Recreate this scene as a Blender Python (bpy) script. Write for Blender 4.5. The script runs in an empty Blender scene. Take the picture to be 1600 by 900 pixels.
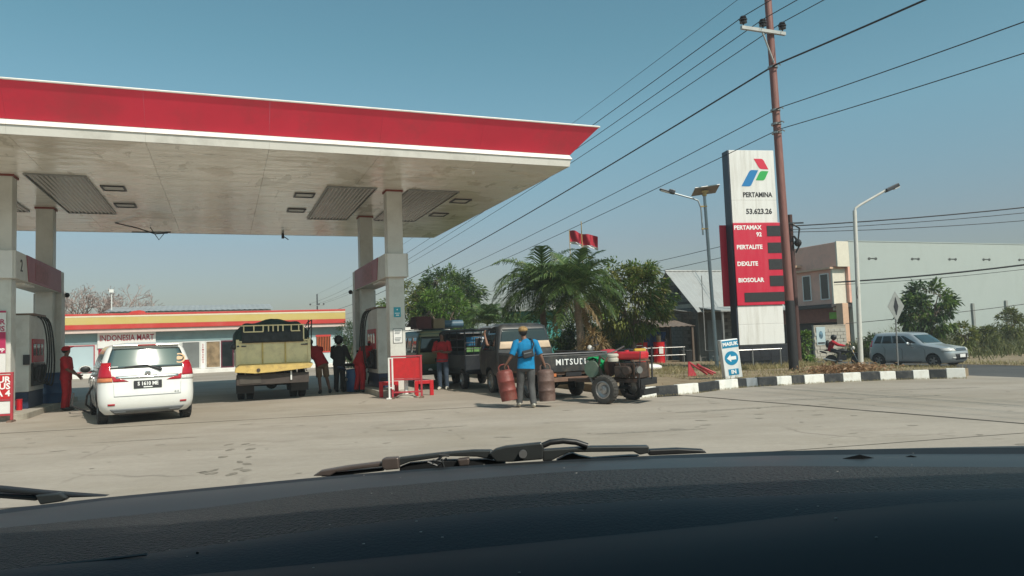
import bpy, bmesh, math, random
from mathutils import Vector, Matrix, noise
R = math.radians
random.seed(7)
sc = bpy.context.scene
C = sc.collection
# ------------------------------------------------------------------ camera
PITCH, ROLL = math.atan(77*math.cos(.036)/1140), .036
cam = bpy.data.cameras.new("camera"); cam.sensor_width = 36; cam.lens = 36*1140/1600
cam.clip_start = .03; cam.clip_end = 3000
camo = bpy.data.objects.new("camera", cam); C.objects.link(camo)
camo.matrix_world = Matrix.Translation((0, 0, 1.5)) @ Matrix.Rotation(math.pi/2+PITCH, 4, 'X') @ Matrix.Rotation(-ROLL, 4, 'Z')
sc.camera = camo
# ------------------------------------------------------------------ frames
TH = R(21.6)                                   # the filling station's axes against the camera's
OX, OY = -3.33, 20.70
EX = Vector((math.cos(TH), math.sin(TH), 0)); EY = Vector((-math.sin(TH), math.cos(TH), 0))
def W(a, b, z=0.): return Vector((OX, OY, z)) + EX*a + EY*b
def S(x, y):
    d = Vector((x-OX, y-OY, 0)); return d.dot(EX), d.dot(EY)
def smooth(t): t = max(0, min(1, t)); return t*t*(3-2*t)
def ground_h(a, b=0): return -.6*smooth((a-14.2)/5.2)
def gh(x, y): return ground_h(*S(x, y))
# ------------------------------------------------------------------ light
SUN = (EX*.33 - EY*.93 + Vector((0, 0, 1))).normalized()
sun = bpy.data.lights.new("sun", 'SUN'); sun.energy = 4.2; sun.angle = R(.55); sun.color = (1, .93, .82)
suno = bpy.data.objects.new("sun", sun); C.objects.link(suno)
suno.rotation_euler = SUN.to_track_quat('Z', 'Y').to_euler(); suno.location = (20, -20, 30)
world = bpy.data.worlds.new("World"); sc.world = world; world.use_nodes = True
wn = world.node_tree.nodes; wl = world.node_tree.links
sky = wn.new('ShaderNodeTexSky'); sky.sky_type = 'NISHITA'; sky.sun_disc = False
sky.sun_elevation = math.asin(SUN.z); sky.sun_rotation = math.atan2(SUN.x, SUN.y)
sky.air_density = 1.2; sky.dust_density = 1.2; sky.ozone_density = 1.0; sky.altitude = 0
tint = wn.new('ShaderNodeMix'); tint.data_type = 'RGBA'; tint.blend_type = 'MULTIPLY'; tint.inputs[0].default_value = 1
gm = wn.new('ShaderNodeTexCoord'); sx = wn.new('ShaderNodeSeparateXYZ'); wl.new(gm.outputs['Generated'], sx.inputs[0])
hc = wn.new('ShaderNodeValToRGB'); wl.new(sx.outputs[2], hc.inputs[0])              # hazy air low down, clear teal air above
for i, (p, c_) in enumerate(((.03, (.75,.80,.90)), (.12, (.90,.92,.96)), (.27, (1.06,1.40,1.26)), (.38, (.97,1.42,1.22)))):
    e = hc.color_ramp.elements[i] if i < 2 else hc.color_ramp.elements.new(p)
    e.position = p; e.color = (*c_, 1)
wl.new(hc.outputs[0], tint.inputs[7])
wl.new(sky.outputs[0], tint.inputs[6]); wl.new(tint.outputs[2], wn['Background'].inputs[0])
wn['Background'].inputs[1].default_value = .085
sc.view_settings.view_transform = 'Standard'; sc.view_settings.look = 'None'
sc.view_settings.exposure = 0; sc.view_settings.gamma = 1
sc.cycles.max_bounces = 6; sc.cycles.transparent_max_bounces = 8
# ------------------------------------------------------------------ helpers
class MB:
    def __init__(s): s.v = []; s.f = []; s.mi = []; s.m = 0
    def add(s, vs, fs):
        o = len(s.v); s.v += [tuple(p) for p in vs]; s.f += [tuple(i+o for i in f) for f in fs]; s.mi += [s.m]*len(fs); return s
    def box(s, c, d, rz=0, top=1, rx=0, ry=0):
        x, y, z = d[0]/2, d[1]/2, d[2]/2
        P = [Vector(p) for p in ((-x,-y,-z),(x,-y,-z),(x,y,-z),(-x,y,-z),(-x*top,-y*top,z),(x*top,-y*top,z),(x*top,y*top,z),(-x*top,y*top,z))]
        M = Matrix.Rotation(rz, 3, 'Z') @ Matrix.Rotation(ry, 3, 'Y') @ Matrix.Rotation(rx, 3, 'X')
        c = Vector(c)
        return s.add([c + M@p for p in P], [(0,3,2,1),(4,5,6,7),(0,1,5,4),(1,2,6,5),(2,3,7,6),(3,0,4,7)])
    def bx(s, x0, x1, y0, y1, z0, z1): return s.box(((x0+x1)/2,(y0+y1)/2,(z0+z1)/2),(abs(x1-x0),abs(y1-y0),abs(z1-z0)))
    def ring(s, p, d, r, n, up=None):
        d = d.normalized(); a = up if up else (Vector((0,0,1)) if abs(d.z) < .9 else Vector((1,0,0)))
        u = d.cross(a).normalized(); v = u.cross(d)
        return [p + u*(r*math.cos(2*math.pi*i/n)) + v*(r*math.sin(2*math.pi*i/n)) for i in range(n)]
    def cyl(s, p, q, r, r2=None, n=12, caps=True):
        p, q = Vector(p), Vector(q); r2 = r if r2 is None else r2
        a = s.ring(p, q-p, r, n); b = s.ring(q, q-p, r2, n)
        fs = [(i, (i+1)%n, n+(i+1)%n, n+i) for i in range(n)]
        if caps: fs += [tuple(range(n-1,-1,-1)), tuple(range(n, 2*n))]
        return s.add(a+b, fs)
    def tube(s, pts, r, n=6, caps=True):
        pts = [Vector(p) for p in pts]; N = len(pts); rs = r if isinstance(r, (list, tuple)) else [r]*N
        vs = []; up = None
        for i, p in enumerate(pts):
            d = (pts[min(i+1, N-1)] - pts[max(i-1, 0)])
            if d.length < 1e-9: d = Vector((0,0,1))
            d = d.normalized()
            if up is None: up = Vector((0,0,1)) if abs(d.z) < .9 else Vector((1,0,0))
            u = d.cross(up)
            if u.length < 1e-4: u = d.orthogonal()
            u.normalize(); v = u.cross(d); up = v
            vs += [p + u*(rs[i]*math.cos(2*math.pi*k/n)) + v*(rs[i]*math.sin(2*math.pi*k/n)) for k in range(n)]
        fs = [(i*n+k, i*n+(k+1)%n, (i+1)*n+(k+1)%n, (i+1)*n+k) for i in range(N-1) for k in range(n)]
        if caps: fs += [tuple(range(n-1,-1,-1)), tuple(range((N-1)*n, N*n))]
        return s.add(vs, fs)
    def lathe(s, prof, n=20, c=(0,0,0), axis='Z', caps=True):
        c = Vector(c); vs = []
        for r, h in prof:
            for k in range(n):
                a = 2*math.pi*k/n; x, y = r*math.cos(a), r*math.sin(a)
                vs.append(c + (Vector((x,y,h)) if axis == 'Z' else Vector((h,x,y)) if axis == 'X' else Vector((y,h,x))))
        m = len(prof)
        fs = [(i*n+k, i*n+(k+1)%n, (i+1)*n+(k+1)%n, (i+1)*n+k) for i in range(m-1) for k in range(n)]
        if caps: fs += [tuple(range(n-1,-1,-1)), tuple(range((m-1)*n, m*n))]
        return s.add(vs, fs)
    def prism(s, poly, o, u, v, d):
        o, u, v, d = Vector(o), Vector(u), Vector(v), Vector(d); n = len(poly)
        a = [o + u*p[0] + v*p[1] for p in poly]; b = [q + d for q in a]
        return s.add(a+b, [tuple(range(n)), tuple(range(2*n-1, n-1, -1))] + [(i, n+i, n+(i+1)%n, (i+1)%n) for i in range(n)])
    def ball(s, c, r, n=10, m=7, sq=(1,1,1), rot=None):
        c = Vector(c); vs = []
        for i in range(m+1):
            t = math.pi*i/m
            for k in range(n):
                a = 2*math.pi*k/n
                p = Vector((r*sq[0]*math.sin(t)*math.cos(a), r*sq[1]*math.sin(t)*math.sin(a), r*sq[2]*math.cos(t)))
                vs.append(c + (rot@p if rot else p))
        return s.add(vs, [(i*n+k, (i+1)*n+k, (i+1)*n+(k+1)%n, i*n+(k+1)%n) for i in range(m) for k in range(n)])
    def grid(s, rows):
        m = len(rows[0]); return s.add([p for r in rows for p in r], [(i*m+j, i*m+j+1, (i+1)*m+j+1, (i+1)*m+j) for i in range(len(rows)-1) for j in range(m-1)])
    def quad(s, a, b, c, d): return s.add([a,b,c,d], [(0,1,2,3)])
    def build(s, name, mats, parent=None, smooth=None, bevel=0, loc=None, rot=None, fix=True, seg=2):
        me = bpy.data.meshes.new(name); me.from_pydata([tuple(v) for v in s.v], [], s.f)
        ms = mats if isinstance(mats, (list, tuple)) else [mats]
        for m in ms: me.materials.append(m)
        if len(ms) > 1: me.polygons.foreach_set('material_index', s.mi)
        me.update(); me.validate()
        if fix:
            bm = bmesh.new(); bm.from_mesh(me); bmesh.ops.recalc_face_normals(bm, faces=bm.faces); bm.to_mesh(me); bm.free()
        if smooth is not None:
            me.polygons.foreach_set('use_smooth', [True]*len(me.polygons)); me.set_sharp_from_angle(angle=R(smooth))
        o = bpy.data.objects.new(name, me); C.objects.link(o)
        if parent is not None: o.parent = parent
        if loc is not None: o.location = loc
        if rot is not None: o.rotation_euler = rot
        if bevel:
            b = o.modifiers.new('bevel', 'BEVEL'); b.width = bevel; b.segments = seg; b.limit_method = 'ANGLE'; b.angle_limit = R(35)
        return o
def tag(o, label=None, cat=None, group=None, kind=None):
    if label: o['label'] = label
    if cat: o['category'] = cat
    if group: o['group'] = group
    if kind: o['kind'] = kind
    return o
def thing(name, label, cat, loc=(0,0,0), rz=0, group=None):
    o = bpy.data.objects.new(name, None); C.objects.link(o); o.empty_display_size = .2
    o.location = loc; o.rotation_euler = (0, 0, rz); return tag(o, label, cat, group)
def copy_tree(o, parent=None):
    c = o.copy(); C.objects.link(c)
    if parent is not None: c.parent = parent
    for ch in list(o.children): copy_tree(ch, c)
    return c
# ------------------------------------------------------------------ materials
def lin(h):
    h = h.lstrip('#'); v = [int(h[i:i+2], 16)/255 for i in (0, 2, 4)]
    return tuple(x/12.92 if x <= .04045 else ((x+.055)/1.055)**2.4 for x in v)
def sh(c, k): return tuple(min(1, x*k) for x in c[:3])
def mat(name, col, rough=.6, metal=0., var=.12, scale=4., bump=0., bscale=40., dirt=None, dscale=1.5, damt=.5, coat=0., spec=.5, stretch=None, trans=0.):
    m = bpy.data.materials.new(name); m.use_nodes = True; n = m.node_tree.nodes; l = m.node_tree.links
    b = n['Principled BSDF']; b.inputs['Roughness'].default_value = rough; b.inputs['Metallic'].default_value = metal
    b.inputs['Specular IOR Level'].default_value = spec
    if coat: b.inputs['Coat Weight'].default_value = coat; b.inputs['Coat Roughness'].default_value = .05
    col = tuple(col)[:3]
    tc = n.new('ShaderNodeTexCoord'); src = tc.outputs['Object']
    if stretch:
        mp = n.new('ShaderNodeMapping'); mp.inputs['Scale'].default_value = stretch; l.new(src, mp.inputs[0]); src = mp.outputs[0]
    out = None
    if var:
        t = n.new('ShaderNodeTexNoise'); t.inputs['Scale'].default_value = scale; t.inputs['Detail'].default_value = 5; t.inputs['Roughness'].default_value = .6; l.new(src, t.inputs[0])
        r = n.new('ShaderNodeValToRGB'); r.color_ramp.elements[0].position = .3; r.color_ramp.elements[1].position = .7
        r.color_ramp.elements[0].color = (*sh(col, 1-var), 1); r.color_ramp.elements[1].color = (*sh(col, 1+var), 1)
        l.new(t.outputs[0], r.inputs[0]); out = r.outputs[0]
    else:
        b.inputs['Base Color'].default_value = (*col, 1)
    if dirt is not None:
        t = n.new('ShaderNodeTexNoise'); t.inputs['Scale'].default_value = dscale; t.inputs['Detail'].default_value = 8; t.inputs['Roughness'].default_value = .7; l.new(src, t.inputs[0])
        r = n.new('ShaderNodeValToRGB'); r.color_ramp.elements[0].position = .48; r.color_ramp.elements[1].position = .72
        r.color_ramp.elements[0].color = (0,0,0,1); r.color_ramp.elements[1].color = (damt, damt, damt, 1); l.new(t.outputs[0], r.inputs[0])
        x = n.new('ShaderNodeMix'); x.data_type = 'RGBA'; l.new(r.outputs[0], x.inputs[0])
        if out: l.new(out, x.inputs[6])
        else: x.inputs[6].default_value = (*col, 1)
        x.inputs[7].default_value = (*dirt[:3], 1); out = x.outputs[2]
    if out: l.new(out, b.inputs['Base Color'])
    if bump:
        t = n.new('ShaderNodeTexNoise'); t.inputs['Scale'].default_value = bscale; t.inputs['Detail'].default_value = 4; l.new(src, t.inputs[0])
        bu = n.new('ShaderNodeBump'); bu.inputs['Strength'].default_value = bump; bu.inputs['Distance'].default_value = .02; l.new(t.outputs[0], bu.inputs['Height']); l.new(bu.outputs[0], b.inputs['Normal'])
    return m
def leafmat(name, c1, c2, c3=None, scale=.8):
    m = bpy.data.materials.new(name); m.use_nodes = True; n = m.node_tree.nodes; l = m.node_tree.links
    b = n['Principled BSDF']; b.inputs['Roughness'].default_value = .5
    g = n.new('ShaderNodeNewGeometry'); r = n.new('ShaderNodeValToRGB')
    r.color_ramp.elements[0].color = (*c1, 1); r.color_ramp.elements[1].color = (*c2, 1)
    if c3: e = r.color_ramp.elements.new(.93); e.color = (*c2, 1); r.color_ramp.elements[2].color = (*c3, 1)
    l.new(g.outputs['Random Per Island'], r.inputs[0]); l.new(r.outputs[0], b.inputs['Base Color'])
    tr = n.new('ShaderNodeBsdfTranslucent'); l.new(r.outputs[0], tr.inputs[0])
    mx = n.new('ShaderNodeMixShader'); mx.inputs[0].default_value = .3; l.new(b.outputs[0], mx.inputs[1]); l.new(tr.outputs[0], mx.inputs[2])
    l.new(mx.outputs[0], n['Material Output'].inputs[0]); return m
M = {}
def mk(k, *a, **kw): M[k] = mat(k, *a, **kw); return M[k]
mk('white_paint', (.74,.73,.69), .45, var=.05, scale=2, dirt=(.36,.32,.26), dscale=1.2, damt=.45)
mk('column_paint', (.62,.61,.56), .42, var=.06, scale=1.5, dirt=(.34,.31,.26), dscale=1.6, damt=.4)
mk('light_band', (.82,.80,.75), .5, var=.05, scale=1.2, dirt=(.4,.36,.3), dscale=.9, damt=.45)
mk('grey_band', (.64,.62,.57), .4, var=.06, scale=1.2, dirt=(.28,.26,.22), dscale=1.1, damt=.5)
mk('red_fascia', (.80,.03,.072), .38, var=.10, scale=.5, dirt=(.42,.06,.07), dscale=.7, damt=.5, coat=.2)
mk('red_paint', (.52,.018,.022), .4, var=.12, scale=5, dirt=(.25,.03,.03), dscale=6, damt=.5)
mk('red_faded', (.42,.035,.05), .55, var=.1, scale=3, dirt=(.3,.12,.12), dscale=2, damt=.4)
mk('red_plain', (.50,.012,.020), .4, var=.06)
mk('dark_metal', (.06,.06,.065), .45, .6, var=.2)
mk('black', (.012,.012,.013), .5, var=.2)
mk('black_rubber', (.022,.022,.023), .75, var=.25, scale=12, dirt=(.09,.08,.07), dscale=8, damt=.6)
mk('rubber_worn', (.05,.047,.043), .85, var=.25, scale=10, dirt=(.14,.12,.1), dscale=8, damt=.7)
mk('steel', (.42,.42,.42), .35, .8, var=.12, scale=6, dirt=(.2,.15,.1), dscale=5, damt=.4)
mk('zinc', (.30,.30,.29), .4, .7, var=.2, scale=6)
mk('concrete_edge', (.40,.37,.31), .9, var=.2, scale=5, bump=.3, dirt=(.16,.14,.11), dscale=2.5, damt=.7)
mk('glass_dark', (.012,.016,.018), .06, var=0, spec=.6)
mk('glass_tint', (.02,.03,.032), .08, var=0, spec=.6)
M['glass_film'] = mat('glass_film', (.022,.04,.04), .07, var=0); M['glass_film'].node_tree.nodes['Principled BSDF'].inputs['IOR'].default_value = 2.3
mk('blue_drum', (.012,.06,.16), .45, var=.2, dirt=(.03,.04,.05), dscale=4)
mk('navy', (.02,.035,.075), .5, var=.15)
mk('white_plain', (.78,.77,.73), .5, var=.04)
mk('ink_black', (.015,.015,.018), .6, var=0)
mk('ink_white', (.82,.82,.80), .6, var=0)
mk('ink_red', (.36,.012,.03), .6, var=0)
mk('chrome', (.75,.76,.78), .12, 1., var=0)
mk('skin', (.19,.095,.062), .6, var=.12, scale=8)
mk('hair', (.012,.010,.009), .6, var=.3, scale=30)
# ------------------------------------------------------------------ lettering
def text(name, body, size, parent, loc, rx=R(90), rz=0, m=None, align='CENTER', depth=.004, bold=0., sx=1., ry=0, gap=1.):
    cu = bpy.data.curves.new(name, 'FONT'); cu.body = body; cu.size = size; cu.align_x = align; cu.align_y = 'CENTER'
    cu.extrude = depth; cu.offset = bold; cu.space_character = gap; cu.resolution_u = 2
    t = bpy.data.objects.new('tmp', cu); C.objects.link(t)
    dg = bpy.context.evaluated_depsgraph_get(); me = bpy.data.meshes.new_from_object(t.evaluated_get(dg)); me.name = name
    bpy.data.objects.remove(t)
    if sx != 1:
        for v in me.vertices: v.co.x *= sx
    me.materials.clear(); me.materials.append(m or M['ink_black'])
    o = bpy.data.objects.new(name, me); C.objects.link(o); o.parent = parent; o.location = loc; o.rotation_euler = (rx, ry, rz)
    return o
# ================================================================== GROUND
def ground_mat(name, c0, c1, stain, streak=(1,1,1), rough=.9, s1=.35, s2=2.2, bump=.25, rotz=0., extra=None):
    m = bpy.data.materials.new(name); m.use_nodes = True; n = m.node_tree.nodes; l = m.node_tree.links; b = n['Principled BSDF']
    b.inputs['Roughness'].default_value = rough; b.inputs['Specular IOR Level'].default_value = .3
    tc = n.new('ShaderNodeTexCoord'); mp = n.new('ShaderNodeMapping'); mp.inputs['Scale'].default_value = streak; mp.inputs['Rotation'].default_value = (0,0,rotz); l.new(tc.outputs['Object'], mp.inputs[0])
    def nz(scale, det, src): 
        t = n.new('ShaderNodeTexNoise'); t.inputs['Scale'].default_value = scale; t.inputs['Detail'].default_value = det; t.inputs['Roughness'].default_value = .65; l.new(src, t.inputs[0]); return t.outputs[0]
    def ramp(src, p0, p1, a, bb):
        r = n.new('ShaderNodeValToRGB'); r.color_ramp.elements[0].position = p0; r.color_ramp.elements[1].position = p1; r.color_ramp.elements[0].color = (*a,1); r.color_ramp.elements[1].color = (*bb,1); l.new(src, r.inputs[0]); return r.outputs[0]
    def mix(f, a, bb, amt=None):
        x = n.new('ShaderNodeMix'); x.data_type = 'RGBA'; l.new(f, x.inputs[0]); l.new(a, x.inputs[6])
        if isinstance(bb, tuple): x.inputs[7].default_value = (*bb, 1)
        else: l.new(bb, x.inputs[7])
        return x.outputs[2]
    base = ramp(nz(s1, 6, mp.outputs[0]), .35, .68, c0, c1)
    fine = ramp(nz(s2*9, 5, tc.outputs['Object']), .3, .75, (0,)*3, (.35,)*3)
    c = mix(fine, base, sh(c0, .72))
    st = ramp(nz(s2, 8, mp.outputs[0]), .56, .74, (0,)*3, (.75,)*3)
    c = mix(st, c, stain)
    pale = ramp(nz(s2*.5, 7, mp.outputs[0]), .60, .72, (0,)*3, (.4,)*3)
    c = mix(pale, c, sh(c1, 1.12))
    if extra: c = extra(n, l, tc, c, mix, ramp, nz)
    l.new(c, b.inputs['Base Color'])
    bu = n.new('ShaderNodeBump'); bu.inputs['Strength'].default_value = bump; bu.inputs['Distance'].default_value = .015; l.new(nz(28, 6, tc.outputs['Object']), bu.inputs['Height']); l.new(bu.outputs[0], b.inputs['Normal'])
    return m
def footprints(n, l, tc, c, mix, ramp, nz):
    # dark worn blotches and wet shoe marks on the slab, each with a shape of its own
    v = n.new('ShaderNodeTexVoronoi'); v.inputs['Scale'].default_value = 1.1
    mp = n.new('ShaderNodeMapping'); mp.inputs['Scale'].default_value = (1, 2.2, 1); l.new(tc.outputs['Object'], mp.inputs[0]); l.new(mp.outputs[0], v.inputs[0])
    f = ramp(v.outputs['Distance'], .05, .11, (.5,)*3, (0,)*3)
    g = ramp(nz(.5, 3, tc.outputs['Object']), .5, .58, (0,)*3, (1,)*3)
    x = n.new('ShaderNodeMath'); x.operation = 'MULTIPLY'; l.new(f, x.inputs[0]); l.new(g, x.inputs[1])
    c = mix(x.outputs[0], c, (.19,.165,.13))
    # hairline cracks
    d = n.new('ShaderNodeTexNoise'); d.inputs['Scale'].default_value = 1.2; d.inputs['Detail'].default_value = 6; l.new(tc.outputs['Object'], d.inputs[0])
    ad = n.new('ShaderNodeMix'); ad.data_type = 'RGBA'; ad.inputs[0].default_value = .35; l.new(tc.outputs['Object'], ad.inputs[6]); l.new(d.outputs[1], ad.inputs[7])
    v2 = n.new('ShaderNodeTexVoronoi'); v2.feature = 'DISTANCE_TO_EDGE'; v2.inputs['Scale'].default_value = .42; l.new(ad.outputs[2], v2.inputs[0])
    f2 = ramp(v2.outputs['Distance'], .0, .010, (.75,)*3, (0,)*3); g2 = ramp(nz(.3, 2, tc.outputs['Object']), .54, .64, (0,)*3, (.7,)*3)
    y = n.new('ShaderNodeMath'); y.operation = 'MULTIPLY'; l.new(f2, y.inputs[0]); l.new(g2, y.inputs[1]); c = mix(y.outputs[0], c, (.13,.11,.09))
    # broad traffic staining and pale rubbed patches, then grit
    br = ramp(nz(.16, 4, tc.outputs['Object']), .46, .66, (0,)*3, (.55,)*3); c = mix(br, c, (.245,.205,.15))
    pl = ramp(nz(.23, 5, d.outputs[1]), .5, .7, (0,)*3, (.3,)*3); c = mix(pl, c, (.46,.41,.34))
    gr = ramp(nz(55, 2, tc.outputs['Object']), .62, .74, (0,)*3, (.45,)*3); c = mix(gr, c, (.17,.15,.12))
    return c
M['concrete'] = ground_mat('concrete', (.345,.30,.248), (.44,.385,.322), (.225,.19,.155), (.55,1.6,1), s1=.5, s2=1.1, rotz=-.25, extra=footprints)
M['concrete_b'] = ground_mat('concrete_b', (.335,.292,.243), (.425,.372,.312), (.22,.19,.155), (.5,1.5,1), s1=.6, s2=1.3, rotz=-.1, extra=footprints)
M['asphalt'] = ground_mat('asphalt', (.075,.075,.075), (.11,.108,.102), (.055,.055,.055), (1,1,1), bump=.4)
M['soil'] = ground_mat('soil', (.25,.19,.12), (.34,.27,.18), (.16,.13,.075), (1,1,1), s1=.8, s2=2, bump=.6)
M['ground'] = ground_mat('ground', (.20,.17,.10), (.28,.23,.15), (.10,.11,.05), (1,1,1), s1=.1, s2=.5)
def sheet(name, a0, a1, b0, b1, step, zoff, m, planes=(), hf=ground_h, skirt=0):
    bm = bmesh.new(); na = max(1, round((a1-a0)/step)); nb = max(1, round((b1-b0)/step)); g = []
    for i in range(na+1):
        g.append([bm.verts.new(W(a0+(a1-a0)*i/na, b0+(b1-b0)*j/nb)) for j in range(nb+1)])
    for i in range(na):
        for j in range(nb): bm.faces.new((g[i][j], g[i+1][j], g[i+1][j+1], g[i][j+1]))
    for co, no in planes:
        bmesh.ops.bisect_plane(bm, geom=bm.verts[:]+bm.edges[:]+bm.faces[:], plane_co=Vector((*co, 0)), plane_no=Vector((*no, 0)), clear_outer=True)
    if skirt:
        ed = [e for e in bm.edges if e.is_boundary]
        r = bmesh.ops.extrude_edge_only(bm, edges=ed)
        low = {v for v in r['geom'] if isinstance(v, bmesh.types.BMVert)}
    else: low = set()
    for v in bm.verts:
        z = hf(*S(v.co.x, v.co.y)) + zoff
        v.co.z = z - (skirt if v in low else 0)
    bmesh.ops.recalc_face_normals(bm, faces=bm.faces)
    me = bpy.data.meshes.new(name); bm.to_mesh(me); bm.free(); me.materials.append(m)
    o = bpy.data.objects.new(name, me); C.objects.link(o); return tag(o, kind='structure')
sheet('ground', -900, 900, -400, 1400, 60, -.75, M['ground'], hf=lambda a, b: 0)
def off(p, q, s, g=.012):          # the line p-q moved g to one side: the joint left open between two slabs
    d = Vector((q[0]-p[0], q[1]-p[1])).normalized(); n = Vector((-d.y, d.x))*s
    return ((p[0]+n.x*-g, p[1]+n.y*-g), (n.x, n.y))
JA = ((-8.89,14.45), (2.85,16.92)); JB = ((3.94,17.17), (7.27,10.59)); JC = ((3.94,17.17), (14.5,17.6))
sheet('concrete_apron', -40, 4.34, -14, 28.9, 1.2, 0, M['concrete'], [off(*JA, -1)], skirt=.3)
sheet('concrete_apron', -40, 15, -45, -2, 1.2, 0, M['concrete'], [off(*JA, 1), off(*JB, 1, .03)], skirt=.3)
sheet('concrete_apron', 4.36, 15.4, -45, -2, .6, 0, M['concrete_b'], [off(*JB, -1, .03)], skirt=.3)
sheet('soil_bed', -40, 15.4, -45, 28.9, 1.0, -.04, M['soil'])
M['joint'] = ground_mat('joint', (.05,.045,.038), (.10,.09,.072), (.03,.028,.025), s1=3, s2=5)
def joint(p, q, w, seed):
    b = MB(); p, q = Vector((*p,0)), Vector((*q,0)); d = (q-p).normalized(); n = Vector((-d.y,d.x,0)); N = 60; L = []
    for i in range(N+1):
        c = p.lerp(q, i/N); k = w*(1+.5*noise.noise(Vector((i*.4,seed,0)))) ; c = c + n*.02*noise.noise(Vector((i*.25,seed,5)))
        L.append([Vector((v.x,v.y,gh(v.x,v.y)+.004)) for v in (c-n*k/2, c+n*k/2)])
    b.grid(L); o = b.build('expansion_joint', M['joint'], fix=False); tag(o, kind='structure')
joint((-20,12.11),(2.83,16.91),.035,1); joint((3.94,17.17),(13.0,-.73),.085,2); joint((-20,4.2),(9.0,10.2),.02,3)
def blotch(name, spots, col, seed=0):
    b = MB()
    for i, (x, y, rx, ry, az) in enumerate(spots):
        n = 14; c = Vector((x,y)); P = []
        for k in range(n):
            a = 2*math.pi*k/n; r_ = 1+.45*noise.noise(Vector((math.cos(a)*1.3+i*3.1, math.sin(a)*1.3, seed))); u, v = rx*r_*math.cos(a), ry*r_*math.sin(a)
            px_, py_ = x+u*math.cos(az)-v*math.sin(az), y+u*math.sin(az)+v*math.cos(az); P.append((px_, py_, gh(px_,py_)+.003))
        b.add(P, [tuple(range(n))])
    return tag(b.build(name, mat(name+'_stain', col, .85, var=.35, scale=14), fix=False), kind='stuff')
blotch('shoe_prints', [(x,y,.04+.012*(i%3),.085+.02*(i%2),.3*(i%4)-.4) for i,(x,y) in enumerate([(-4.47,11.41),(-4.22,10.83),(-4.06,10.17),(-3.64,9.67),(-4.21,11.41),(-3.92,10.83),(-3.67,10.08),(-3.48,9.49),(-3.68,8.87),(-3.74,9.09),(-3.81,8.97),(-3.32,9.01),(-3.46,9.12),(-3.4,8.77)])], (.225,.195,.155))
_r = random.Random(5); SP = []
for i in range(120):
    x = _r.uniform(-9, 12); y = _r.uniform(8.2, 17.5); SP.append((x, y, _r.uniform(.02,.15)*_r.random()+.02, _r.uniform(.015,.045), .15+_r.gauss(0,.25)))
SP = [q for q in SP if not inside_kerb(q[0], q[1])] if 'inside_kerb' in globals() else [q for q in SP if q[1] < 15.2+.12*q[0]]
blotch('oil_stains', SP, (.235,.205,.165), 3)
blotch('tyre_marks', [(4.2,13.9,1.5,.10,.2),(2.0,11.2,.9,.06,.1),(6.8,15.2,1.7,.12,-.1),(-1.5,12.6,.7,.05,.25),(9.4,16.6,1.3,.07,-.05),(-6.2,12.4,.8,.05,.2)], (.285,.25,.205), 8)
sheet('asphalt_road', 15.0, 29.0, -80, 150, 1.0, -.012, M['asphalt'])
sheet('road_verge', 28.9, 60, -60, 150, 2.0, .004, M['soil'])
sheet('dirt_yard', 4.6, 15.2, 10, 60, 1.0, -.005, M['soil'])
# the raised verge behind the kerb
KERB = [(4.27,-5.93),(4.86,-5.73),(5.46,-5.70),(6.13,-5.60),(6.97,-5.29),(7.7,-5.10),(7.95,-5.10),(8.3,-5.12),(8.85,-5.2),(9.3,-5.25),(9.67,-5.3),(10.27,-5.38),(10.75,-5.54),(11.24,-5.68),(11.75,-5.82),(12.14,-5.99),(12.53,-6.18),(12.89,-6.38),(13.2,-6.62),(13.52,-6.93)]
KH = .235
def verge_h(a, b):
    n = noise.noise(Vector((a*1.3, b*1.3, 3)))*.025 + noise.noise(Vector((a*.4, b*.4, 9)))*.03
    return ground_h(a)*.85 + .185 + n
vm = MB()
outline = [(4.45,-5.85)] + [(a+.02, b+.10) for a, b in KERB[1:]] + [(14.6,-6.2),(16.4,-4),(17.6,0),(17.9,6),(17.9,26),(5.2,26),(4.7,4),(4.4,-2)]
bm = bmesh.new()
ga = [4.2+.35*i for i in range(41)]; gb = [-7.2+.35*j for j in range(97)]
def inside(a, b):
    c = False; n = len(outline)
    for i in range(n):
        (x0,y0),(x1,y1) = outline[i], outline[(i+1)%n]
        if (y0 > b) != (y1 > b) and a < (x1-x0)*(b-y0)/(y1-y0)+x0: c = not c
    return c
from mathutils.geometry import delaunay_2d_cdt
pts = [Vector(p) for p in outline]; n0 = len(pts)
for a in ga:
    for b in gb:
        if inside(a, b): pts.append(Vector((a, b)))
cd = delaunay_2d_cdt(pts, [], [list(range(n0))], 1, 1e-5)
vv, ff = cd[0], cd[2]
vm.add([W(p.x, p.y, verge_h(p.x, p.y)) for p in vv], [tuple(f) for f in ff])
k = len(vm.v); vm.add([W(*p, verge_h(*p)) for p in outline] + [W(*p, ground_h(p[0])-.2) for p in outline], [(i, (i+1)%n0, n0+(i+1)%n0, n0+i) for i in range(n0)])
tag(vm.build('verge', M['soil'], smooth=40), kind='structure')
bm.free()
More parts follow.
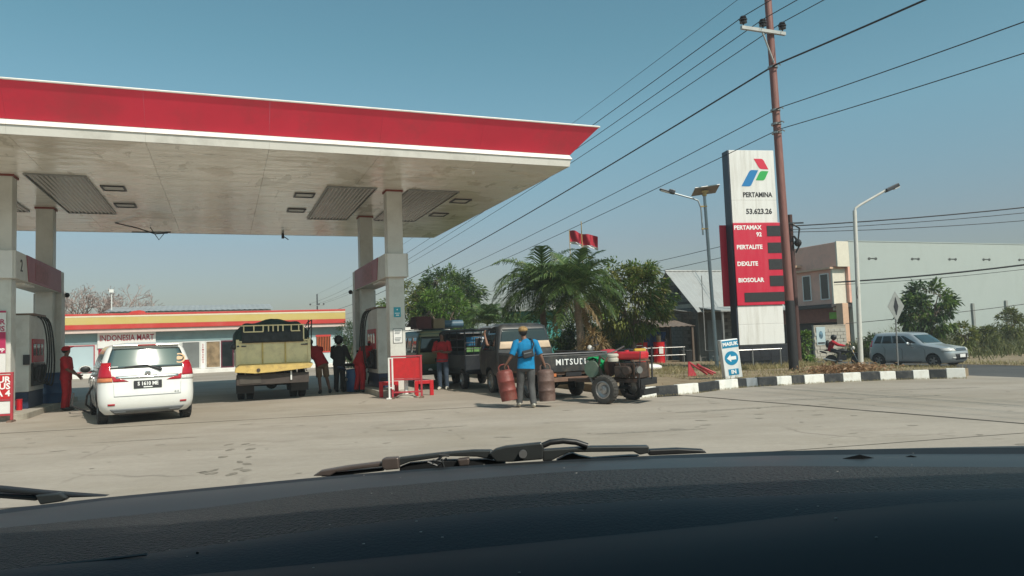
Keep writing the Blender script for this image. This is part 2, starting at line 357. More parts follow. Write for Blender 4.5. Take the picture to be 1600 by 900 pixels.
# kerb stones, painted black and white in turn
mk('kerb_white', (.76,.75,.70), .7, var=.06, scale=5, dirt=(.38,.33,.26), dscale=5, damt=.55, bump=.25)
mk('kerb_black', (.022,.024,.027), .6, var=.2, scale=5, dirt=(.13,.12,.10), dscale=5, damt=.55, bump=.25)
mk('kerb_grey', (.24,.26,.28), .7, var=.1, scale=5, dirt=(.15,.14,.12), dscale=5, damt=.5, bump=.25)
kerb = thing('kerb', 'curved roadside kerb of blocks painted black and white in turn', 'kerb', W(8, -5.2))
kinv = kerb.location
cols = ['w','b','w','b','w','b','g','b','w','b','w','b','w','b','w','b','w','b','w']
for i in range(len(KERB)-1):
    p, q = W(*KERB[i]), W(*KERB[i+1]); d = (q-p).normalized(); nn = Vector((-d.y, d.x, 0))
    g = .006; p2, q2 = p + d*g, q - d*g; b = MB(); z0 = ground_h(KERB[i][0]) - .08; z1 = z0 + .08 + KH + random.uniform(-.008, .008)
    if i == len(KERB)-2: z1 += .03
    t = .16; lean = .018
    V = [p2, q2, q2+nn*t, p2+nn*t]; T = [v + nn*(lean if j < 2 else 0) for j, v in enumerate(V)]
    b.add([Vector((v.x, v.y, z0)) - kinv for v in V] + [Vector((v.x, v.y, z1)) - kinv for v in T], [(0,3,2,1),(4,5,6,7),(0,1,5,4),(1,2,6,5),(2,3,7,6),(3,0,4,7)])
    b.build('kerb_block', M[{'w':'kerb_white','b':'kerb_black','g':'kerb_grey'}[cols[i]]], kerb, bevel=.012)
sheet('dirt_yard', -60, 14.9, 28.95, 90, 4.0, -.03, M['ground'])
# ================================================================== CANOPY
def soffit_material():
    m = mat('soffit', (.86,.82,.74), .20, var=.06, scale=.5, dirt=(.44,.35,.23), dscale=.30, damt=.6, spec=.42)
    n = m.node_tree.nodes; l = m.node_tree.links; b = n['Principled BSDF']
    src = b.inputs['Base Color'].links[0].from_socket; tc0 = n.new('ShaderNodeTexCoord')
    def stain(src, scale, sc3, p0, p1, amt, col, off):     # damp rings, drip streaks and peeled patches
        q0 = n.new('ShaderNodeMapping'); q0.inputs['Scale'].default_value = sc3; q0.inputs['Location'].default_value = off; l.new(tc0.outputs['Object'], q0.inputs[0])
        t0 = n.new('ShaderNodeTexNoise'); t0.inputs['Scale'].default_value = scale; t0.inputs['Detail'].default_value = 7; t0.inputs['Roughness'].default_value = .62; t0.inputs['Distortion'].default_value = .4; l.new(q0.outputs[0], t0.inputs[0])
        r0 = n.new('ShaderNodeValToRGB'); r0.color_ramp.elements[0].position = p0; r0.color_ramp.elements[1].position = p1; r0.color_ramp.elements[0].color = (0,0,0,1); r0.color_ramp.elements[1].color = (amt,amt,amt,1); l.new(t0.outputs[0], r0.inputs[0])
        x0 = n.new('ShaderNodeMix'); x0.data_type = 'RGBA'; l.new(r0.outputs[0], x0.inputs[0]); l.new(src, x0.inputs[6]); x0.inputs[7].default_value = (*col, 1); return x0.outputs[2]
    src = stain(src, .42, (1,.7,1), .55, .58, .42, (.46,.38,.26), (3,1,0)); src = stain(src, 1.1, (1.6,.5,1), .60, .63, .5, (.34,.29,.21), (7,2,0)); src = stain(src, 1.6, (.5,2.2,1), .64, .66, .6, (.24,.21,.17), (1,9,0))
    l.new(src, b.inputs['Base Color'])
    tc = n.new('ShaderNodeTexCoord'); mp = n.new('ShaderNodeMapping'); mp.inputs['Scale'].default_value = (.55, 1.6, 1); l.new(tc.outputs['Object'], mp.inputs[0])
    t = n.new('ShaderNodeTexNoise'); t.inputs['Scale'].default_value = 1.6; t.inputs['Detail'].default_value = 2.5; l.new(mp.outputs[0], t.inputs[0])
    bu = n.new('ShaderNodeBump'); bu.inputs['Strength'].default_value = .22; bu.inputs['Distance'].default_value = .12; l.new(t.outputs[0], bu.inputs['Height']); l.new(bu.outputs[0], b.inputs['Normal'])
    return m
M['soffit'] = soffit_material()
mk('corrugated', (.26,.24,.205), .32, .5, var=.3, scale=1.5, stretch=(3,.5,1), dirt=(.08,.07,.06), dscale=1.5, damt=.6)
A0, A1, B0, B1, HS = -13.3, 3.72, -3.95, 9.1, 5.8
can = thing('fuel_canopy', 'wide flat filling station canopy with a red fascia and four pale square columns', 'canopy', W(0, 0), TH)
xs = [A0 + (A1-A0)*i/7 for i in range(8)]; ys = [B0 + (B1-B0)*i/5 for i in range(6)]
ym = 2.6
for i in range(7):
    for (y0, y1) in ((B0+.05, ym), (ym, B1-.05)):
        b = MB(); b.bx(xs[i]+.003, xs[i+1]-.003, y0+.003, y1-.003, HS, HS+.03); b.build('soffit_panel', M['soffit'], can)
b = MB(); b.bx(A0+.1, A1-.1, B0+.1, B1-.1, HS+.04, HS+.6); b.build('roof_deck', M['zinc'], can)
def fascia(profile, name, m, seg_f, seg_s, thick=.03, gap=.0025, side=1.):
    # profile: two (outward, z) points; panels go round all four sides and meet in a mitre at the corners
    (o0, z0), (o1, z1) = profile
    cx = [(A0, B0), (A1, B0), (A1, B1), (A0, B1)]; nrm = [(0,-1), (1,0), (0,1), (-1,0)]
    for s in range(4):
        p, q = Vector(cx[s]), Vector(cx[(s+1)%4]); n = Vector(nrm[s]); d = (q-p).normalized(); L = (q-p).length; k = seg_f if s % 2 == 0 else seg_s
        for i in range(k):
            t0, t1 = L*i/k, L*(i+1)/k; e = []
            for (o, z, th) in ((o0, z0, 0), (o1, z1, 0), (o1, z1, thick), (o0, z0, thick)):
                oe = o*side if s % 2 == 0 else o; o = o if s % 2 == 0 else o*side
                a = t0 - oe + (th if i == 0 else 0) if i == 0 else t0 + gap/2
                c = t1 + oe - th if i == k-1 else t1 - gap/2
                w0 = p + d*a + n*(o-th); w1 = p + d*c + n*(o-th)
                e.append((Vector((w0.x, w0.y, z)), Vector((w1.x, w1.y, z))))
            b = MB(); b.add([x[0] for x in e] + [x[1] for x in e], [(0,1,2,3),(7,6,5,4),(0,4,5,1),(1,5,6,2),(2,6,7,3),(3,7,4,0)])
            b.build(name, m, can)
fascia(((.02, 6.10), (.50, 6.73)), 'red_fascia_panel', M['red_fascia'], 7, 5, side=1.28)
fascia(((.0, 5.795), (.03, 5.975)), 'grey_fascia_panel', M['grey_band'], 7, 5)
fascia(((.06, 5.978), (.0, 6.10)), 'light_strip', M['light_band'], 7, 5, thick=.05)
b = MB()
for (p, q) in (((A0-.64,B0-.50),(A1+.64,B0-.50)), ((A1+.64,B0-.50),(A1+.64,B1+.50)), ((A1+.64,B1+.50),(A0-.64,B1+.50)), ((A0-.64,B1+.50),(A0-.64,B0-.50))):
    b.tube([(*p, 6.735), (*q, 6.735)], .022, 6)
b.build('edge_trim', M['light_band'], can)
# corrugated skylight panels and recessed lamps
def skylight(x0, x1, y0, y1):
    b = MB(); n = 48; rows = [[(x0+(x1-x0)*i/n, y, HS-.02+(.016 if i % 4 < 2 else -.016)) for i in range(n+1)] for y in (y0, (y0+y1)/2-.02, (y0+y1)/2+.02, y1)]
    b.grid(rows); b.build('skylight_sheet', M['corrugated'], can, fix=False)
    f = MB()
    for (u0,u1,v0,v1) in ((x0-.03,x1+.03,y0-.03,y0),(x0-.03,x1+.03,y1,y1+.03),(x0-.03,x0,y0,y1),(x1,x1+.03,y0,y1)): f.bx(u0,u1,v0,v1,HS-.045,HS-.002)
    f.build('skylight_frame', M['zinc'], can)
for (x0, x1) in ((-11.2,-9.95), (-8.9,-7.65), (-1.85,-.55), (.42,1.85)): skylight(x0, x1, -.4, 4.95)
for x in (-11.9, -7.2, -2.35, 2.35):
    for y in (.98, 3.48):
        b = MB(); w, h = .28, .30
        for (u0,u1,v0,v1) in ((-w,w,-h,-h+.045),(-w,w,h-.045,h),(-w,-w+.045,-h+.045,h-.045),(w-.045,w,-h+.045,h-.045)): b.bx(x+u0,x+u1,y+v0,y+v1,HS-.035,HS-.001)
        o = b.build('downlight', M['dark_metal'], can)
        g = MB(); g.bx(x-w+.046, x+w-.046, y-h+.046, y+h-.046, HS-.012, HS-.002); g.build('lens', M['grey_band'], o)
for cx in (-9.4, 0):
    for cy in (0, 4.45):
        b = MB(); b.bx(cx-.22, cx+.22, cy-.22, cy+.22, .14, HS-.001); b.build('column', M['column_paint'], can, bevel=.015)
        b = MB(); b.bx(cx-.25, cx+.25, cy-.25, cy+.25, HS-.05, HS-.002); b.build('column_collar', mat('rust_collar', (.22,.05,.035), .6), can)
b = MB()   # loose wires and a little lamp hanging from the soffit
b.tube([(-7.9,6.9,HS),(-7.2,6.8,HS-.18),(-6.7,6.9,HS-.35),(-6.3,7.0,HS-.3)], .02, 5); b.tube([(-6.9,7.6,HS-.02),(-6.6,7.3,HS-.5),(-6.4,7.4,HS-.2)], .015, 5)
b.tube([(-7.4,6.9,HS-.3),(-6.2,6.9,HS-.28)], .02, 5)
b.build('loose_wire', M['dark_metal'], can)
b = MB(); b.tube([(.8,-3.2,HS-.01),(1.1,-3.25,HS-.05),(1.35,-3.2,HS-.03)], .012, 5); b.ball((1.37,-3.2,HS-.11), .045, 8, 6); b.build('bulb', M['white_plain'], can)
b = MB(); b.cyl((-2.4,8.6,HS), (-2.4,8.6,HS-.2), .05); b.tube([(-2.4,8.6,HS-.1),(-2.2,8.55,HS-.25)], .02); b.build('camera_bracket', M['dark_metal'], can)

# ================================================================== PUMP ISLANDS
mk('island_white', (.60,.585,.54), .5, var=.06, scale=2, dirt=(.33,.3,.25), dscale=2.5, damt=.5)
mk('beam_red', (.27,.028,.045), .5, var=.12, scale=2, dirt=(.3,.10,.11), dscale=2, damt=.5)
mk('poster_white', (.72,.71,.68), .5, var=.04)
mk('cyan_print', (.03,.33,.42), .5, var=.06); mk('magenta_print', (.42,.02,.09), .5, var=.08)
def pump_island(cx, num, side, label):
    r = thing('pump_island', label, 'pump island', W(cx, 0), TH, 'pump islands under the canopy')
    b = MB(); n = 12
    pl = []
    for (yc, s) in ((-.15, -1), (6.0, 1)):
        for i in range(n+1):
            a = math.pi*i/n; pl.append((s*-.58*math.cos(a)*(1), yc + s*.42*math.sin(a)))
    pl = [(x, y) for x, y in pl]
    b.prism(pl, (0,0,-.03), (1,0,0), (0,1,0), (0,0,.18)); b.build('island_base', M['concrete_edge'], r, bevel=.02)
    # portal beam: white end blocks, slanted red panel on both sides
    y0, y1, z0, z1, w = -.33, 5.25, 3.30, 3.97, .33
    b = MB(); b.bx(-w, w, y0, y1, z0, z1); b.build('portal_beam', M['island_white'], r, bevel=.02)
    for s in (-1, 1):
        b = MB(); x = s*(w+.001); b.prism([(.02+.62,z1-.005),(4.72,z1-.005),(4.80,z0+.02),(.85,z0+.02)] , (x,0,0), (0,1,0), (0,0,1), (s*.012,0,0)); o = b.build('red_panel', M['beam_red'], r)
        b = MB(); b.bx(x+s*.012, x+s*.018, 1.55, 3.1, z0+.1, z1-.1); b.build('faded_lettering_patch', mat('faded_patch', (.30,.09,.10), .6, var=.3, scale=9), o)
    text('island_number', num, .42, r, (w*1.0+.006, .18, (z0+z1)/2), rx=R(90), rz=R(90), m=M['ink_black'])
    b = MB(); b.bx(-.27, .27, y0-.03, y0-.002, z0+.01, z1-.01); b.build('end_plate', M['poster_white'], r, bevel=.006)
    b = MB(); b.bx(-.25, .25, .9, 1.9, z0-.05, z0-.002); b.build('fluorescent_lamp', M['light_band'], r)
    b = MB(); b.bx(-.36, .36, 4.70, 5.24, .15, z0-.003); b.build('end_cladding', M['island_white'], r, bevel=.015)
    b = MB(); b.tube([(w*side*.4,5.2,z0-.02),(w*side*.4+.0,5.32,z0-.03)], .02, 6); b.ball((side*.4,5.3,z0-.02), .075, 10, 8); b.build('dome_camera', M['black'], r)
    return r
lab = ['left pump island with the number 2 on its red and white portal beam', 'right pump island with red portal beam and blue sticker on its column']
for cx, num, sd, lb in ((-9.4, '2', 1, lab[0]), (0, '1', -1, lab[1])):
    isl = pump_island(cx, num, sd, lb)
    if cx == 0:
        b = MB(); b.bx(-.10, .10, -.228, -.222, 2.18, 2.46); o = b.build('blue_sticker', M['cyan_print'], isl, bevel=.02)
        b = MB(); b.ball((0,-.23,2.39), .02, 8, 6, (1,.2,1)); b.bx(-.07,.07,-.232,-.229,2.28,2.30); b.bx(-.04,.05,-.232,-.229,2.22,2.25); b.build('sticker_print', M['ink_white'], o)
        b = MB(); b.bx(-.135, .135, -.229, -.222, 1.45, 1.86); o = b.build('notice_sheet', M['ink_black'], isl)
        b = MB(); b.bx(-.122, .122, -.233, -.230, 1.463, 1.847); o = b.build('notice_paper', M['poster_white'], isl)
        b = MB()
        for k, zz in enumerate((1.80,1.76,1.72,1.60,1.56,1.52)): b.bx(-.09+.01*(k%2), .09-.02*(k%3), -.2365, -.2335, zz-.010, zz+.010)
        b.build('notice_print', mat('print_grey', (.2,.22,.22), .6), o)
    else:
        b = MB(); b.bx(-.5, .14, -.30, -.245, 1.05, 2.55); o = b.build('queue_sign', M['poster_white'], isl, bevel=.01)
        b = MB(); b.bx(-.5, .14, -.306, -.302, 1.55, 2.05); b.build('magenta_band', M['magenta_print'], o)
        b = MB(); b.bx(-.5, .14, -.306, -.302, 2.50, 2.545); b.build('magenta_edge', M['magenta_print'], o)
        text('sign_lettering', 'JALUR', .17, o, (.12,-.304,2.28), m=M['magenta_print'], align='RIGHT', bold=.003)
        text('sign_lettering', 'KHUSUS', .17, o, (.12,-.304,2.12), m=M['magenta_print'], align='RIGHT', bold=.003)
        text('sign_lettering', 'APP', .13, o, (.12,-.308,1.62), m=M['ink_white'], align='RIGHT', bold=.003)
# dispensers
def dispenser(cx, label):
    r = thing('fuel_dispenser', label, 'fuel pump', W(cx, 0, .15), TH, 'fuel dispensers on the pump islands')
    w, y0, y1, h = .30, 1.15, 2.75, 2.35
    b = MB(); b.bx(-w, w, y0, y1, .42, h); b.build('cabinet', M['island_white'], r, bevel=.02)
    b = MB(); b.bx(-w+.01, w-.01, y0+.01, y1-.01, .0, .419); b.build('plinth', M['navy'], r, bevel=.01)
    b = MB(); b.bx(-w-.04, w+.04, y0+.3, y1+.05, h+.002, h+.06); b.build('hose_rail', M['rust_box'] if 'rust_box' in M else M['red_faded'], r, bevel=.01)
    for s in (-1, 1):
        x = s*(w+.001)
        b = MB(); b.bx(x, x+s*.03, y0+.25, y1-.1, 1.15, 1.75); o = b.build('display_panel', M['red_faded'], r)
        for k in range(3):
            g = MB(); yy = y0+.42+k*.40; g.bx(x+s*.03, x+s*.036, yy-.13, yy+.13, 1.32, 1.62); g.build('display_glass', M['glass_tint'], o)
        b = MB(); b.bx(x, x+s*.05, y0+.2, y1-.05, .55, 1.13); o = b.build('nozzle_bay', M['black'], r)
        for k in range(4):
            yy = y0+.36+k*.30; g = MB(); g.tube([(x+s*.06,yy,.68),(x+s*.10,yy,.85),(x+s*.09,yy,1.02),(x+s*.14,yy+.06,1.08)], [.03,.035,.03,.018], 8); g.bx(x+s*.07,x+s*.12,yy-.03,yy+.03,.80,1.0); g.build('nozzle', M['dark_metal'] if k % 2 else M['black'], o)
            hz = MB(); pts = []
            for i in range(17):
                t = i/16; pts.append((x + s*(.10+.22*math.sin(math.pi*t)**.8), yy + .06*math.sin(5*t+k), (h-.02)*(1-t) + .70*t - .55*math.sin(math.pi*t**2.2)*(.7+.1*k) + .12*math.sin(math.pi*min(1,t*2.5))*(1 if t < .4 else 0)))
            hz.tube(pts, .02, 7); hz.build('hose', M['black_rubber'], r, smooth=60)
    b = MB(); b.bx(w*.6, w+.02, y0-.06, y0-.002, 1.1, 1.35) if cx < -5 else b.bx(-w*.8, -w*.3, y0-.05, y0-.002, .2, .3); b.build('switch_box', M['dark_metal'], r)
    return r
M['rust_box'] = mat('rust_box', (.2,.12,.08), .6, var=.2)
dispenser(-9.4, 'grimy cream fuel dispenser with black hoses on the left pump island'); dispenser(0, 'grimy cream fuel dispenser with black hoses on the right pump island')
# blue oil drums beside the left dispenser
for k, (a, bb, lb) in enumerate(((-8.95, 3.15, 'dark blue oil drum standing on the left pump island beside the dispenser'),)):
    r = thing('oil_drum', lb, 'drum', W(a, bb, .15), TH)
    b = MB(); b.lathe([(.0,0),(.25,0),(.26,.02),(.25,.03),(.25,.25),(.262,.27),(.25,.29),(.25,.52),(.262,.54),(.25,.56),(.25,.80),(.26,.82),(.24,.83),(0,.82)], 24, caps=False); b.build('drum_shell', M['blue_drum'], r, smooth=40)
    b = MB(); b.cyl((.12,0,.82),(.12,0,.845),.035,n=10); b.build('bung', M['steel'], r)
# ------------------------------------------------------------------ barriers
def barrier(loc, rz, label, lettered):
    r = thing('red_barrier', label, 'barrier', loc, rz)
    w = .38
    b = MB(); b.bx(-w, w, -.012, .012, .52, 1.06); b.build('panel', M['red_paint'], r, bevel=.006)
    b = MB()
    for x in (-w, w): b.bx(x-.025, x+.025, -.035, .035, .04, 1.08)
    b.bx(-w-.03, w+.03, -.03, .03, 1.08, 1.12); b.bx(-w+.026, w-.026, -.022, .022, .47, .515); b.bx(-w+.026, w-.026, -.022, .022, .14, .18)
    b.build('frame', M['red_faded'], r, bevel=.006)
    for x in (-w, w):
        b = MB(); b.box((x, -.04, .02), (.11, .34, .04), top=.8); b.build('foot', mat('rusty_foot', (.14,.085,.06), .8, var=.3), r)
    if lettered:
        for z, t in ((.95,'JALUR'),(.80,'KHUSUS'),(.64,'RODA 4')): text('lettering', t, .19, r, (w-.03,-.013,z), m=M['ink_white'], align='RIGHT', bold=.006)
        b = MB(); b.bx(-w+.03, w-.03, -.006, .006, .19, .46); b.build('white_panel', M['poster_white'], r)
    return r
barrier(W(-9.40, -.75) , TH-R(3), 'red barrier board with white lettering in front of left pump island', True)
barrier((-2.86, 19.38, 0), R(3), 'plain red barrier board with red frame in front of right pump island', False)
b = MB(); b.bx(-.02,.02,-.02,.02,0,1.05); b.bx(.07,.11,-.02,.02,.25,1.05); b.bx(-.02,.11,-.018,.018,1.052,1.08); b.bx(-.02,.11,-.018,.018,.28,.31)
b.box((0,0,.02),(.12,.3,.03))
tag(b.build('post_stand', M['white_plain'], loc=(-3.30,19.22,0), bevel=.004), 'thin white post stand at the left end of the plain red barrier', 'stand')
def hoop(loc, rz, w, h, label, cat='guard hoop'):
    r = thing('guard_hoop', label, cat, loc, rz)
    b = MB(); b.bx(-w,-w+.1,-.05,.05,0,h); b.build('post', M['red_plain'], r, bevel=.008)
    b = MB(); b.bx(w-.1,w,-.05,.05,0,h); b.build('post', M['red_plain'], r, bevel=.008)
    b = MB(); b.bx(-w+.102,w-.102,-.05,.05,h-.1,h); b.build('crossbar', M['red_plain'], r, bevel=.008)
hoop((-3.45,20.0,0), R(18), .26, .42, 'low red guard hoop at the left of the right island, behind the white post')
hoop((-2.50,20.05,0), R(18), .26, .42, 'low red guard hoop behind the right leg of the plain red barrier')
b = MB(); b.bx(-.06,.06,-.06,.06,0,.82); b.box((0,0,.835),(.13,.13,.03))
tag(b.build('guard_post', M['red_faded'], loc=W(-.24,-.32,.15), rot=(0,0,TH), bevel=.008), 'square dark red guard post on the right pump island beside the dispenser', 'post')
r = thing('round_base_stand', 'white pole stand on a round grey base under the plain red barrier', 'stand', (-2.92, 19.62, 0))
b = MB(); b.lathe([(0,0),(.27,0),(.27,.03),(.22,.07),(.08,.09),(0,.09)], 24, caps=False); b.build('base_disc', M['concrete_edge'], r, smooth=40)
b = MB(); b.cyl((0,0,.09),(0,0,.62),.055,n=14); b.build('pole', M['white_paint'], r, smooth=40)
r = thing('guard_post', 'short bright red guard post at the right end of the left barrier', 'post', W(-9.22, .78, 0))
b = MB(); b.cyl((0,0,0),(0,0,.40),.065,n=16); b.build('post_pipe', M['red_plain'], r, smooth=40)
b = MB(); b.cyl((0,0,.402),(0,0,.42),.072,n=16); b.build('post_cap', M['red_plain'], r, smooth=40)
r = thing('guard_rail', 'low dark red guard rail behind the left barrier board', 'guard rail', W(-9.75, .55, 0), TH)
b = MB(); b.bx(-.5,.5,-.05,.05,.28,.4); b.build('rail', M['red_faded'], r, bevel=.01)
for x in (-.45,.38):
    b = MB(); b.bx(x-.04,x+.04,-.045,.045,0,.278); b.build('post', M['red_faded'], r)
# ================================================================== SHOP BUILDING
mk('store_white', (.62,.64,.61), .6, var=.05, scale=1.5, dirt=(.4,.4,.36), dscale=1.2, damt=.4)
mk('store_blue', (.50,.60,.62), .6, var=.05, scale=1.5, dirt=(.36,.4,.4), dscale=1.2, damt=.3)
mk('store_teal', (.20,.29,.30), .6, var=.07, scale=1.2, dirt=(.14,.17,.17), dscale=1.5, damt=.4)
mk('band_red', (.55,.045,.035), .5, var=.06, scale=1, dirt=(.5,.15,.12), dscale=1, damt=.4)
mk('band_yellow', (.58,.44,.14), .5, var=.06, scale=1, dirt=(.5,.42,.24), dscale=1, damt=.4)
mk('band_cream', (.74,.66,.48), .5, var=.05); mk('gutter_pink', (.66,.52,.46), .5, var=.06)
mk('window_grey', (.16,.17,.165), .25, var=.15, scale=1.2); mk('poster_blue', (.42,.52,.55), .4, var=.05, scale=.8)
mk('orange_bar', (.50,.11,.03), .5, var=.1)
st = thing('shop_building', 'long low shop with red and yellow fascia bands behind the pumps', 'building', W(0, 29.5), TH)
X0, X1 = -26., 3.0
b = MB(); b.bx(X0, X1-.12, .0, 9, .24, 2.62); b.build('wall', M['store_white'], st)
b = MB(); b.bx(X0, X1-.1, -.02, -.003, 1.98, 2.62); b.build('teal_wall_band', M['store_teal'], st)
b = MB(); b.bx(.3, X1-.1, -.012, -.003, .24, 1.975); b.build('pale_blue_wall', M['store_blue'], st)
for nm, m, z0, z1, p in (('red_fascia_band','band_red',2.86,3.13,.62),('yellow_fascia_band','band_yellow',3.135,3.56,.62),('cream_fascia_line','band_cream',3.563,3.66,.63),('red_fascia_line','band_red',3.663,3.78,.64),('gutter','gutter_pink',2.63,2.855,.52)):
    b = MB(); n = 6
    b.bx(X0, X1, -p, .4, z0, z1); b.build(nm, M[m], st, bevel=.008)
b = MB(); b.bx(X0, X1-.05, .42, 9, 2.63, 3.6); b.build('roof', M['zinc'], st)
b = MB(); b.bx(X0, X1+.3, -1.2, -.003, -.1, .235); b.build('porch', M['light_band'], st, bevel=.02)
b = MB(); b.prism([(-9.9,3.785),(-8.95,3.785),(-9.05,3.9),(-9.3,3.95),(-9.7,3.9)], (0,-.55,0), (1,0,0), (0,0,1), (0,.15,0)); b.build('roof_badge', M['band_red'], st)
# sign
b = MB(); b.bx(-11.6, -8.45, -.10, -.03, 1.72, 2.72); sg = b.build('name_board', M['poster_white'], st, bevel=.01)
text('board_lettering', 'INDONESIA MART', .50, sg, (-10.02, -.103, 2.30), m=M['ink_red'], bold=.008, sx=.72)
# openings along the front
def win(x0, x1, z0, z1, m, frame, fw=.05, name='window', par=st):
    f = MB()
    for (u0,u1,v0,v1) in ((x0,x1,z0,z0+fw),(x0,x1,z1-fw,z1),(x0,x0+fw,z0+fw+.001,z1-fw-.001),(x1-fw,x1,z0+fw+.001,z1-fw-.001)): f.bx(u0,u1,-.06,-.004,v0,v1)
    o = f.build(name, frame, par); g = MB(); g.bx(x0+fw,x1-fw,-.03,-.006,z0+fw,z1-fw); g.build('pane', m, o); return o
win(-15.2, -11.75, .3, 1.93, M['poster_blue'], M['ink_red'], .05)
win(-19.2, -15.4, .3, 1.93, M['window_grey'], M['poster_white'], .06)
win(-11.55, -9.2, .26, 1.70, M['glass_tint'], M['ink_red'], .10)
win(-9.1, -7.2, .26, 1.70, M['glass_tint'], M['poster_white'], .08)
win(-7.0, -5.95, .26, 1.95, M['window_grey'], M['poster_white'], .04)
b = MB(); b.bx(-5.93, -5.64, -.09, -.004, .24, 1.96); po = b.build('front_pillar', M['poster_white'], st)
for k in range(8): text('pillar_lettering', 'SEMBAKO'[k % 7], .15, po, (-5.78, -.093, 1.72-k*.155), m=M['ink_red'], bold=.004)
win(-5.62, -4.75, .26, 1.95, mat('lit_room', (.24,.17,.10), .3, var=.5, scale=2.5), M['poster_white'], .04)
win(-4.73, -3.98, .24, 1.95, M['glass_dark'], mat('maroon', (.12,.012,.03), .5), .06, 'door')
win(-3.9, -2.0, 1.0, 1.95, M['glass_dark'], M['store_white'], .05)
b = MB(); b.bx(-3.95, -3.0, -.16, -.12, .26, 1.22); bd = b.build('price_board', M['poster_white'], st, bevel=.005)
for k, t in enumerate(('SEDIA', 'BERAS', 'GULA', 'DLL')): text('board_lettering', t, .15, bd, (-3.86, -.163, 1.10-.15*k), m=M['ink_red'], align='LEFT')
text('red_letter', 'T', .7, st, (-2.75, -.17, .85), m=M['ink_red'], bold=.02)
gr = MB(); gr.bx(1.12, 2.1, -.05, -.014, 2.0, 2.12); gr.bx(1.12, 2.1, -.05, -.014, .95, 1.03); go = gr.build('window_grille', M['band_red'], st)
g = MB(); g.bx(1.15, 2.07, -.02, -.013, 1.03, 2.0); g.build('pane', M['glass_dark'], go)
for k in range(9):
    g = MB(); x = 1.19+k*.105; g.bx(x, x+.045, -.045, -.022, 1.032, 1.998); g.build('grille_bar', M['orange_bar'], go)
b = MB(); b.bx(X0, -15.5, -.03, -.004, 1.62, 1.66); b.build('red_stripe', M['ink_red'], st)
b = MB()
b.cyl((-2.2,-.63,2.78),(-2.2,-.80,2.70),.05); b.build('bulb_holder', M['white_plain'], st)
# grey sheet roof behind the shop
r = thing('grey_roof_building', 'long pale grey sheet roof rising behind the shop fascia', 'building', W(-6.5, 44), TH)
b = MB(); b.bx(-6.2, 5.6, -.6, 8, 0, 4.55); b.build('wall', M['store_white'], r)
b = MB(); n = 60; mk('sheet_roof', (.40,.41,.40), .5, .2, var=.1, scale=.6, dirt=(.25,.23,.2), dscale=.8, damt=.4)
b.grid([[(-6.6+12.4*i/n, y, z+(.03 if i % 2 else -.0)) for i in range(n+1)] for y, z in ((-1, 4.55), (3.7, 5.2), (8.4, 4.55))]); b.build('roof', M['sheet_roof'], r, fix=False)
b = MB(); b.tube([(-6.1,-.8,4.7),(-6.1,-.8,6.1)], .04, 6); b.bx(-6.25,-5.95,-.95,-.65,6.05,6.3); b.build('roof_lamp', M['white_plain'], r)
# white and red kiosk and teal shed seen between the trees
r = thing('white_kiosk', 'small white roofed kiosk with red panels behind the green van', 'kiosk', (-6.3, 38.5, 0), TH)
b = MB(); b.bx(-1.3, 2.6, -.2, 2, 0, 1.9); b.build('wall', mat('kiosk_red', (.35,.03,.03), .6), r)
b = MB(); b.bx(-1.6, 2.9, -.6, 2.3, 1.95, 2.22); b.build('roof', M['white_plain'], r)
b = MB(); b.bx(-.2, 1.0, -.26, -.205, .3, 1.7); b.build('white_door', M['white_plain'], r)
b = MB(); b.bx(1.2, 2.3, -.26, -.205, .7, 1.6); b.build('window', M['glass_dark'], r)
r = thing('teal_shed', 'shed with teal sheet walls and a white gable behind the palms', 'shed', (.3, 40, 0), R(12))
mk('teal_wall', (.05,.27,.25), .6, var=.12, scale=3)
b = MB(); n = 40; b.bx(-.2, 2.4, 0, 3, -.4, 2.9); b.build('wall', M['teal_wall'], r)
b = MB(); b.prism([(1.5,2.95),(2.3,2.95),(2.3,3.5)], (0,-.02,0),(1,0,0),(0,0,1),(0,3,0)); b.build('gable', M['white_plain'], r)
b = MB(); b.prism([(-.4,2.9),(2.6,2.9),(2.5,2.97),(-.4,2.97)], (0,-.4,0),(1,0,0),(0,0,1),(0,3.6,0)); b.build('roof', M['sheet_roof'], r)
# ================================================================== BRICK HOUSE
mk('breeze_brick', (.20,.20,.19), .9, var=.25, scale=6, dirt=(.12,.12,.11), dscale=3, damt=.5)
mk('mortar', (.10,.10,.095), .95, var=.2, scale=6)
mk('brick_red', (.24,.15,.11), .9, var=.2)
hs = thing('brick_house', 'small unplastered grey brick house with a sheet metal gable roof', 'house', W(15.4, 7.2), TH)
GW, EZ, RZ = 3.5, 2.62, 4.36       # gable end on x=0, y from 0 to GW; ridge at y=1.95
LN = 4.6; ry = 1.85
b = MB(); b.prism([(0,-.1),(GW,-.1),(GW,EZ+.05),(ry,RZ-.10),(0,EZ+.05)], (.02,0,0), (0,1,0), (0,0,1), (LN,0,0)); b.build('wall', M['mortar'], hs)
bb = MB(); bb.box((0,0,0), (.03,.34,.15)); proto = None; cnt = 0
def zmax(y): return EZ+.02 + (RZ-.12-EZ)*(y/ry if y < ry else (GW-y)/(GW-ry))
row = 0; z = .05
holes = [(1.35,2.15,3.05,3.55), (.05,.5,0,2.0)]
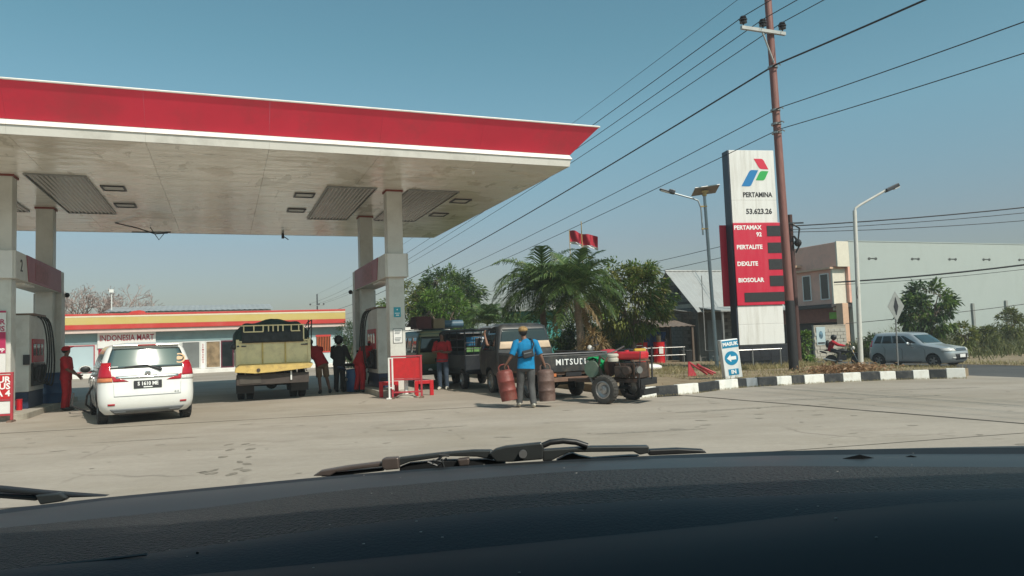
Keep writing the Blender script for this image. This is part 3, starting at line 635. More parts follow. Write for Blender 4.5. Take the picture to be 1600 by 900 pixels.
while z < RZ-.25:
    y = .06 - (.19 if row % 2 else 0)
    while y < GW-.1:
        y0, y1 = max(y, .01), min(y+.34, GW-.01); c = (y0+y1)/2
        if y1-y0 > .12 and z+.13 < min(zmax(y0), zmax(y1)) and not any(y1 > h[0] and y0 < h[1] and z+.13 > h[2] and z < h[3] for h in holes) and not (z > 2.55 and z < 2.74) and cnt < 298:
            if proto is None: proto = bb.build('brick', M['breeze_brick'], hs); o = proto
            else: o = proto.copy(); C.objects.link(o)
            o.location = (-.006 + random.uniform(-.006,.006), c, z+.075); o.scale = (1, (y1-y0)/.34, 1); cnt += 1
        y += .375
    z += .165; row += 1
# concrete ring beam, posts, gable openings
b = MB(); b.bx(-.03, .03, -.02, GW+.02, 2.56, 2.74); b.build('ring_beam', M['concrete_edge'], hs)
for y in (.0, 1.15, 2.35, GW):
    b = MB(); b.bx(-.035, .02, y-.07, y+.07, 0, 2.555); b.build('concrete_post', mat('post_concrete', (.15,.15,.14), .9), hs)
b = MB(); b.bx(-.02, .05, 1.38, 1.72, 3.08, 3.53); b.build('gable_opening', M['black'], hs)
b = MB(); b.prism([(1.0,3.08),(1.3,3.08),(1.3,3.4)], (-.02,0,0),(0,1,0),(0,0,1),(.05,0,0)); b.build('gable_opening', M['black'], hs)
n = 40
def slope(y0, z0, y1, z1, nm):
    b = MB(); b.grid([[(-.35+(LN+.5)*i/n, y0+(y1-y0)*t, z0+(z1-z0)*t + (.018 if i % 2 else -.012)) for i in range(n+1)] for t in (0, .5, 1)]); o = b.build(nm, M['sheet_roof'], hs, fix=False)
    s = o.modifiers.new('thick', 'SOLIDIFY'); s.thickness = .02
slope(-.55, EZ-.30, ry, RZ, 'roof_slope'); slope(ry, RZ, GW+.6, EZ-.3, 'roof_slope')
b = MB(); b.tube([(-.37, ry, RZ+.02), (LN+.17, ry, RZ+.02)], .05, 6); b.build('ridge_cap', M['zinc'], hs)
b = MB(); b.box((-.7, .9, 2.42), (1.2, 1.5, .04), ry=R(8)); b.build('side_awning', M['zinc'], hs)
# front (long) side with awning, door and posters
b = MB(); b.box((1.9,-1.0,2.42),(4.0,1.7,.05), rx=R(8)); b.build('front_awning', M['sheet_roof'], hs)
for x in (.1, 1.7, 3.6):
    b = MB(); b.bx(x-.04,x+.04,-1.7,-1.62,.1,2.28); b.build('awning_post', M['zinc'], hs)
b = MB(); b.bx(.5, 1.3, -.02, .019, .1, 1.95); b.build('door', mat('grey_door', (.13,.15,.16), .6), hs)
proto2 = None; row = 0; z = .05
while z < 2.3:
    x = 1.45 - (.19 if row % 2 else 0)
    while x < LN-.1:
        if x > 1.38:
            if proto2 is None:
                q = MB(); q.box((0,0,0),(.34,.03,.15)); o = proto2 = q.build('brick', M['breeze_brick'], hs)
            else: o = proto2.copy(); C.objects.link(o)
            o.location = (x+.17, -.004+random.uniform(-.005,.005), z+.075)
        x += .375
    z += .165; row += 1
b = MB(); b.bx(.75, 1.55, -1.76, -1.72, 1.62, 2.12); po = b.build('hanging_banner', mat('banner_yellow', (.62,.36,.04), .5, var=.1), hs)
b = MB(); b.ball((1.15,-1.765,1.86), .17, 12, 6, (1.2,.05,.8)); b.build('banner_print', mat('banner_print', (.5,.03,.02), .5, var=.6, scale=6), po)
b = MB(); b.ball((1.0,-1.768,1.95), .09, 12, 6, (1.2,.05,.8)); b.build('banner_print', M['ink_white'], po)
b = MB(); b.bx(2.6, 3.5, -.5, -.45, 1.1, 1.8); b.build('low_wall', M['brick_red'], hs)
# roadside fuel kiosk at the house: two red hand pumps and blue tarpaulin
r = thing('blue_tarpaulin', 'blue tarpaulin hung behind the red hand fuel pumps', 'tarpaulin', (6.0, 33.3, .1), R(8))
b = MB(); b.grid([[(-.55+1.5*i/20, .05*math.sin(i*1.3)+.1*math.sin(j*.8), .75+.65*j/6) for i in range(21)] for j in range(7)]); o = b.build('cloth', mat('blue_tarp', (.02,.08,.26), .6, var=.2), r, smooth=60); s = o.modifiers.new('thick','SOLIDIFY'); s.thickness = .01
b = MB(); b.tube([(-.55,0,0),(-.55,.05,1.42),(.95,.05,1.42),(.95,0,0)], .03, 6); b.build('frame', M['zinc'], r)
for k, (x, y, lb) in enumerate(((5.55,31.8,'red hand fuel pump on the left, before the blue tarpaulin'), (6.25,31.6,'red hand fuel pump on the right, before the blue tarpaulin'))):
    r = thing('hand_fuel_pump', lb, 'fuel pump', (x, y, .12), R(8), 'red hand fuel pumps by the brick house')
    b = MB(); b.lathe([(0,0),(.24,0),(.25,.03),(.24,.06),(.24,.46),(.25,.48),(.24,.50),(.24,.92),(.25,.95),(0,.95)], 20, caps=False); b.build('drum', M['red_plain'], r, smooth=40)
    b = MB(); b.cyl((0,0,.95),(0,0,1.22),.10,n=14); b.build('measuring_jar', mat('jar', (.35,.33,.2), .2), r, smooth=40)
    b = MB(); b.cyl((0,0,1.22),(0,0,1.28),.13,n=14); b.build('jar_lid', M['dark_metal'], r)
    b = MB(); b.bx(-.09,.09,-.262,-.245,.45,.75); b.build('paper_label', M['poster_white'], r)
    b = MB(); b.tube([(.1,0,1.1),(.3,-.05,1.0),(.33,-.1,.6),(.26,-.12,.4)], .018, 6); b.build('hose', M['black_rubber'], r)
r = thing('added_lean_to', 'rusty sheet metal lean-to on posts, added to shade the red hand fuel pumps', 'shelter', (5.95, 32.4, .1), R(8))  # invented shelter, added to put the pumps in shade
q = MB(); n = 24; q.grid([[(-1.3+2.9*i/n, y, z+(.02 if i % 2 else -.01)) for i in range(n+1)] for y, z in ((-1.5,1.62),(0,1.80),(1.4,2.0))]); o = q.build('roof', mat('rusty_sheet', (.20,.15,.12), .7, var=.3, scale=2), r, fix=False); sd = o.modifiers.new('thick','SOLIDIFY'); sd.thickness = .02
for x in (-1.2, 1.5):
    for y, h in ((-1.4,1.6),(1.3,1.95)):
        q = MB(); q.bx(x-.04,x+.04,y-.04,y+.04,0,h); q.build('post', M['bark_post'] if 'bark_post' in M else mk('bark_post', (.12,.09,.07), .9), r)
q = MB(); q.bx(-1.25,1.55,1.35,1.39,.0,1.9); q.build('added_back_wall', mat('added_wall_dark', (.06,.06,.065), .8, var=.3), r)  # dark sheet added to deepen the shade behind the pumps
r = thing('rail_fence', 'low thin metal rail in front of the red hand fuel pumps', 'fence', (4.8, 30.4, .14), R(6))
for x in (0, .75, 1.5, 2.3):
    b = MB(); b.cyl((x,0,0),(x,0,.72),.02,n=8); b.build('post', M['zinc'], r)
for z in (.70, .38):
    b = MB(); b.cyl((-.05,0,z),(2.35,0,z),.016,n=8); b.build('rail', M['zinc'], r)
b = MB(); b.bx(-.3,.3,-.25,.25,0,.04); b.bx(-.3,.3,-.25,-.22,.04,.55); b.bx(-.3,.3,.22,.25,.04,.55); b.bx(-.3,-.27,-.219,.219,.04,.55); b.bx(.27,.3,-.219,.219,.04,.55); b.bx(-.28,.28,-.2,.2,.5,.53)
tag(b.build('bottle_rack', M['black'], loc=(7.5,31.8,.12), bevel=.01), 'black rack standing at the brick house gable end beside the red pumps', 'rack')
# ================================================================== PINK HOUSE, PALE WALL
mk('pink_wall', (.78,.44,.34), .7, var=.06, scale=1.2, dirt=(.34,.24,.2), dscale=1.5, damt=.35)
mk('peach_trim', (.62,.40,.27), .6, var=.06); mk('pale_wall', (.385,.43,.41), .8, var=.05, scale=.5, dirt=(.30,.335,.315), dscale=.5, damt=.6, bump=.25, stretch=(1,1,.45))
mk('maroon_wall', (.26,.10,.075), .7, var=.15); mk('cream_side', (.68,.63,.52), .7, var=.06)
g0 = -.62
pw = thing('warehouse_wall', 'long high pale grey green side wall of a warehouse by the road', 'wall', W(34.3, 16.3), TH)
b = MB(); b.bx(0, 27, 0, .3, g0, 7.08); b.bx(3.2, 27, .301, 12, g0, 7.08); b.build('wall', M['pale_wall'], pw)
b = MB(); b.bx(-.02, 27.05, -.03, .33, 7.085, 7.14); b.build('wall_cap', M['pale_wall'], pw)
for a in (36.35, 40.35, 44.01, 47.52, 51.4):
    b = MB()
    b.bx(a-34.3-.28, a-34.3+.28, -.03, -.002, 5.93, 5.98); b.ball((a-34.3-.3,-.02,5.94), .13, 8, 5, (1,.15,.7)); b.ball((a-34.3+.3,-.02,5.94), .13, 8, 5, (1,.15,.7)); b.build('anchor_stain', mat('anchor', (.07,.075,.07), .7) if 'anchor' not in M else M['anchor'], pw); 
    if 'anchor' not in M: M['anchor'] = bpy.data.materials['anchor']
for a, z in ((45.61, 2.75), (49.15, 2.9), (42.6, 2.6)):
    b = MB(); b.bx(a-34.3-.10, a-34.3+.10, -.14, -.002, g0, z); b.build('pilaster', mat('pilaster_grey', (.27,.28,.26), .8) if 'pilaster_grey' not in bpy.data.materials else bpy.data.materials['pilaster_grey'], pw)
b = MB(); b.bx(-.01, 27, -.012, -.003, g0, .55); b.build('damp_base', mat('damp_base', (.30,.32,.29), .8, var=.2, scale=.8), pw)
ph = thing('pink_house', 'two storey pink house with a tilted open window beside the warehouse wall', 'house', W(33.5, 16.3), TH)
# facade faces -x; local y from 0 (near corner, px 1325) to 9
b = MB(); b.bx(.6, .79, -.0, 9, 3.0, 7.0); b.bx(.791, 3.9, .31, 9, 3.0, 7.0); b.bx(1.6, 3.9, .31, 9, g0, 2.99); b.build('wall', M['pink_wall'], ph)
b = MB(); b.bx(-.4, .598, -.05, 9, 5.4, 7.02); b.build('roof_parapet', M['pink_wall'], ph, bevel=.02)
b = MB(); b.bx(-.42, .62, -.16, -.052, 5.38, 7.06); b.build('parapet_end', M['cream_side'], ph)
b = MB(); b.bx(-.5, .598, .35, 4.1, 2.95, 5.25); b.build('upper_room', M['pink_wall'], ph, bevel=.015)
b = MB(); b.bx(-.55, .6, .22, .348, 2.5, 5.32); b.build('room_end', M['cream_side'], ph)
b = MB(); b.bx(-.8, .4, .15, 4.4, 5.255, 5.38); b.build('window_canopy', M['peach_trim'], ph, bevel=.01)
b = MB(); b.bx(-1.0, .3, 3.1, 4.9, 5.62, 5.78); b.build('porch_slab', M['peach_trim'], ph, bevel=.01)
b = MB(); b.bx(-.9, 1.5, .1, 9, 2.72, 2.93); b.build('floor_slab', mat('slab_dark', (.05,.045,.045), .7), ph)
b = MB(); b.bx(.3, .6, .5, 9, 1.75, 2.70); b.build('ground_floor_beam', M['maroon_wall'], ph)
b = MB(); b.bx(1.2, 1.59, .5, 9, g0, 1.74); b.build('shop_front', M['black'], ph)
b = MB(); b.bx(-.7, -.2, -.6, -.05, g0, 2.95); b.build('corner_pillar', M['peach_trim'], ph, bevel=.02)
def pwin(y0, y1, z0, z1, nm, tilt=0.):
    f = MB(); t = .07
    for (u0,u1,v0,v1) in ((y0,y1,z0,z0+t),(y0,y1,z1-t,z1),(y0,y0+t,z0+t,z1-t),(y1-t,y1,z0+t,z1-t)): f.bx(-.03,.02,u0,u1,v0,v1)
    o = f.build(nm, M['white_plain'], ph); o.location = (-.53, 0, 0); g = MB(); g.bx(-.012,.008,y0+t,y1-t,z0+t,z1-t); g.build('pane', M['glass_dark'], o)
    return o
for k in range(3):
    y1 = 2.95 - k*.80; o = pwin(y1-.78, y1, 3.25, 5.02, 'window')
    if k == 1: o.rotation_euler = (R(-7), R(5), 0); o.location = (-.62, 0, .05); o.location.y = .45; o.location.z = .12
o = pwin(3.55, 4.05, 3.0, 5.1, 'balcony_door')
b = MB(); b.bx(-.2,.1,.4,1.05,1.95,2.4); b.build('green_sign', mat('lime', (.18,.46,.03), .5), ph)
# brick fence wall before the pink house, brick by brick
mk('pale_brick', (.42,.40,.35), .9, var=.2, scale=5, dirt=(.25,.23,.2), dscale=3, damt=.5)
bw = thing('brick_fence_wall', 'low pale brick wall with a blue and white poster in front of pink house', 'wall', (21.1, 46.5, 0), TH+R(90))
b = MB(); b.bx(0, .14, 0, 2.6, g0, 1.5); b.build('wall_core', M['concrete_edge'], bw)
pr = None
for rr in range(9):
    for cc in range(6):
        y = .02 + cc*.49 - (.24 if rr % 2 else 0)
        y0, y1 = max(y,.01), min(y+.46, 2.59)
        if y1-y0 < .15: continue
        if pr is None: q = MB(); q.box((0,0,0),(.04,.46,.19)); o = pr = q.build('brick', M['pale_brick'], bw)
        else: o = pr.copy(); C.objects.link(o)
        o.location = (-.012+random.uniform(-.01,.01), (y0+y1)/2, g0+.12+rr*.215); o.scale = (1,(y1-y0)/.46,1)
b = MB(); b.bx(-.05, -.038, 1.75, 2.45, .35, 1.45); o = b.build('poster', M['poster_blue'], bw)
b = MB(); b.ball((-.052,2.1,.95), .25, 10, 6, (.02,.7,1)); b.build('poster_print', mat('poster_print', (.10,.18,.24), .6, var=.8, scale=4), o)
b = MB(); b.bx(-.056, -.051, 1.82, 2.38, .40, .50); b.build('poster_print', M['ink_black'], o)
b = MB(); b.bx(-.02,.16,-.03,2.63,1.505,1.56); b.build('wall_cap', M['concrete_edge'], bw)
# ================================================================== PRICE PYLON
mk('pylon_white', (.74,.73,.70), .4, var=.03, scale=1, dirt=(.40,.37,.31), dscale=1.1, damt=.55, stretch=(4,4,.35))
mk('pylon_side', (.035,.045,.065), .45, var=.1); mk('pylon_red', (.56,.012,.045), .4, var=.07, scale=1.2, dirt=(.50,.08,.10), dscale=1.2, damt=.5, stretch=(3,3,.5))
mk('tile_dark', (.022,.025,.032), .3, var=.2, scale=3); mk('logo_blue', (.0,.17,.42), .5, var=0); mk('logo_green', (.02,.36,.07), .5, var=0); mk('logo_red', (.60,.012,.05), .5, var=0)
PR = R(10)
py = thing('price_pylon', 'tall fuel station price pylon, white over red panels with a three colour logo', 'sign', (7.55, 24.7, .1), PR)
Wd = 1.72; D = .42
b = MB(); b.bx(0.0, Wd, .0, D, .85, 7.55); b.build('sign_body', M['pylon_side'], py, bevel=.02)
for (z0, z1, nm) in ((5.02+.78,7.54,'upper_panel'), (5.02,5.02+.775,'number_panel'), (1.55,2.18,'lower_panel'), (.86,1.545,'lower_panel')):
    b = MB(); b.bx(.05, Wd-.01, -.02, -.001, z0, z1); b.build(nm, M['pylon_white'], py, bevel=.006)
b = MB(); b.bx(.03, Wd+.22, -.07, -.022, 2.19, 5.01); rp = b.build('red_panel', M['pylon_red'], py, bevel=.01)
b = MB(); b.bx(-.22, Wd+.22, D+.002, D+.06, 2.19, 5.01); b.build('rear_red_panel', M['pylon_red'], py, bevel=.01)
# tiled base
b = MB(); b.bx(-.02, Wd+.14, -.12, D+.08, -.2, .84); b.build('plinth', M['mortar'], py)
for i in range(5):
    for j in range(2):
        q = MB(); w = (Wd+.16)/5; q.bx(-.02+i*w+.006, -.02+(i+1)*w-.006, -.135, -.12, .0+j*.42+.006, .0+(j+1)*.42-.006); q.build('tile', M['tile_dark'], py)
def para(pts, m, nm):
    q = MB(); q.prism(pts, (0,-.021,0),(1,0,0),(0,0,1),(0,-.006,0)); q.build(nm, m, py)
def lx(px, pyy): return (.05+(px-1137-(pyy-234)*.058)/72*1.62, 7.55-(pyy-234)*.02178)
def rnd(poly, r=.05):
    out = []
    for i, p in enumerate(poly):
        a, c = Vector(poly[i-1]), Vector(poly[(i+1)%len(poly)]); p = Vector(p)
        if i in (0, 2): out.append(tuple(p)); continue
        u, v = (a-p).normalized()*r*1.6, (c-p).normalized()*r*1.6
        for t in (0,.33,.66,1): out.append(tuple((p+u)*(1-t)**2 + p*2*t*(1-t) + (p+v)*t*t))
    return out
para(rnd([lx(1178,248),lx(1193,248),lx(1202.5,265),lx(1188,264.5)]), M['logo_red'], 'logo_mark')
para(rnd([lx(1158,292),lx(1172,266),lx(1185.5,266.5),lx(1173,292.5)]), M['logo_blue'], 'logo_mark')
para(rnd([lx(1181.5,282.5),lx(1189,267.5),lx(1202.5,268),lx(1195.5,283)]), M['logo_green'], 'logo_mark')
text('sign_lettering', 'PERTAMINA', .235, py, (1.02, -.022, 5.98), m=M['ink_black'], bold=.007, sx=.86)
text('sign_lettering', '53.623.26', .25, py, (1.04, -.022, 5.40), m=M['ink_black'], bold=.008, sx=.98)
for t, z, x, al in (('PERTAMAX', 4.84, 1.06, 'RIGHT'), ('92', 4.60, 1.06, 'RIGHT'), ('PERTALITE', 4.17, 1.06, 'RIGHT'), ('DEXLITE', 3.60, .86, 'RIGHT'), ('BIOSOLAR', 3.04, 1.04, 'RIGHT')):
    text('fuel_lettering', t, .20, rp, (x, -.072, z), m=M['ink_white'], align=al, bold=.007)
mk('led_panel', (.03,.03,.032), .3, var=.2, scale=20)
for z in (4.72, 4.14, 3.57, 3.0):
    q = MB(); q.bx(1.26, 1.86, -.082, -.071, z-.18, z+.18); q.build('price_display', M['led_panel'], rp)
q = MB(); q.bx(.30, 1.84, -.082, -.071, 2.30, 2.62); q.build('text_display', M['led_panel'], rp)
# little pipe rail around the pylon
r = thing('pipe_rail', 'thin pale pipe rail around the dark tiled pylon base', 'rail', (6.9, 24.1, .2), PR)
for x in (0, 1.0, 2.0):
    b = MB(); b.cyl((x,0,-.1),(x,0,.62),.022,n=8); b.build('post', M['steel'], r)
b = MB(); b.cyl((-.05,0,.6),(2.05,0,.6),.018,n=8); b.build('rail', M['steel'], r)
b = MB(); b.tube([(0,0,.6),(-.1,1.2,.6),(-.1,1.2,3.2)], .018, 6); b.build('conduit', M['steel'], r)
# ================================================================== ENTRY SIGN
sgn = thing('entry_sign', 'leaning white entry sign box with a blue circle and left arrow by the kerb', 'sign', (5.82, 19.55, .18), R(4)); sgn.rotation_euler = (0, R(-5), R(6))
mk('sign_blue', (.0,.22,.40), .45, var=.05); mk('sign_white', (.72,.73,.72), .4, var=.04, dirt=(.4,.38,.33), dscale=3, damt=.3)
b = MB(); b.bx(-.24, .24, -.02, .20, .02, 1.06); b.build('sign_box', M['sign_white'], sgn, bevel=.015)
q = MB(); q.bx(-.21, .23, -.027, -.021, .84, 1.03); o = q.build('blue_header', M['sign_blue'], sgn); text('sign_lettering', 'MASUK', .128, o, (.01,-.030,.935), m=M['ink_white'], bold=.006)
q = MB(); q.cyl((0,-.021,.56),(0,-.027,.56),.185,n=40); o = q.build('blue_disc', M['sign_blue'], sgn)
q = MB(); q.prism([(-.13,0),(-.02,.10),(-.02,.045),(.125,.045),(.125,-.045),(-.02,-.045),(-.02,-.10)], (0,-.028,.56),(1,0,0),(0,0,1),(0,-.004,0)); q.build('white_arrow', M['ink_white'], o)
q = MB(); q.bx(-.13, .15, -.027, -.021, .11, .27); o = q.build('blue_footer', M['sign_blue'], sgn); text('sign_lettering', 'IN', .14, o, (.01,-.030,.19), m=M['ink_white'], bold=.006)
# ================================================================== POLES AND WIRES
mk('pole_rust', (.22,.095,.08), .6, .1, var=.2, scale=2, dirt=(.30,.18,.15), dscale=2, damt=.5, stretch=(6,6,.6))
mk('pole_black', (.02,.02,.022), .6, var=.2); mk('insulator', (.035,.028,.03), .25, var=.1); mk('arm_zinc', (.42,.42,.40), .5, .3, var=.15)
LD = -EY                                             # the line runs down the road, towards the camera
PB = Vector((8.36, 22.0, .1))
up = thing('utility_pole', 'tall rusty brown utility pole with a crossarm in front of the price pylon', 'utility pole', PB, R(0))
b = MB(); b.cyl((0,0,-.2),(-.01,0,2.2),.148,.14,n=18); b.build('pole_foot', M['pole_black'], up, smooth=40)
b = MB(); b.cyl((-.01,0,2.2),(-.11,0,12.3),.130,.105,n=18); b.build('pole', M['pole_rust'], up, smooth=40)
AH = 10.45; ad = (EX*.99).normalized(); perp = Vector((ad.y,-ad.x,0))*.16
b = MB(); a0, a1 = ad*-1.22 + perp, ad*.40 + perp
b.box(((a0+a1)/2 + Vector((-.09,0,AH))), (1.66,.09,.10), rz=TH); b.build('crossarm', M['arm_zinc'], up)
b = MB(); b.tube([ad*-.45+perp+Vector((-.09,0,AH-.05)), Vector((-.09,-.14,AH-.95))], .025, 6); b.build('arm_brace', M['arm_zinc'], up)
INS = []
for t in (-1.15, -.42, .33):
    b = MB(); p = ad*t + perp + Vector((-.09,0,AH+.05)); b.cyl(p, p+Vector((0,0,.1)), .02, n=8)
    b.lathe([(.03,.08),(.11,.10),(.11,.13),(.06,.15),(.12,.18),(.12,.21),(.06,.23),(.10,.26),(.08,.30),(.03,.31),(0,.31)], 14, c=p, caps=False); b.build('insulator', M['insulator'], up, smooth=40)
    INS.append(PB + p + Vector((0,0,.3)))
for z in (9.4, 8.05, 7.62, 7.35):
    b = MB(); b.cyl((-.085,0,z-.03),(-.085,0,z+.03),.15,n=16); b.tube([(-.085,-.14,z),(-.0,-.26,z+.02),(.08,-.2,z)], .02, 6); b.build('clamp', M['zinc'], up)
FP = Vector((-33.5, 125., -.5))
f2 = thing('far_utility_pole', 'distant thin utility pole with a crossarm rising behind the shop roof', 'utility pole', FP)
b = MB(); b.cyl((0,0,0),(0,0,10.6),.16,.11,n=8); b.build('pole', M['pole_black'], f2)
b = MB(); b.box((0,-.15,8.6),(2.5,.12,.12)); b.build('crossarm', M['arm_zinc'], f2)
for t in (-1.15,.35,1.15):
    b = MB(); b.ball((t,-.15,8.85), .16, 8, 6); b.build('insulator', M['insulator'], f2)
NP = Vector((21.6, -11.5, 0))
def wire(p, q, sag, r, label, n=22, grp=None):
    b = MB(); p, q = Vector(p), Vector(q); m = (p+q)/2
    b.tube([p.lerp(q, i/n) - Vector((0,0,sag*4*(i/n)*(1-i/n))) - m for i in range(n+1)], r, 5, caps=False)
    return tag(b.build('overhead_wire', M['pole_black'], loc=m, smooth=60), label, 'wire', grp)
dz = Vector((0,0,0))
for i, t in enumerate((-1.15,.35,1.15)):
    q = FP + Vector((t,-.15,9.0)); lb = ('left', 'middle', 'right')[i]
    wire(INS[i], q, 1.2, .014, lb+' wire from the crossarm of the rusty pole down to the far pole', grp='overhead wires')
    wire(INS[i], NP + ad*(-1.15+.75*i) + Vector((0,0,11.2)), .35, .014, lb+' wire from the rusty pole crossarm running up towards the viewer', 30, grp='overhead wires')
top = PB + Vector((-.11,0,12.25))
wire(top, FP+Vector((0,0,10.6)), 1.0, .009, 'thin topmost wire from the rusty pole tip to the far pole', grp='overhead wires'); wire(top, NP+Vector((0,0,13)), .3, .009, 'thin topmost wire from the rusty pole tip over the viewer', grp='overhead wires')
for z, zf, r, zn, lb in ((9.4, 7.2, .028, 9.45, 'thick black cable'), (8.05, 6.3, .014, 7.9, 'upper thin telephone wire'), (7.4, 5.7, .013, 7.2, 'lower thin telephone wire')):
    p = PB + Vector((-.09,-.22,z)); q = FP + Vector((.3,0,zf))
    wire(p, q, 1.3, r, lb+' sloping down left from the rusty pole to the trees', grp='overhead wires')
    wire(p, NP + Vector((0,0,zn)), .55, r, lb+' running up right from the rusty pole', 30, grp='overhead wires')
# small pole with transformer clutter behind the pylon
sp = thing('small_pole', 'thin dark utility pole right of the price pylon', 'utility pole', (11.62, 30, -.35))
b = MB(); b.cyl((0,0,0),(0,0,6.5),.12,.09,n=12); b.build('pole', mat('pole_brown', (.07,.03,.025), .7, var=.2), sp, smooth=40)
b = MB(); b.tube([(.05,-.1,6.1),(.3,-.15,5.9),(.2,-.2,5.4),(.05,-.15,5.6),(.25,-.2,5.2),(.1,-.12,4.9)], .04, 6); b.ball((.2,-.15,5.3),.16,8,6); b.build('cable_coil', M['black'], sp)
b = MB(); b.bx(-.5,.5,-.12,-.08,6.1,6.16); b.build('crossarm', M['black'], sp)
s0 = Vector((11.62, 29.8, 0))
for k, (z, q, sg_, r, lb) in enumerate((
    (6.0, Vector((45, 26, 9.3)), .9, .025, 'thick wire from the thin pole running off to the right, upper'),
    (5.85, Vector((45, 26, 8.9)), .9, .014, 'thin wire from the thin pole running off right, middle'),
    (5.75, Vector((45, 26, 8.6)), 1.1, .014, 'thin wire from the thin pole running off right, lowest'),
    (5.9, Vector((-10, 75, 6.2)), .8, .014, 'thin wire from the thin pole passing behind the pylon to the left, upper'),
    (5.4, Vector((-10, 75, 5.5)), .8, .014, 'thin wire from the thin pole passing behind the pylon to the left, lower'))):
    wire(s0+Vector((0,0,z-.35)), q, sg_, r, lb, grp='overhead wires')
wire((19.0, 43, 4.05), (44, 29, 7.4), .9, .045, 'thick black cable from the pink house across the pale wall', grp='overhead wires')
wire((19.0, 43, 3.9), (44, 30, 7.0), .9, .014, 'thin wire under the thick cable across the pale wall', grp='overhead wires')
wire((20.0, 44, 1.6), (44, 44, 4.0), .3, .02, 'low thin wire across the foot of the pale wall', grp='overhead wires')
# ------------------------------------------------------------------ street lamps
mk('lamp_pole_white', (.62,.61,.56), .5, var=.08, scale=3, dirt=(.3,.24,.17), dscale=3, damt=.45); mk('lamp_pole_grey', (.26,.30,.32), .45, .3, var=.1)
mk('solar_cell', (.02,.03,.07), .15, var=.15); mk('ochre', (.42,.29,.11), .6, var=.15); mk('panel_back', (.24,.21,.17), .6, var=.15)
r = thing('solar_street_lamp', 'slim grey street lamp with a solar panel and arm to the left of the pylon', 'street lamp', (6.62, 24.0, .1))
b = MB(); b.cyl((0,0,-.1),(-.12,0,5.85),.065,.05,n=12); b.build('pole', M['lamp_pole_grey'], r, smooth=40)
b = MB(); b.tube([(-.24,-.02,4.55),(-.26,-.02,5.45),(-.34,-.02,5.70),(-.52,-.02,5.78),(-1.15,-.02,5.98)], .028, 8); b.build('arm', M['lamp_pole_grey'], r, smooth=40)
for z in (4.75, 5.5):
    b = MB(); b.box((-.17,-.02,z),(.22,.07,.035)); b.build('bracket', M['ochre'], r)
b = MB(); b.box((-1.38,-.02,6.06),(.46,.16,.05), ry=R(18)); b.box((-1.2,-.02,6.03),(.20,.2,.12), ry=R(18)); b.build('lamp_head', M['dark_metal'], r, bevel=.015)
b = MB(); b.box((-1.42,-.02,6.035),(.30,.13,.012), ry=R(18)); b.build('lamp_lens', M['grey_band'], r)
b = MB(); b.box((-.05,.1,6.06),(.80,.62,.03), rx=R(-14), ry=R(-6)); b.build('solar_panel', M['panel_back'], r)
b = MB(); b.box((-.052,.096,6.08),(.78,.60,.012), rx=R(-14), ry=R(-6)); b.build('solar_cells', M['solar_cell'], r)
b = MB(); b.box((-.05,.1,6.062),(.83,.65,.022), rx=R(-14), ry=R(-6)); b.build('panel_frame', M['steel'], r)
b = MB(); b.cyl((-.12,0,5.85),(-.10,.02,6.03),.07,n=10); b.box((-.10,.02,6.0),(.22,.16,.06)); b.build('panel_mount', M['ochre'], r)
r = thing('street_lamp', 'white rust streaked street lamp with its arm reaching right, before the warehouse wall', 'street lamp', (12.72, 27, -.15))
b = MB(); b.cyl((0,0,-.1),(.16,0,5.9),.095,.07,n=14); b.build('pole', M['lamp_pole_white'], r, smooth=40)
b = MB(); b.tube([(.16,0,5.85),(.2,0,6.0),(.40,0,6.12),(1.35,-.05,6.62)], .045, 10); b.build('arm', M['lamp_pole_white'], r, smooth=40)
b = MB(); b.box((1.58,-.05,6.70),(.52,.24,.13), ry=R(-24)); b.build('lamp_head', M['dark_metal'], r, bevel=.02)
b = MB(); b.box((1.74,-.05,6.70),(.20,.20,.06), ry=R(-24)); b.build('lamp_lens', M['grey_band'], r)
b = MB(); b.tube([(.1,-.06,2.2),(.0,-.06,2.8),(.09,-.06,3.3)], .012, 5); b.build('loose_cable', M['black'], r)
r = thing('road_sign', 'grey back of a diamond road sign on a thin pole by the silver car', 'sign', (14.08, 27, -.45))
b = MB(); b.cyl((0,0,0),(.06,0,3.0),.028,n=10); b.build('pole', M['steel'], r)
b = MB(); d = .36; b.prism([(0,-1.55*d),(.85*d,0),(0,1.55*d),(-.85*d,0)], (.06,-.05,2.58),(1,0,0),(0,0,1),(0,.015,0)); b.build('sign_plate', mat('sign_back', (.33,.34,.32), .5, .2, var=.15, scale=4), r)
b = MB(); b.prism([(0,-.32),(.08,0),(0,.34),(-.08,0)], (.06,-.066,2.58),(1,0,0),(0,0,1),(0,.014,0)); b.build('sign_bracket', M['dark_metal'], r)
# ------------------------------------------------------------------ flag
r = thing('flag_pole', 'red and white flag flying on a slim pole behind the palms', 'flag', (3.16, 32, 0))
b = MB(); b.cyl((0,0,0),(0,0,6.5),.03,.02,n=8); b.build('pole', M['ochre'], r)
def wavy(z0, z1, x0=-.52, x1=.70):
    return [[(x0+(x1-x0)*i/20, .10*math.sin(i*.75+j*.25)+.03*i/20, z0+(z1-z0)*j/8 + .03*math.sin(i*.5) - .32*((x0+(x1-x0)*i/20)+.52)/1.22 + .12) for i in range(21)] for j in range(9)]
b = MB(); b.grid(wavy(5.50,6.0)); o = b.build('red_cloth', mat('flag_red', (.38,.012,.03), .7, var=.1), r, smooth=70, fix=False)
b = MB(); b.grid(wavy(5.40,5.50)); o = b.build('white_cloth', M['white_plain'], r, smooth=70, fix=False)
b = MB(); b.cyl((-.54,0,0),(-.54,0,6.15),.022,.015,n=8); b.build('pole', M['ochre'], r)
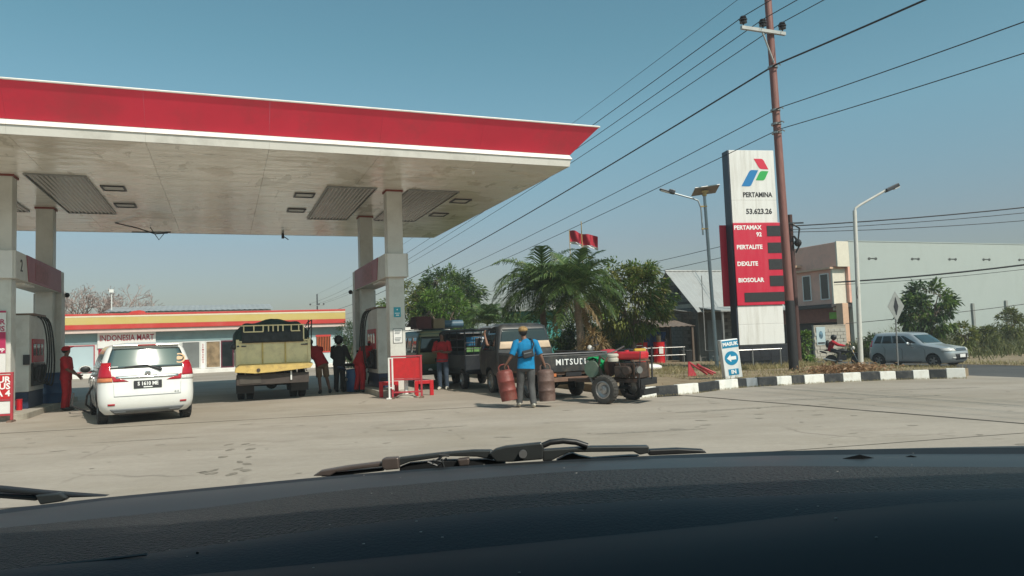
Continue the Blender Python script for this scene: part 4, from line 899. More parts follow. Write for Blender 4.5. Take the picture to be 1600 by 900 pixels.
r = thing('warning_triangle_stand', 'toppled red metal frame lying on the dirt verge beside the entry sign', 'frame', (5.3, 21.2, .2), R(20))
b = MB(); b.prism([(-.35,0),(-.05,0),(-.33,.42)], (0,0,0),(1,0,0),(0,0,1),(0,.03,0)); b.build('red_plate', M['red_faded'], r)
b = MB(); b.tube([(-.3,.02,.4),(.35,.1,.02)], .03, 6); b.tube([(.0,.05,.32),(.55,.12,.0)], .04, 6); b.tube([(.1,.0,.25),(.5,-.1,.05)], .03, 6); b.build('red_bar', M['red_faded'], r)
# ================================================================== VEHICLES
def loft(slices, cols, nose=.05):
    """horizontal slices (z, y_rear, y_front, half width, rear corner r, front corner r) joined into one shell; returns point rows"""
    rows = []
    for (z, yr, yf, w, rr, rf) in slices:
        half = []
        for f in (0, .25, .5, .75, .93): half.append((f*(w-rr), yr + nose*(f*(w-rr)/w)**2))
        y0 = yr + nose*((w-rr)/w)**2
        for i in range(5):
            a = -math.pi/2 + math.pi/2*i/4; half.append((w-rr+rr*math.cos(a), y0+rr+rr*math.sin(a)))
        y1 = yf - nose*1.5*((w-rf)/w)**2
        for f in cols: half.append((w, (y0+rr) + (y1-rf-y0-rr)*f))
        for i in range(5):
            a = math.pi/2*i/4; half.append((w-rf+rf*math.cos(a), y1-rf+rf*math.sin(a)))
        for f in (.93, .75, .5, .25, 0): half.append((f*(w-rf), yf - nose*1.5*(f*(w-rf)/w)**2))
        ring = [Vector((x, y, z)) for x, y in half] + [Vector((-x, y, z)) for x, y in half[-2:0:-1]]
        rows.append(ring)
    return rows
def cut_wells(o, wells):
    'wheel wells cut right through the shell'
    q = MB()
    for (x0, x1, y, z, r) in wells: q.cyl((x0,y,z),(x1,y,z),r,n=32)
    c = q.build('cutter', M['black']); c.parent = o.parent
    md = o.modifiers.new('wells','BOOLEAN'); md.operation = 'DIFFERENCE'; md.solver = 'EXACT'; md.object = c; md.material_mode = 'TRANSFER'
    bpy.context.view_layer.update(); dg = bpy.context.evaluated_depsgraph_get(); me = bpy.data.meshes.new_from_object(o.evaluated_get(dg))
    o.modifiers.clear(); o.data = me; me.set_sharp_from_angle(angle=R(38)); bpy.data.objects.remove(c)
class Shell:
    def __init__(s, slices, cols, nose=.05):
        s.rows = loft(slices, cols, nose); s.n = len(s.rows[0]); s.zs = [q[0] for q in slices]
        s.nc = len(cols); s.half = 20 + s.nc - 1     # index of the front centre column
    def P(s, r, c):
        r = max(0, min(len(s.rows)-1-1e-6, r)); i = int(r); f = r-i; c %= s.n; j = int(c) % s.n; g = c - int(c)
        a, b = s.rows[i], s.rows[min(i+1, len(s.rows)-1)]
        return (a[j].lerp(a[(j+1)%s.n], g)).lerp(b[j].lerp(b[(j+1)%s.n], g), f)
    def zr(s, z):
        for i in range(len(s.zs)-1):
            if s.zs[i] <= z <= s.zs[i+1]: return i + (z-s.zs[i])/(s.zs[i+1]-s.zs[i])
        return len(s.zs)-1
    def N(s, r, c):
        e = .15; du = s.P(r, c+e)-s.P(r, c-e); dv = s.P(r+e, c)-s.P(r-e, c); n = du.cross(dv)
        if n.length < 1e-9: return Vector((0,0,1))
        n.normalize(); q = s.P(r, c); ctr = Vector((0, (s.rows[0][0].y+s.rows[0][s.half].y)/2, q.z))
        return n if n.dot(q-ctr) > 0 else -n
    def body(s, name, m, parent, sm=38):
        b = MB(); b.add([p for r in s.rows for p in r], [(i*s.n+k, i*s.n+(k+1)%s.n, (i+1)*s.n+(k+1)%s.n, (i+1)*s.n+k) for i in range(len(s.rows)-1) for k in range(s.n)] + [tuple(range(s.n-1,-1,-1)), tuple((len(s.rows)-1)*s.n+k for k in range(s.n))])
        return b.build(name, m, parent, smooth=sm)
    def patch(s, name, m, parent, z0, z1, c0, c1, off=.006, nr=5, ncol=None, sm=60, c0t=None, c1t=None, thick=0):
        c0t = c0 if c0t is None else c0t; c1t = c1 if c1t is None else c1t
        r0, r1 = s.zr(z0), s.zr(z1); cs = ncol or max(2, int(abs(c1-c0)*2)); b = MB(); g = []
        for i in range(nr+1):
            t = i/nr; r = r0+(r1-r0)*t; a, e = c0+(c0t-c0)*t, c1+(c1t-c1)*t
            g.append([s.P(r, a+(e-a)*k/cs) + s.N(r, a+(e-a)*k/cs)*off for k in range(cs+1)])
        b.grid(g); o = b.build(name, m, parent, smooth=sm, fix=False)
        sd = o.modifiers.new('thick', 'SOLIDIFY'); sd.thickness = .004; sd.offset = 0
        return o
def wheel(parent, x, y, r, w, rim, side, spokes=5, hub=True, zc=None, style='alloy', tyre_m=None):
    zc = r if zc is None else zc
    b = MB(); pr = [(r*.62,-w/2*.9),(r*.80,-w/2),(r*.95,-w/2*.92),(r*.995,-w/2*.6)]
    prof = pr + [(r,0)] + [(a,-h) for a, h in reversed(pr)]
    b.lathe(prof, 28, axis='X', caps=False); b.lathe([(r*.62,-w/2*.9),(r*.62,w/2*.9)], 28, axis='X', caps=False)
    for k in range(28 if r > .2 else 0):
        a = 2*math.pi*k/28; b.box((0, r*1.0*math.cos(a), r*1.0*math.sin(a)), (w*.78, .02, .012), rx=a)
    o = b.build('wheel', tyre_m or M['black_rubber'], parent, smooth=50, loc=(x, y, zc))
    q = MB(); s = side
    if style == 'alloy':
        q.lathe([(r*.63,s*w*.36),(r*.60,s*w*.42),(r*.57,s*w*.30)], 28, axis='X', caps=False)
        for k in range(spokes):
            a = 2*math.pi*k/spokes
            for da in (-.16, .16):
                q.prism([(.02,-.028),(r*.60,-.018),(r*.60,.018),(.02,.028)], (s*w*.26,0,0), (0,math.cos(a+da),math.sin(a+da)), (0,-math.sin(a+da),math.cos(a+da)), (s*w*.12,0,0))
        q.lathe([(.0,s*w*.42),(r*.16,s*w*.40),(r*.18,s*w*.3)], 16, axis='X', caps=False)
        d = MB(); d.lathe([(0,s*w*.12),(r*.62,s*w*.12)], 24, axis='X', caps=False); d.build('brake_disc', M['black'], o)
    else:
        q.lathe([(r*.63,s*w*.44),(r*.56,s*w*.46),(r*.52,s*w*.22),(r*.34,s*w*.16),(r*.28,s*w*.34),(r*.12,s*w*.38),(0,s*w*.40)], 28, axis='X', caps=False)
        for k in range(5):
            a = 2*math.pi*k/5; q.ball((s*w*.36, r*.22*math.cos(a), r*.22*math.sin(a)), .016, 6, 4)
    q.build('rim', rim, o, smooth=40)
    return o
mk('car_white', (.76,.755,.72), .25, var=.02, scale=2, coat=.6, dirt=(.5,.45,.36), dscale=1.2, damt=.25)
mk('car_silver', (.46,.49,.50), .28, .45, var=.03, scale=2, coat=.5, dirt=(.3,.29,.25), dscale=1.2, damt=.3)
mk('lens_red', (.42,.008,.02), .12, var=.08, scale=20, coat=.5); mk('lens_clear', (.62,.60,.56), .1, var=.2, scale=30, coat=.6); mk('lens_amber', (.60,.20,.08), .12, var=.15, scale=20, coat=.5)
mk('trim_grey', (.16,.17,.18), .45, var=.1); mk('bumper_black', (.025,.026,.028), .55, var=.15)
MPV = [(.20,.16,4.02,.76,.20,.3),(.30,.05,4.17,.83,.22,.36),(.42,.01,4.22,.855,.24,.40),(.55,0,4.24,.866,.25,.42),(.66,.02,4.24,.868,.25,.42),(.80,.055,4.20,.866,.24,.40),(.90,.07,4.12,.860,.22,.40),(.97,.085,3.75,.853,.20,.5),(1.05,.10,3.22,.842,.19,.40),(1.12,.125,3.02,.830,.18,.30),(1.28,.19,2.82,.79,.17,.24),(1.49,.28,2.52,.722,.16,.18),(1.57,.315,2.40,.685,.15,.16),(1.615,.35,2.30,.63,.17,.16),(1.645,.44,2.1,.52,.2,.16),(1.672,.62,1.9,.36,.2,.16),(1.68,.9,1.6,.16,.1,.1)]
MC = [.0,.05,.12,.20,.30,.345,.45,.56,.62,.66,.76,.86,.93,1.0]
def mpv(name, label, loc, rz, paint, rear=True):
    r = thing(name, label, 'car', loc, rz); s = Shell(MPV, MC)
    H = s.half; s0 = 10; bo = s.body('body', paint, r); cut_wells(bo, [(sg*.50,sg*1.1,yy,.32,.352) for sg in (1,-1) for yy in (.62,3.36)])
    cL = lambda f: s0 + [i + (f-MC[i])/(MC[i+1]-MC[i]) for i in range(len(MC)-1) if MC[i] <= f <= MC[i+1]][0]
    # glass
    s.patch('rear_window', M['glass_film'], r, 1.135, 1.548, -6.1, 6.1, .006, 8, 24)
    s.patch('windscreen', M['glass_film'], r, 1.13, 1.52, H-7, H+7, .006, 8, 20)
    for sg in (1, -1):
        for (f0, f1, f0t, f1t) in ((.03,.185,.05,.20),(.21,.44,.225,.445),(.46,.76,.465,.70),(.78,.97,.72,.80)):
            a, b_, at, bt = cL(f0), cL(f1), cL(f0t), cL(f1t)
            if sg < 0: a, b_, at, bt = -a, -b_, -at, -bt
            s.patch('side_window', M['glass_tint'], r, 1.14, 1.50, a, b_, .006, 6, 10, c0t=at, c1t=bt)
        for f in (.455, .775, .2):
            c = sg*cL(f); s.patch('door_seam', M['bumper_black'], r, .36, 1.07, c-.02, c+.02, .002, 8, 2)
        s.patch('sill_trim', M['trim_grey'], r, .21, .29, sg*cL(.25), sg*cL(.72), .006, 2, 12)
        for f in (.40, .66):
            q = MB(); p = s.P(s.zr(.93), sg*cL(f)); q.box(p+Vector((sg*.015,0,0)), (.03,.17,.03)); q.build('door_handle', M['chrome'], r, bevel=.008)
        q = MB(); p = s.P(s.zr(1.06), sg*cL(.80)); q.ball(p+Vector((sg*.155,-.02,.06)), .12, 14, 9, (1.0,.5,.72)); o = q.build('mirror', paint, r, smooth=60)
        q = MB(); q.box(p+Vector((sg*.05,.0,.01)), (.12,.05,.04)); q.ball(p+Vector((sg*.155,-.055,.06)), .10, 14, 8, (1.0,.35,.72)); q.build('mirror_glass', M['black'], o, smooth=60)
        for yy, nm in ((.62,'rear'),(3.36,'front')):
            wheel(r, sg*.755, yy, .305, .195, M['steel'], sg)
    q = MB(); q.bx(-.49,.49,.25,4.0,.17,.33); q.build('underbody', M['black'], r)
    # rear
    for sg in (1,-1):
        s.patch('tail_lamp', M['lens_red'], r, .955, 1.265, sg*4.35, sg*9.2, .012, 6, 12, c0t=sg*5.2, c1t=sg*8.2)
        s.patch('reverse_lamp', M['lens_amber'] if sg < 0 else M['lens_clear'], r, .87, .953, sg*4.5, sg*9.6, .012, 3, 10, c0t=sg*4.35, c1t=sg*9.2)
        s.patch('tailgate_reflector', M['lens_red'], r, .87, .99, sg*2.1, sg*4.3, .010, 4, 10, c0t=sg*4.0, c1t=sg*4.3)
        s.patch('bumper_reflector', M['lens_red'], r, .395, .43, sg*4.1, sg*5.9, .010, 2, 8)
        s.patch('exhaust_trim', M['trim_grey'], r, .235, .275, sg*2.6, sg*4.9, .022, 2, 8)
        c = sg*4.42; s.patch('tailgate_seam', M['trim_grey'], r, .57, .84, c-.04, c+.04, .004, 4, 2)
    s.patch('tailgate_seam', M['trim_grey'], r, .565, .578, -4.42, 4.42, .004, 1, 16)
    s.patch('rear_diffuser', M['trim_grey'], r, .215, .315, -5.0, 5.0, .014, 3, 20, c0t=-5.6, c1t=5.6)
    s.patch('chrome_strip', M['chrome'], r, .93, .98, -3.6, 3.6, .016, 2, 16)
    q = MB(); q.box((0,.035,.80),(.50,.02,.16), rx=R(-8)); o = q.build('number_plate', M['ink_black'], r, bevel=.006)
    text('plate_lettering', 'S 1610 ME', .105, o, (0,.023,.812), m=M['ink_white'], rx=R(82), bold=.003, sx=.82)
    q = MB(); q.box((0,.015,.745),(.16,.004,.02), rx=R(-8)); q.build('plate_date', M['ink_white'], o)
    q = MB(); q.bx(-.60,.60,.24,.50,1.605,1.632); q.build('roof_spoiler', paint, r, bevel=.012)
    q = MB(); q.bx(-.17,.17,.225,.2385,1.608,1.63); q.build('brake_lamp', M['lens_red'], r)
    q = MB(); p0 = s.P(s.zr(1.10), 1.4)+Vector((0,-.035,.0)); p1 = s.P(s.zr(1.195), -.2)+Vector((0,-.02,0)); p2 = s.P(s.zr(1.165), -2.6)+Vector((0,-.022,0))
    q.tube([p0,p1],[.028,.018],8); q.tube([p1,p2],[.018,.012],8); q.ball(p0,.035,10,7); q.build('rear_wiper', M['bumper_black'], r, smooth=50)
    q = MB(); q.lathe([(.040,0),(.052,.006),(.040,.012)],20,c=(.0,.055,1.03),axis='Y'); q.box((.0,.055,1.03),(.07,.01,.018),ry=R(35)); q.box((.0,.055,1.03),(.05,.01,.016),ry=R(-35)); q.build('badge', M['chrome'], r)
    text('model_lettering', 'G X', .05, r, (.52,.012,.62), m=M['trim_grey'])
    # sticker on the rear glass: a gold arc and disc
    q = MB(); p = s.P(s.zr(1.31), 4.6); nn = s.N(s.zr(1.31), 4.6); u = Vector((1,0,0)); v = nn.cross(u).normalized(); v = v if v.z > 0 else -v
    ring = [(.115*math.cos(t), .115*math.sin(t)) for t in [R(150)-R(300)*i/20 for i in range(21)]] + [(.085*math.cos(t), .085*math.sin(t)) for t in [R(-150)+R(300)*i/20 for i in range(21)]]
    q.prism(ring, p+nn*.009, u, v, nn*.002); q.prism([(-.09,.0),(-.02,.05),(.07,.03),(.05,-.03),(-.03,-.04)], p+nn*.009, u, v, nn*.003); q.build('window_sticker', mat('gold_sticker', (.55,.33,.16), .5) if name == 'white_car' else M['ink_white'], r)
    for cc, zz in ((-4.9,1.17),):
        s.patch('window_sticker', M['ink_white'], r, zz, zz+.012, cc, cc+1.6, .011, 1, 4)
    # front
    for sg in (1,-1):
        s.patch('headlamp', M['lens_clear'], r, .74, .88, H-sg*4.6, H-sg*9.2, .012, 5, 12, c0t=H-sg*4.9, c1t=H-sg*10.2)
        s.patch('fog_lamp', M['lens_clear'], r, .40, .47, H-sg*5.0, H-sg*6.2, .016, 2, 4)
    s.patch('grille', M['bumper_black'], r, .74, .87, H-4.4, H+4.4, .008, 4, 16)
    for k in range(3): s.patch('grille_bar', M['chrome'], r, .755+.04*k, .772+.04*k, H-4.3, H+4.3, .016, 1, 14)
    s.patch('lower_grille', M['bumper_black'], r, .34, .62, H-4.4, H+4.4, .008, 4, 16, c0t=H-5.4, c1t=H+5.4)
    q = MB(); q.box((0,4.262,.52),(.44,.02,.15)); q.build('front_plate', M['poster_white'], r, bevel=.005)
    return r
wc = mpv('white_car', 'white people carrier seen from behind, refuelling at the left pump island', (-7.68, 15.35, 0), R(32.5), M['car_white'])
wc.scale = (1.06, 1, 1)
sv = mpv('silver_car', 'silver grey people carrier driving along the road beyond the kerb', (18.64, 37.7, -.612), R(-150), M['car_silver'])
# fuel hose hanging from the filler of the white car
q = MB(); q.tube([(-9.0,16.35,.92),(-9.15,16.3,.95),(-9.4,16.4,.82),(-9.75,16.7,.52),(-9.95,17.0,.30),(-10.0,17.5,.08),(-10.4,17.9,.04),(-11.0,18.2,.20),(-11.05,18.35,.5)], .022, 8)
tag(q.build('fuel_hose', M['black_rubber'], smooth=60), 'black fuel hose looping from the left pump into the white car', 'hose')
# ------------------------------------------------------------------ green van
mk('van_green', (.045,.11,.085), .4, var=.15, scale=3, dirt=(.12,.13,.09), dscale=2, damt=.4); mk('van_olive', (.24,.22,.12), .5, var=.12, scale=3, dirt=(.12,.1,.07), dscale=3, damt=.5); mk('cardboard', (.24,.17,.10), .8, var=.1)
VAN = [(.35,.10,3.7,.70,.06,.15),(.45,.03,3.78,.76,.08,.2),(.70,.0,3.80,.785,.09,.2),(.98,.02,3.75,.785,.09,.2),(1.05,.03,3.70,.78,.09,.2),(1.60,.10,3.35,.71,.09,.15),(1.72,.14,3.25,.68,.10,.15),(1.80,.22,3.1,.60,.12,.15),(1.84,.4,2.9,.45,.15,.15)]
VC = [0,.06,.14,.26,.30,.45,.50,.62,.68,.80,.9,1.0]
r = thing('green_van', 'dark green minivan with olive rear and cartons on its roof at the far pump', 'van', (-2.45, 24.4, 0), TH)
s = Shell(VAN, VC, .03); cut_wells(s.body('body', M['van_green'], r), [(sg*.45,sg*1,yy,.30,.33) for sg in (1,-1) for yy in (.6,2.9)]); H = s.half; s0 = 10
cL = lambda f: s0 + [i + (f-VC[i])/(VC[i+1]-VC[i]) for i in range(len(VC)-1) if VC[i] <= f <= VC[i+1]][0]
s.patch('rear_panel', M['van_olive'], r, .72, 1.80, -7.6, 7.6, .004, 6, 24); s.patch('rear_window', M['glass_tint'], r, 1.10, 1.62, -5.2, 5.2, .010, 4, 18)
for sg in (1,-1):
    for f0, f1 in ((.03,.22),(.27,.46),(.49,.66),(.70,.92)): s.patch('side_window', M['glass_dark'] if f0 != .27 else mat('pale_glass', (.18,.24,.24), .15), r, 1.10, 1.60, sg*cL(f0), sg*cL(f1), .006, 4, 6)
    s.patch('tail_lamp', M['lens_red'], r, .80, .98, sg*5.6, sg*7.8, .012, 3, 6)
    for yy in (.6, 2.9): wheel(r, sg*.68, yy, .28, .17, M['steel'], sg, style='steel')
    q = MB(); q.ball((sg*.38,-.03,.52), .075, 10, 7, (1,.4,.7)); q.build('white_reflector', M['ink_white'], r)
s.patch('windscreen', M['glass_tint'], r, 1.10, 1.60, H-7, H+7, .006, 5, 16)
q = MB(); q.bx(-.72,.72,-.08,.05,.38,.5); q.build('rear_bumper', M['bumper_black'], r, bevel=.02)
q = MB(); q.bx(-.2,.2,-.02,-.0,.78,.9); q.build('number_plate', M['ink_black'], r)
q = MB()
for x in (-.55,.55): q.cyl((x,.4,1.87),(x,2.8,1.87),.015,n=6)
for y in (.5,1.2,1.9,2.6): q.cyl((-.6,y,1.88),(.6,y,1.88),.012,n=6)
q.build('roof_rack', M['dark_metal'], r)
def at(root, x, y, z):
    c, s_ = math.cos(root.rotation_euler.z), math.sin(root.rotation_euler.z); l = root.location
    return (l.x + c*x - s_*y, l.y + s_*x + c*y, l.z + z)
for x, y, w, d, h, m, lb in ((-.42,.9,.55,.6,.42,mat('carton_maroon',(.10,.03,.03),.8,var=.2),'maroon carton at the left on the green van roof'),(.12,.85,.42,.5,.34,M['cardboard'],'plain brown carton beside the maroon one on the green van roof')):
    q = MB(); q.bx(-w/2,w/2,-d/2,d/2,0,h); q.bx(-w/2-.004,w/2+.004,-.03,.03,h*.3,h+.004); tag(q.build('carton', m, loc=at(r,x,y,1.895), rot=(0,0,TH+.1), bevel=.01), lb, 'carton', 'cartons on the green van roof')
q = MB(); q.cyl((-.35,0,.14),(.35,0,.14),.14,n=14); q.tube([(-.2,0,.14),(-.2,.15,.14)],.02); tag(q.build('rolled_tarpaulin', mat('roll_blue',(.06,.12,.17),.5,var=.15), loc=at(r,.72,.9,1.895), rot=(0,0,TH), smooth=40), 'rolled blue grey tarpaulin at the right on the green van roof', 'tarpaulin')
# ------------------------------------------------------------------ caged lorry
mk('lorry_dark', (.018,.022,.028), .45, var=.2, scale=3, dirt=(.06,.055,.05), dscale=3, damt=.5); mk('board_blue', (.02,.14,.28), .5, var=.15); mk('board_green', (.14,.30,.09), .6, var=.2)
r = thing('caged_pickup', 'black pickup with a barred cargo cage and blue lettered boards, queuing at the pump', 'pickup', (-.72, 21.9, 0), TH)
q = MB(); q.bx(-.78,.78,0,2.3,.62,.72); q.bx(-.70,.70,.05,2.2,.45,.6); q.build('bed', M['lorry_dark'], r)
q = MB(); q.bx(-.80,.80,-.04,.0,.52,1.02); q.build('tailgate', M['lorry_dark'], r, bevel=.01)
for sg in (-1,1):
    q = MB(); q.bx(sg*.80-.02,sg*.80+.02,.002,2.3,.62,1.02); q.build('side_panel', M['lorry_dark'], r)
    for k in range(4):
        q = MB(); q.cyl((sg*.79,.02+.75*k,1.02),(sg*.79,.02+.75*k,1.72),.02,n=8); q.build('cage_post', M['black'], r)
    for z in (1.25,1.48,1.72):
        q = MB(); q.cyl((sg*.79,0,z),(sg*.79,2.3,z),.016,n=8); q.build('cage_rail', M['black'], r)
    for yy in (.55, 2.75): wheel(r, sg*.66, yy, .29, .17, M['steel'], sg, style='steel')
for k in range(7):
    q = MB(); q.cyl((-.78+.26*k,0,1.02),(-.78+.26*k,0,1.72),.014,n=8); q.build('cage_bar', M['black'], r)
for z in (1.20,1.38,1.56,1.72):
    q = MB(); q.cyl((-.79,0,z),(.79,0,z),.014,n=8); q.build('cage_rail', M['zinc'] if z > 1.7 else M['black'], r)
q = MB(); q.bx(-.82,.82,-.06,2.35,1.735,1.80); q.build('canopy_roof', M['lorry_dark'], r, bevel=.02)
for z0, z1, m in ((1.30,1.56,M['board_blue']),(1.10,1.24,M['board_green'])):
    q = MB(); q.bx(-.70,.72,.10,.12,z0,z1); o = q.build('lettered_board', m, r)
    if z0 > 1.2: text('board_lettering', 'CRI ET Y3', .20, o, (.05,.097,1.45), m=M['ink_white'], bold=.006)
q = MB(); q.lathe([(0,-.1),(.14,-.1),(.27,-.09),(.29,0),(.27,.09),(.14,.1),(0,.1)],24,axis='Y',c=(-.05,-.16,.62),caps=False); o = q.build('spare_wheel', M['black_rubber'], r, smooth=50)
q = MB(); q.ball((-.05,-.27,.62), .07, 10, 6, (1,.3,.6)); q.build('hub_cap', M['steel'], o)
CAB = [(.35,0,1.5,.70,.05,.1),(.5,-.02,1.55,.75,.06,.15),(1.0,-.02,1.55,.76,.06,.15),(1.05,0,1.5,.75,.06,.15),(1.6,.06,1.2,.66,.08,.12),(1.7,.1,1.1,.60,.1,.12),(1.74,.25,.95,.42,.1,.1)]
s = Shell([(z,a+2.36,b_+2.36,w,rr,rf) for z,a,b_,w,rr,rf in CAB], [0,.1,.3,.6,.85,1], .02); s.body('cab', M['lorry_dark'], r)
s.patch('rear_window', M['glass_tint'], r, 1.12, 1.55, -4.5, 4.5, .006, 3, 12)
for sg in (1,-1): s.patch('side_window', M['glass_tint'], r, 1.10, 1.57, sg*11, sg*14, .006, 3, 6)
s.patch('windscreen', M['glass_tint'], r, 1.10, 1.57, s.half-6, s.half+6, .006, 3, 12)
q = MB(); q.lathe([(.0,0),(.14,0),(.15,.03),(.13,.25),(0,.26)],14,c=(.5,-.3,.06),caps=False); tag(q.build('plastic_jug', mat('jug_blue',(.0,.12,.32),.4), smooth=40, loc=at(r,.1,.1,.0)), 'small blue plastic jug on the ground beside the black pickup wheel', 'jug')
# ------------------------------------------------------------------ black pickup with lettered tailgate
mk('pickup_black', (.030,.032,.034), .42, var=.25, scale=3, dirt=(.13,.105,.08), dscale=3, damt=.7, bump=.1, bscale=12); mk('rust_wood', (.17,.10,.07), .8, var=.25, scale=6)
r = thing('black_pickup', 'worn black pickup truck with big white letters across its tailgate', 'pickup', (1.40, 17.05, 0), TH)
q = MB(); q.bx(-.82,.82,-.03,.02,.66,1.05); tg = q.build('tailgate', M['pickup_black'], r, bevel=.012)
text('tailgate_lettering', 'MITSUBISHI', .19, tg, (.04,-.033,.88), m=M['ink_white'], bold=.003, sx=.96, gap=1.22)
q = MB(); q.tube([(-.84,-.01,1.08),(.84,-.01,1.08)],.025,8); q.build('gate_rail', M['dark_metal'], tg)
for x in (-.6,.6):
    q = MB(); q.bx(x-.05,x+.05,-.05,-.031,.70,.76); q.build('gate_hinge', M['dark_metal'], tg)
for sg in (-1,1):
    q = MB(); q.bx(sg*.82-.02,sg*.82+.02,.022,2.85,.66,1.05); q.build('bed_side', M['pickup_black'], r, bevel=.008)
    q = MB(); q.tube([(sg*.83,0,1.08),(sg*.83,2.85,1.08)],.022,8); q.build('bed_rail', M['dark_metal'], r)
q = MB(); q.bx(-.80,.80,.022,2.85,.60,.66); q.build('bed_floor', M['rust_wood'], r)
for x in (-.4,.4):
    q = MB(); q.bx(x-.05,x+.05,.0,4.3,.44,.598); q.build('chassis_rail', M['black'], r)
q = MB(); q.bx(-.70,.70,-.06,.02,.44,.54); q.build('rear_bumper', M['rust_wood'], r, bevel=.01)
for x, m in ((-.62, M['lens_amber']), (.62, M['lens_amber'])):
    q = MB(); q.bx(x-.11,x+.11,-.05,-.0,.565,.635); q.build('tail_lamp', m, r)
q = MB(); q.bx(-.25,.15,-.02,-.0,.555,.645); q.build('number_plate', M['ink_black'], r)
q = MB(); q.tube([(-.55,1.25,.33),(.55,1.25,.33)],.05,10); q.ball((0,1.25,.33),.14,12,8); q.build('rear_axle', M['black'], r)
for sg in (-1,1):
    wheel(r, sg*.62, 1.25, .315, .19, M['zinc'], sg, style='steel'); o = wheel(r, sg*.68, 3.72, .315, .18, M['zinc'], sg, style='steel', tyre_m=M['rubber_worn'])
    q = MB(); q.bx(sg*.55,sg*.74,.85,1.65,.64,.655); q.build('mudguard', M['black'], r)
LC = [(.48,.0,1.62,.76,.06,.15),(.60,-.0,1.68,.80,.06,.18),(1.0,.0,1.70,.815,.06,.18),(1.10,.01,1.66,.81,.06,.18),(1.20,.03,1.60,.80,.06,.16),(1.70,.12,1.26,.715,.09,.14),(1.80,.17,1.18,.68,.10,.14),(1.86,.26,1.08,.58,.12,.14),(1.89,.45,.9,.4,.1,.1)]
s = Shell([(z,a+2.95,b_+2.95,w,rr,rf) for z,a,b_,w,rr,rf in LC], [0,.12,.2,.4,.6,.8,.9,1], .02); cut_wells(s.body('cab', M['pickup_black'], r), [(sg*.5,sg*1.1,3.72,.34,.375) for sg in (1,-1)]); H = s.half
s.patch('rear_window', M['glass_tint'], r, 1.22, 1.72, -5.0, 5.0, .008, 4, 16)
q = MB()
for x in (-.30,.30): q.bx(x-.018,x+.018,-.0,.03,1.24,1.74)
o = q.build('window_bar', M['pickup_black'], r); o.location = (0,3.02,0); o.rotation_euler = (R(-9),0,0); o.location = (0,2.96+.21,-.02); o.location.y = 2.8
s.patch('pale_board', mat('board_pale', (.55,.42,.30), .7, var=.15, scale=4), r, 1.19, 1.385, -5.3, 5.3, .022, 3, 16)
q = MB(); q.bx(-.14,.16,3.17,3.19,1.44,1.64); q.build('seen_through_pane', M['poster_blue'], r)
for sg in (1,-1):
    s.patch('side_window', M['glass_dark'], r, 1.16, 1.70, sg*10.8, sg*15.6, .006, 5, 10, c1t=sg*14.6); c = sg*10.6; s.patch('door_seam', M['black'], r, .62, 1.12, c-.05, c+.05, .003, 4, 2)
    q = MB(); q.bx(sg*.83,sg*1.0,4.22,4.27,1.25,1.52); q.build('mirror', M['black'], r, bevel=.015)
    q = MB(); q.box((sg*.75,3.9,1.80),(.12,.9,.03), ry=sg*R(25)); q.build('rain_visor', M['trim_grey'], r)
s.patch('windscreen', M['glass_tint'], r, 1.22, 1.72, H-6, H+6, .006, 4, 16)
PICK = r
# ------------------------------------------------------------------ home made engine cart
mk('engine_red', (.55,.02,.03), .35, var=.06, coat=.3); mk('engine_grime', (.05,.035,.028), .6, var=.4, scale=8, dirt=(.16,.07,.04), dscale=6, damt=.6); mk('drum_green', (.13,.19,.14), .5, var=.2, scale=5, dirt=(.2,.18,.14), dscale=5, damt=.5); mk('cloth_green', (.0,.30,.09), .7, var=.12)
r = thing('engine_cart', 'home made two wheeled cart carrying a red topped diesel engine and a green drum', 'cart', (2.03, 15.92, 0), R(-37))
wl_ = wheel(r, 0, -.0, .305, .19, M['steel'], 1, style='steel', tyre_m=M['rubber_worn']); bpy.data.objects.remove(wl_.children[0]) if False else None
wl_.rotation_euler = (0,0,R(-90-4)); wl_.location = (-.02,-.16,.305)
w2 = wheel(r, 0, 0, .305, .19, M['steel'], -1, style='steel'); w2.rotation_euler = (0,0,R(-94)); w2.location = (.10,.86,.305)
q = MB(); q.tube([(-.02,-.1,.305),(.08,.8,.305)],.04,8); q.build('axle', M['black'], r)
q = MB(); q.bx(-.9,.75,.10,.18,.44,.52); q.build('frame_rail', M['engine_grime'], r)
q = MB(); q.bx(-.9,.75,.58,.66,.44,.52); q.build('frame_rail', M['engine_grime'], r)
q = MB(); q.bx(.66,.76,.02,.78,.38,.52); q.build('front_crossmember', M['black'], r, bevel=.01)
for x in (-.85,-.3,.2):
    q = MB(); q.bx(x-.03,x+.03,.181,.579,.45,.51); q.build('cross_bar', M['engine_grime'], r)
q = MB(); q.lathe([(.34,0),(.36,.02),(.36,.22),(.34,.24),(.34,.20),(.34,0)],24,c=(-.02,-.27,.33),axis='Y',caps=False)
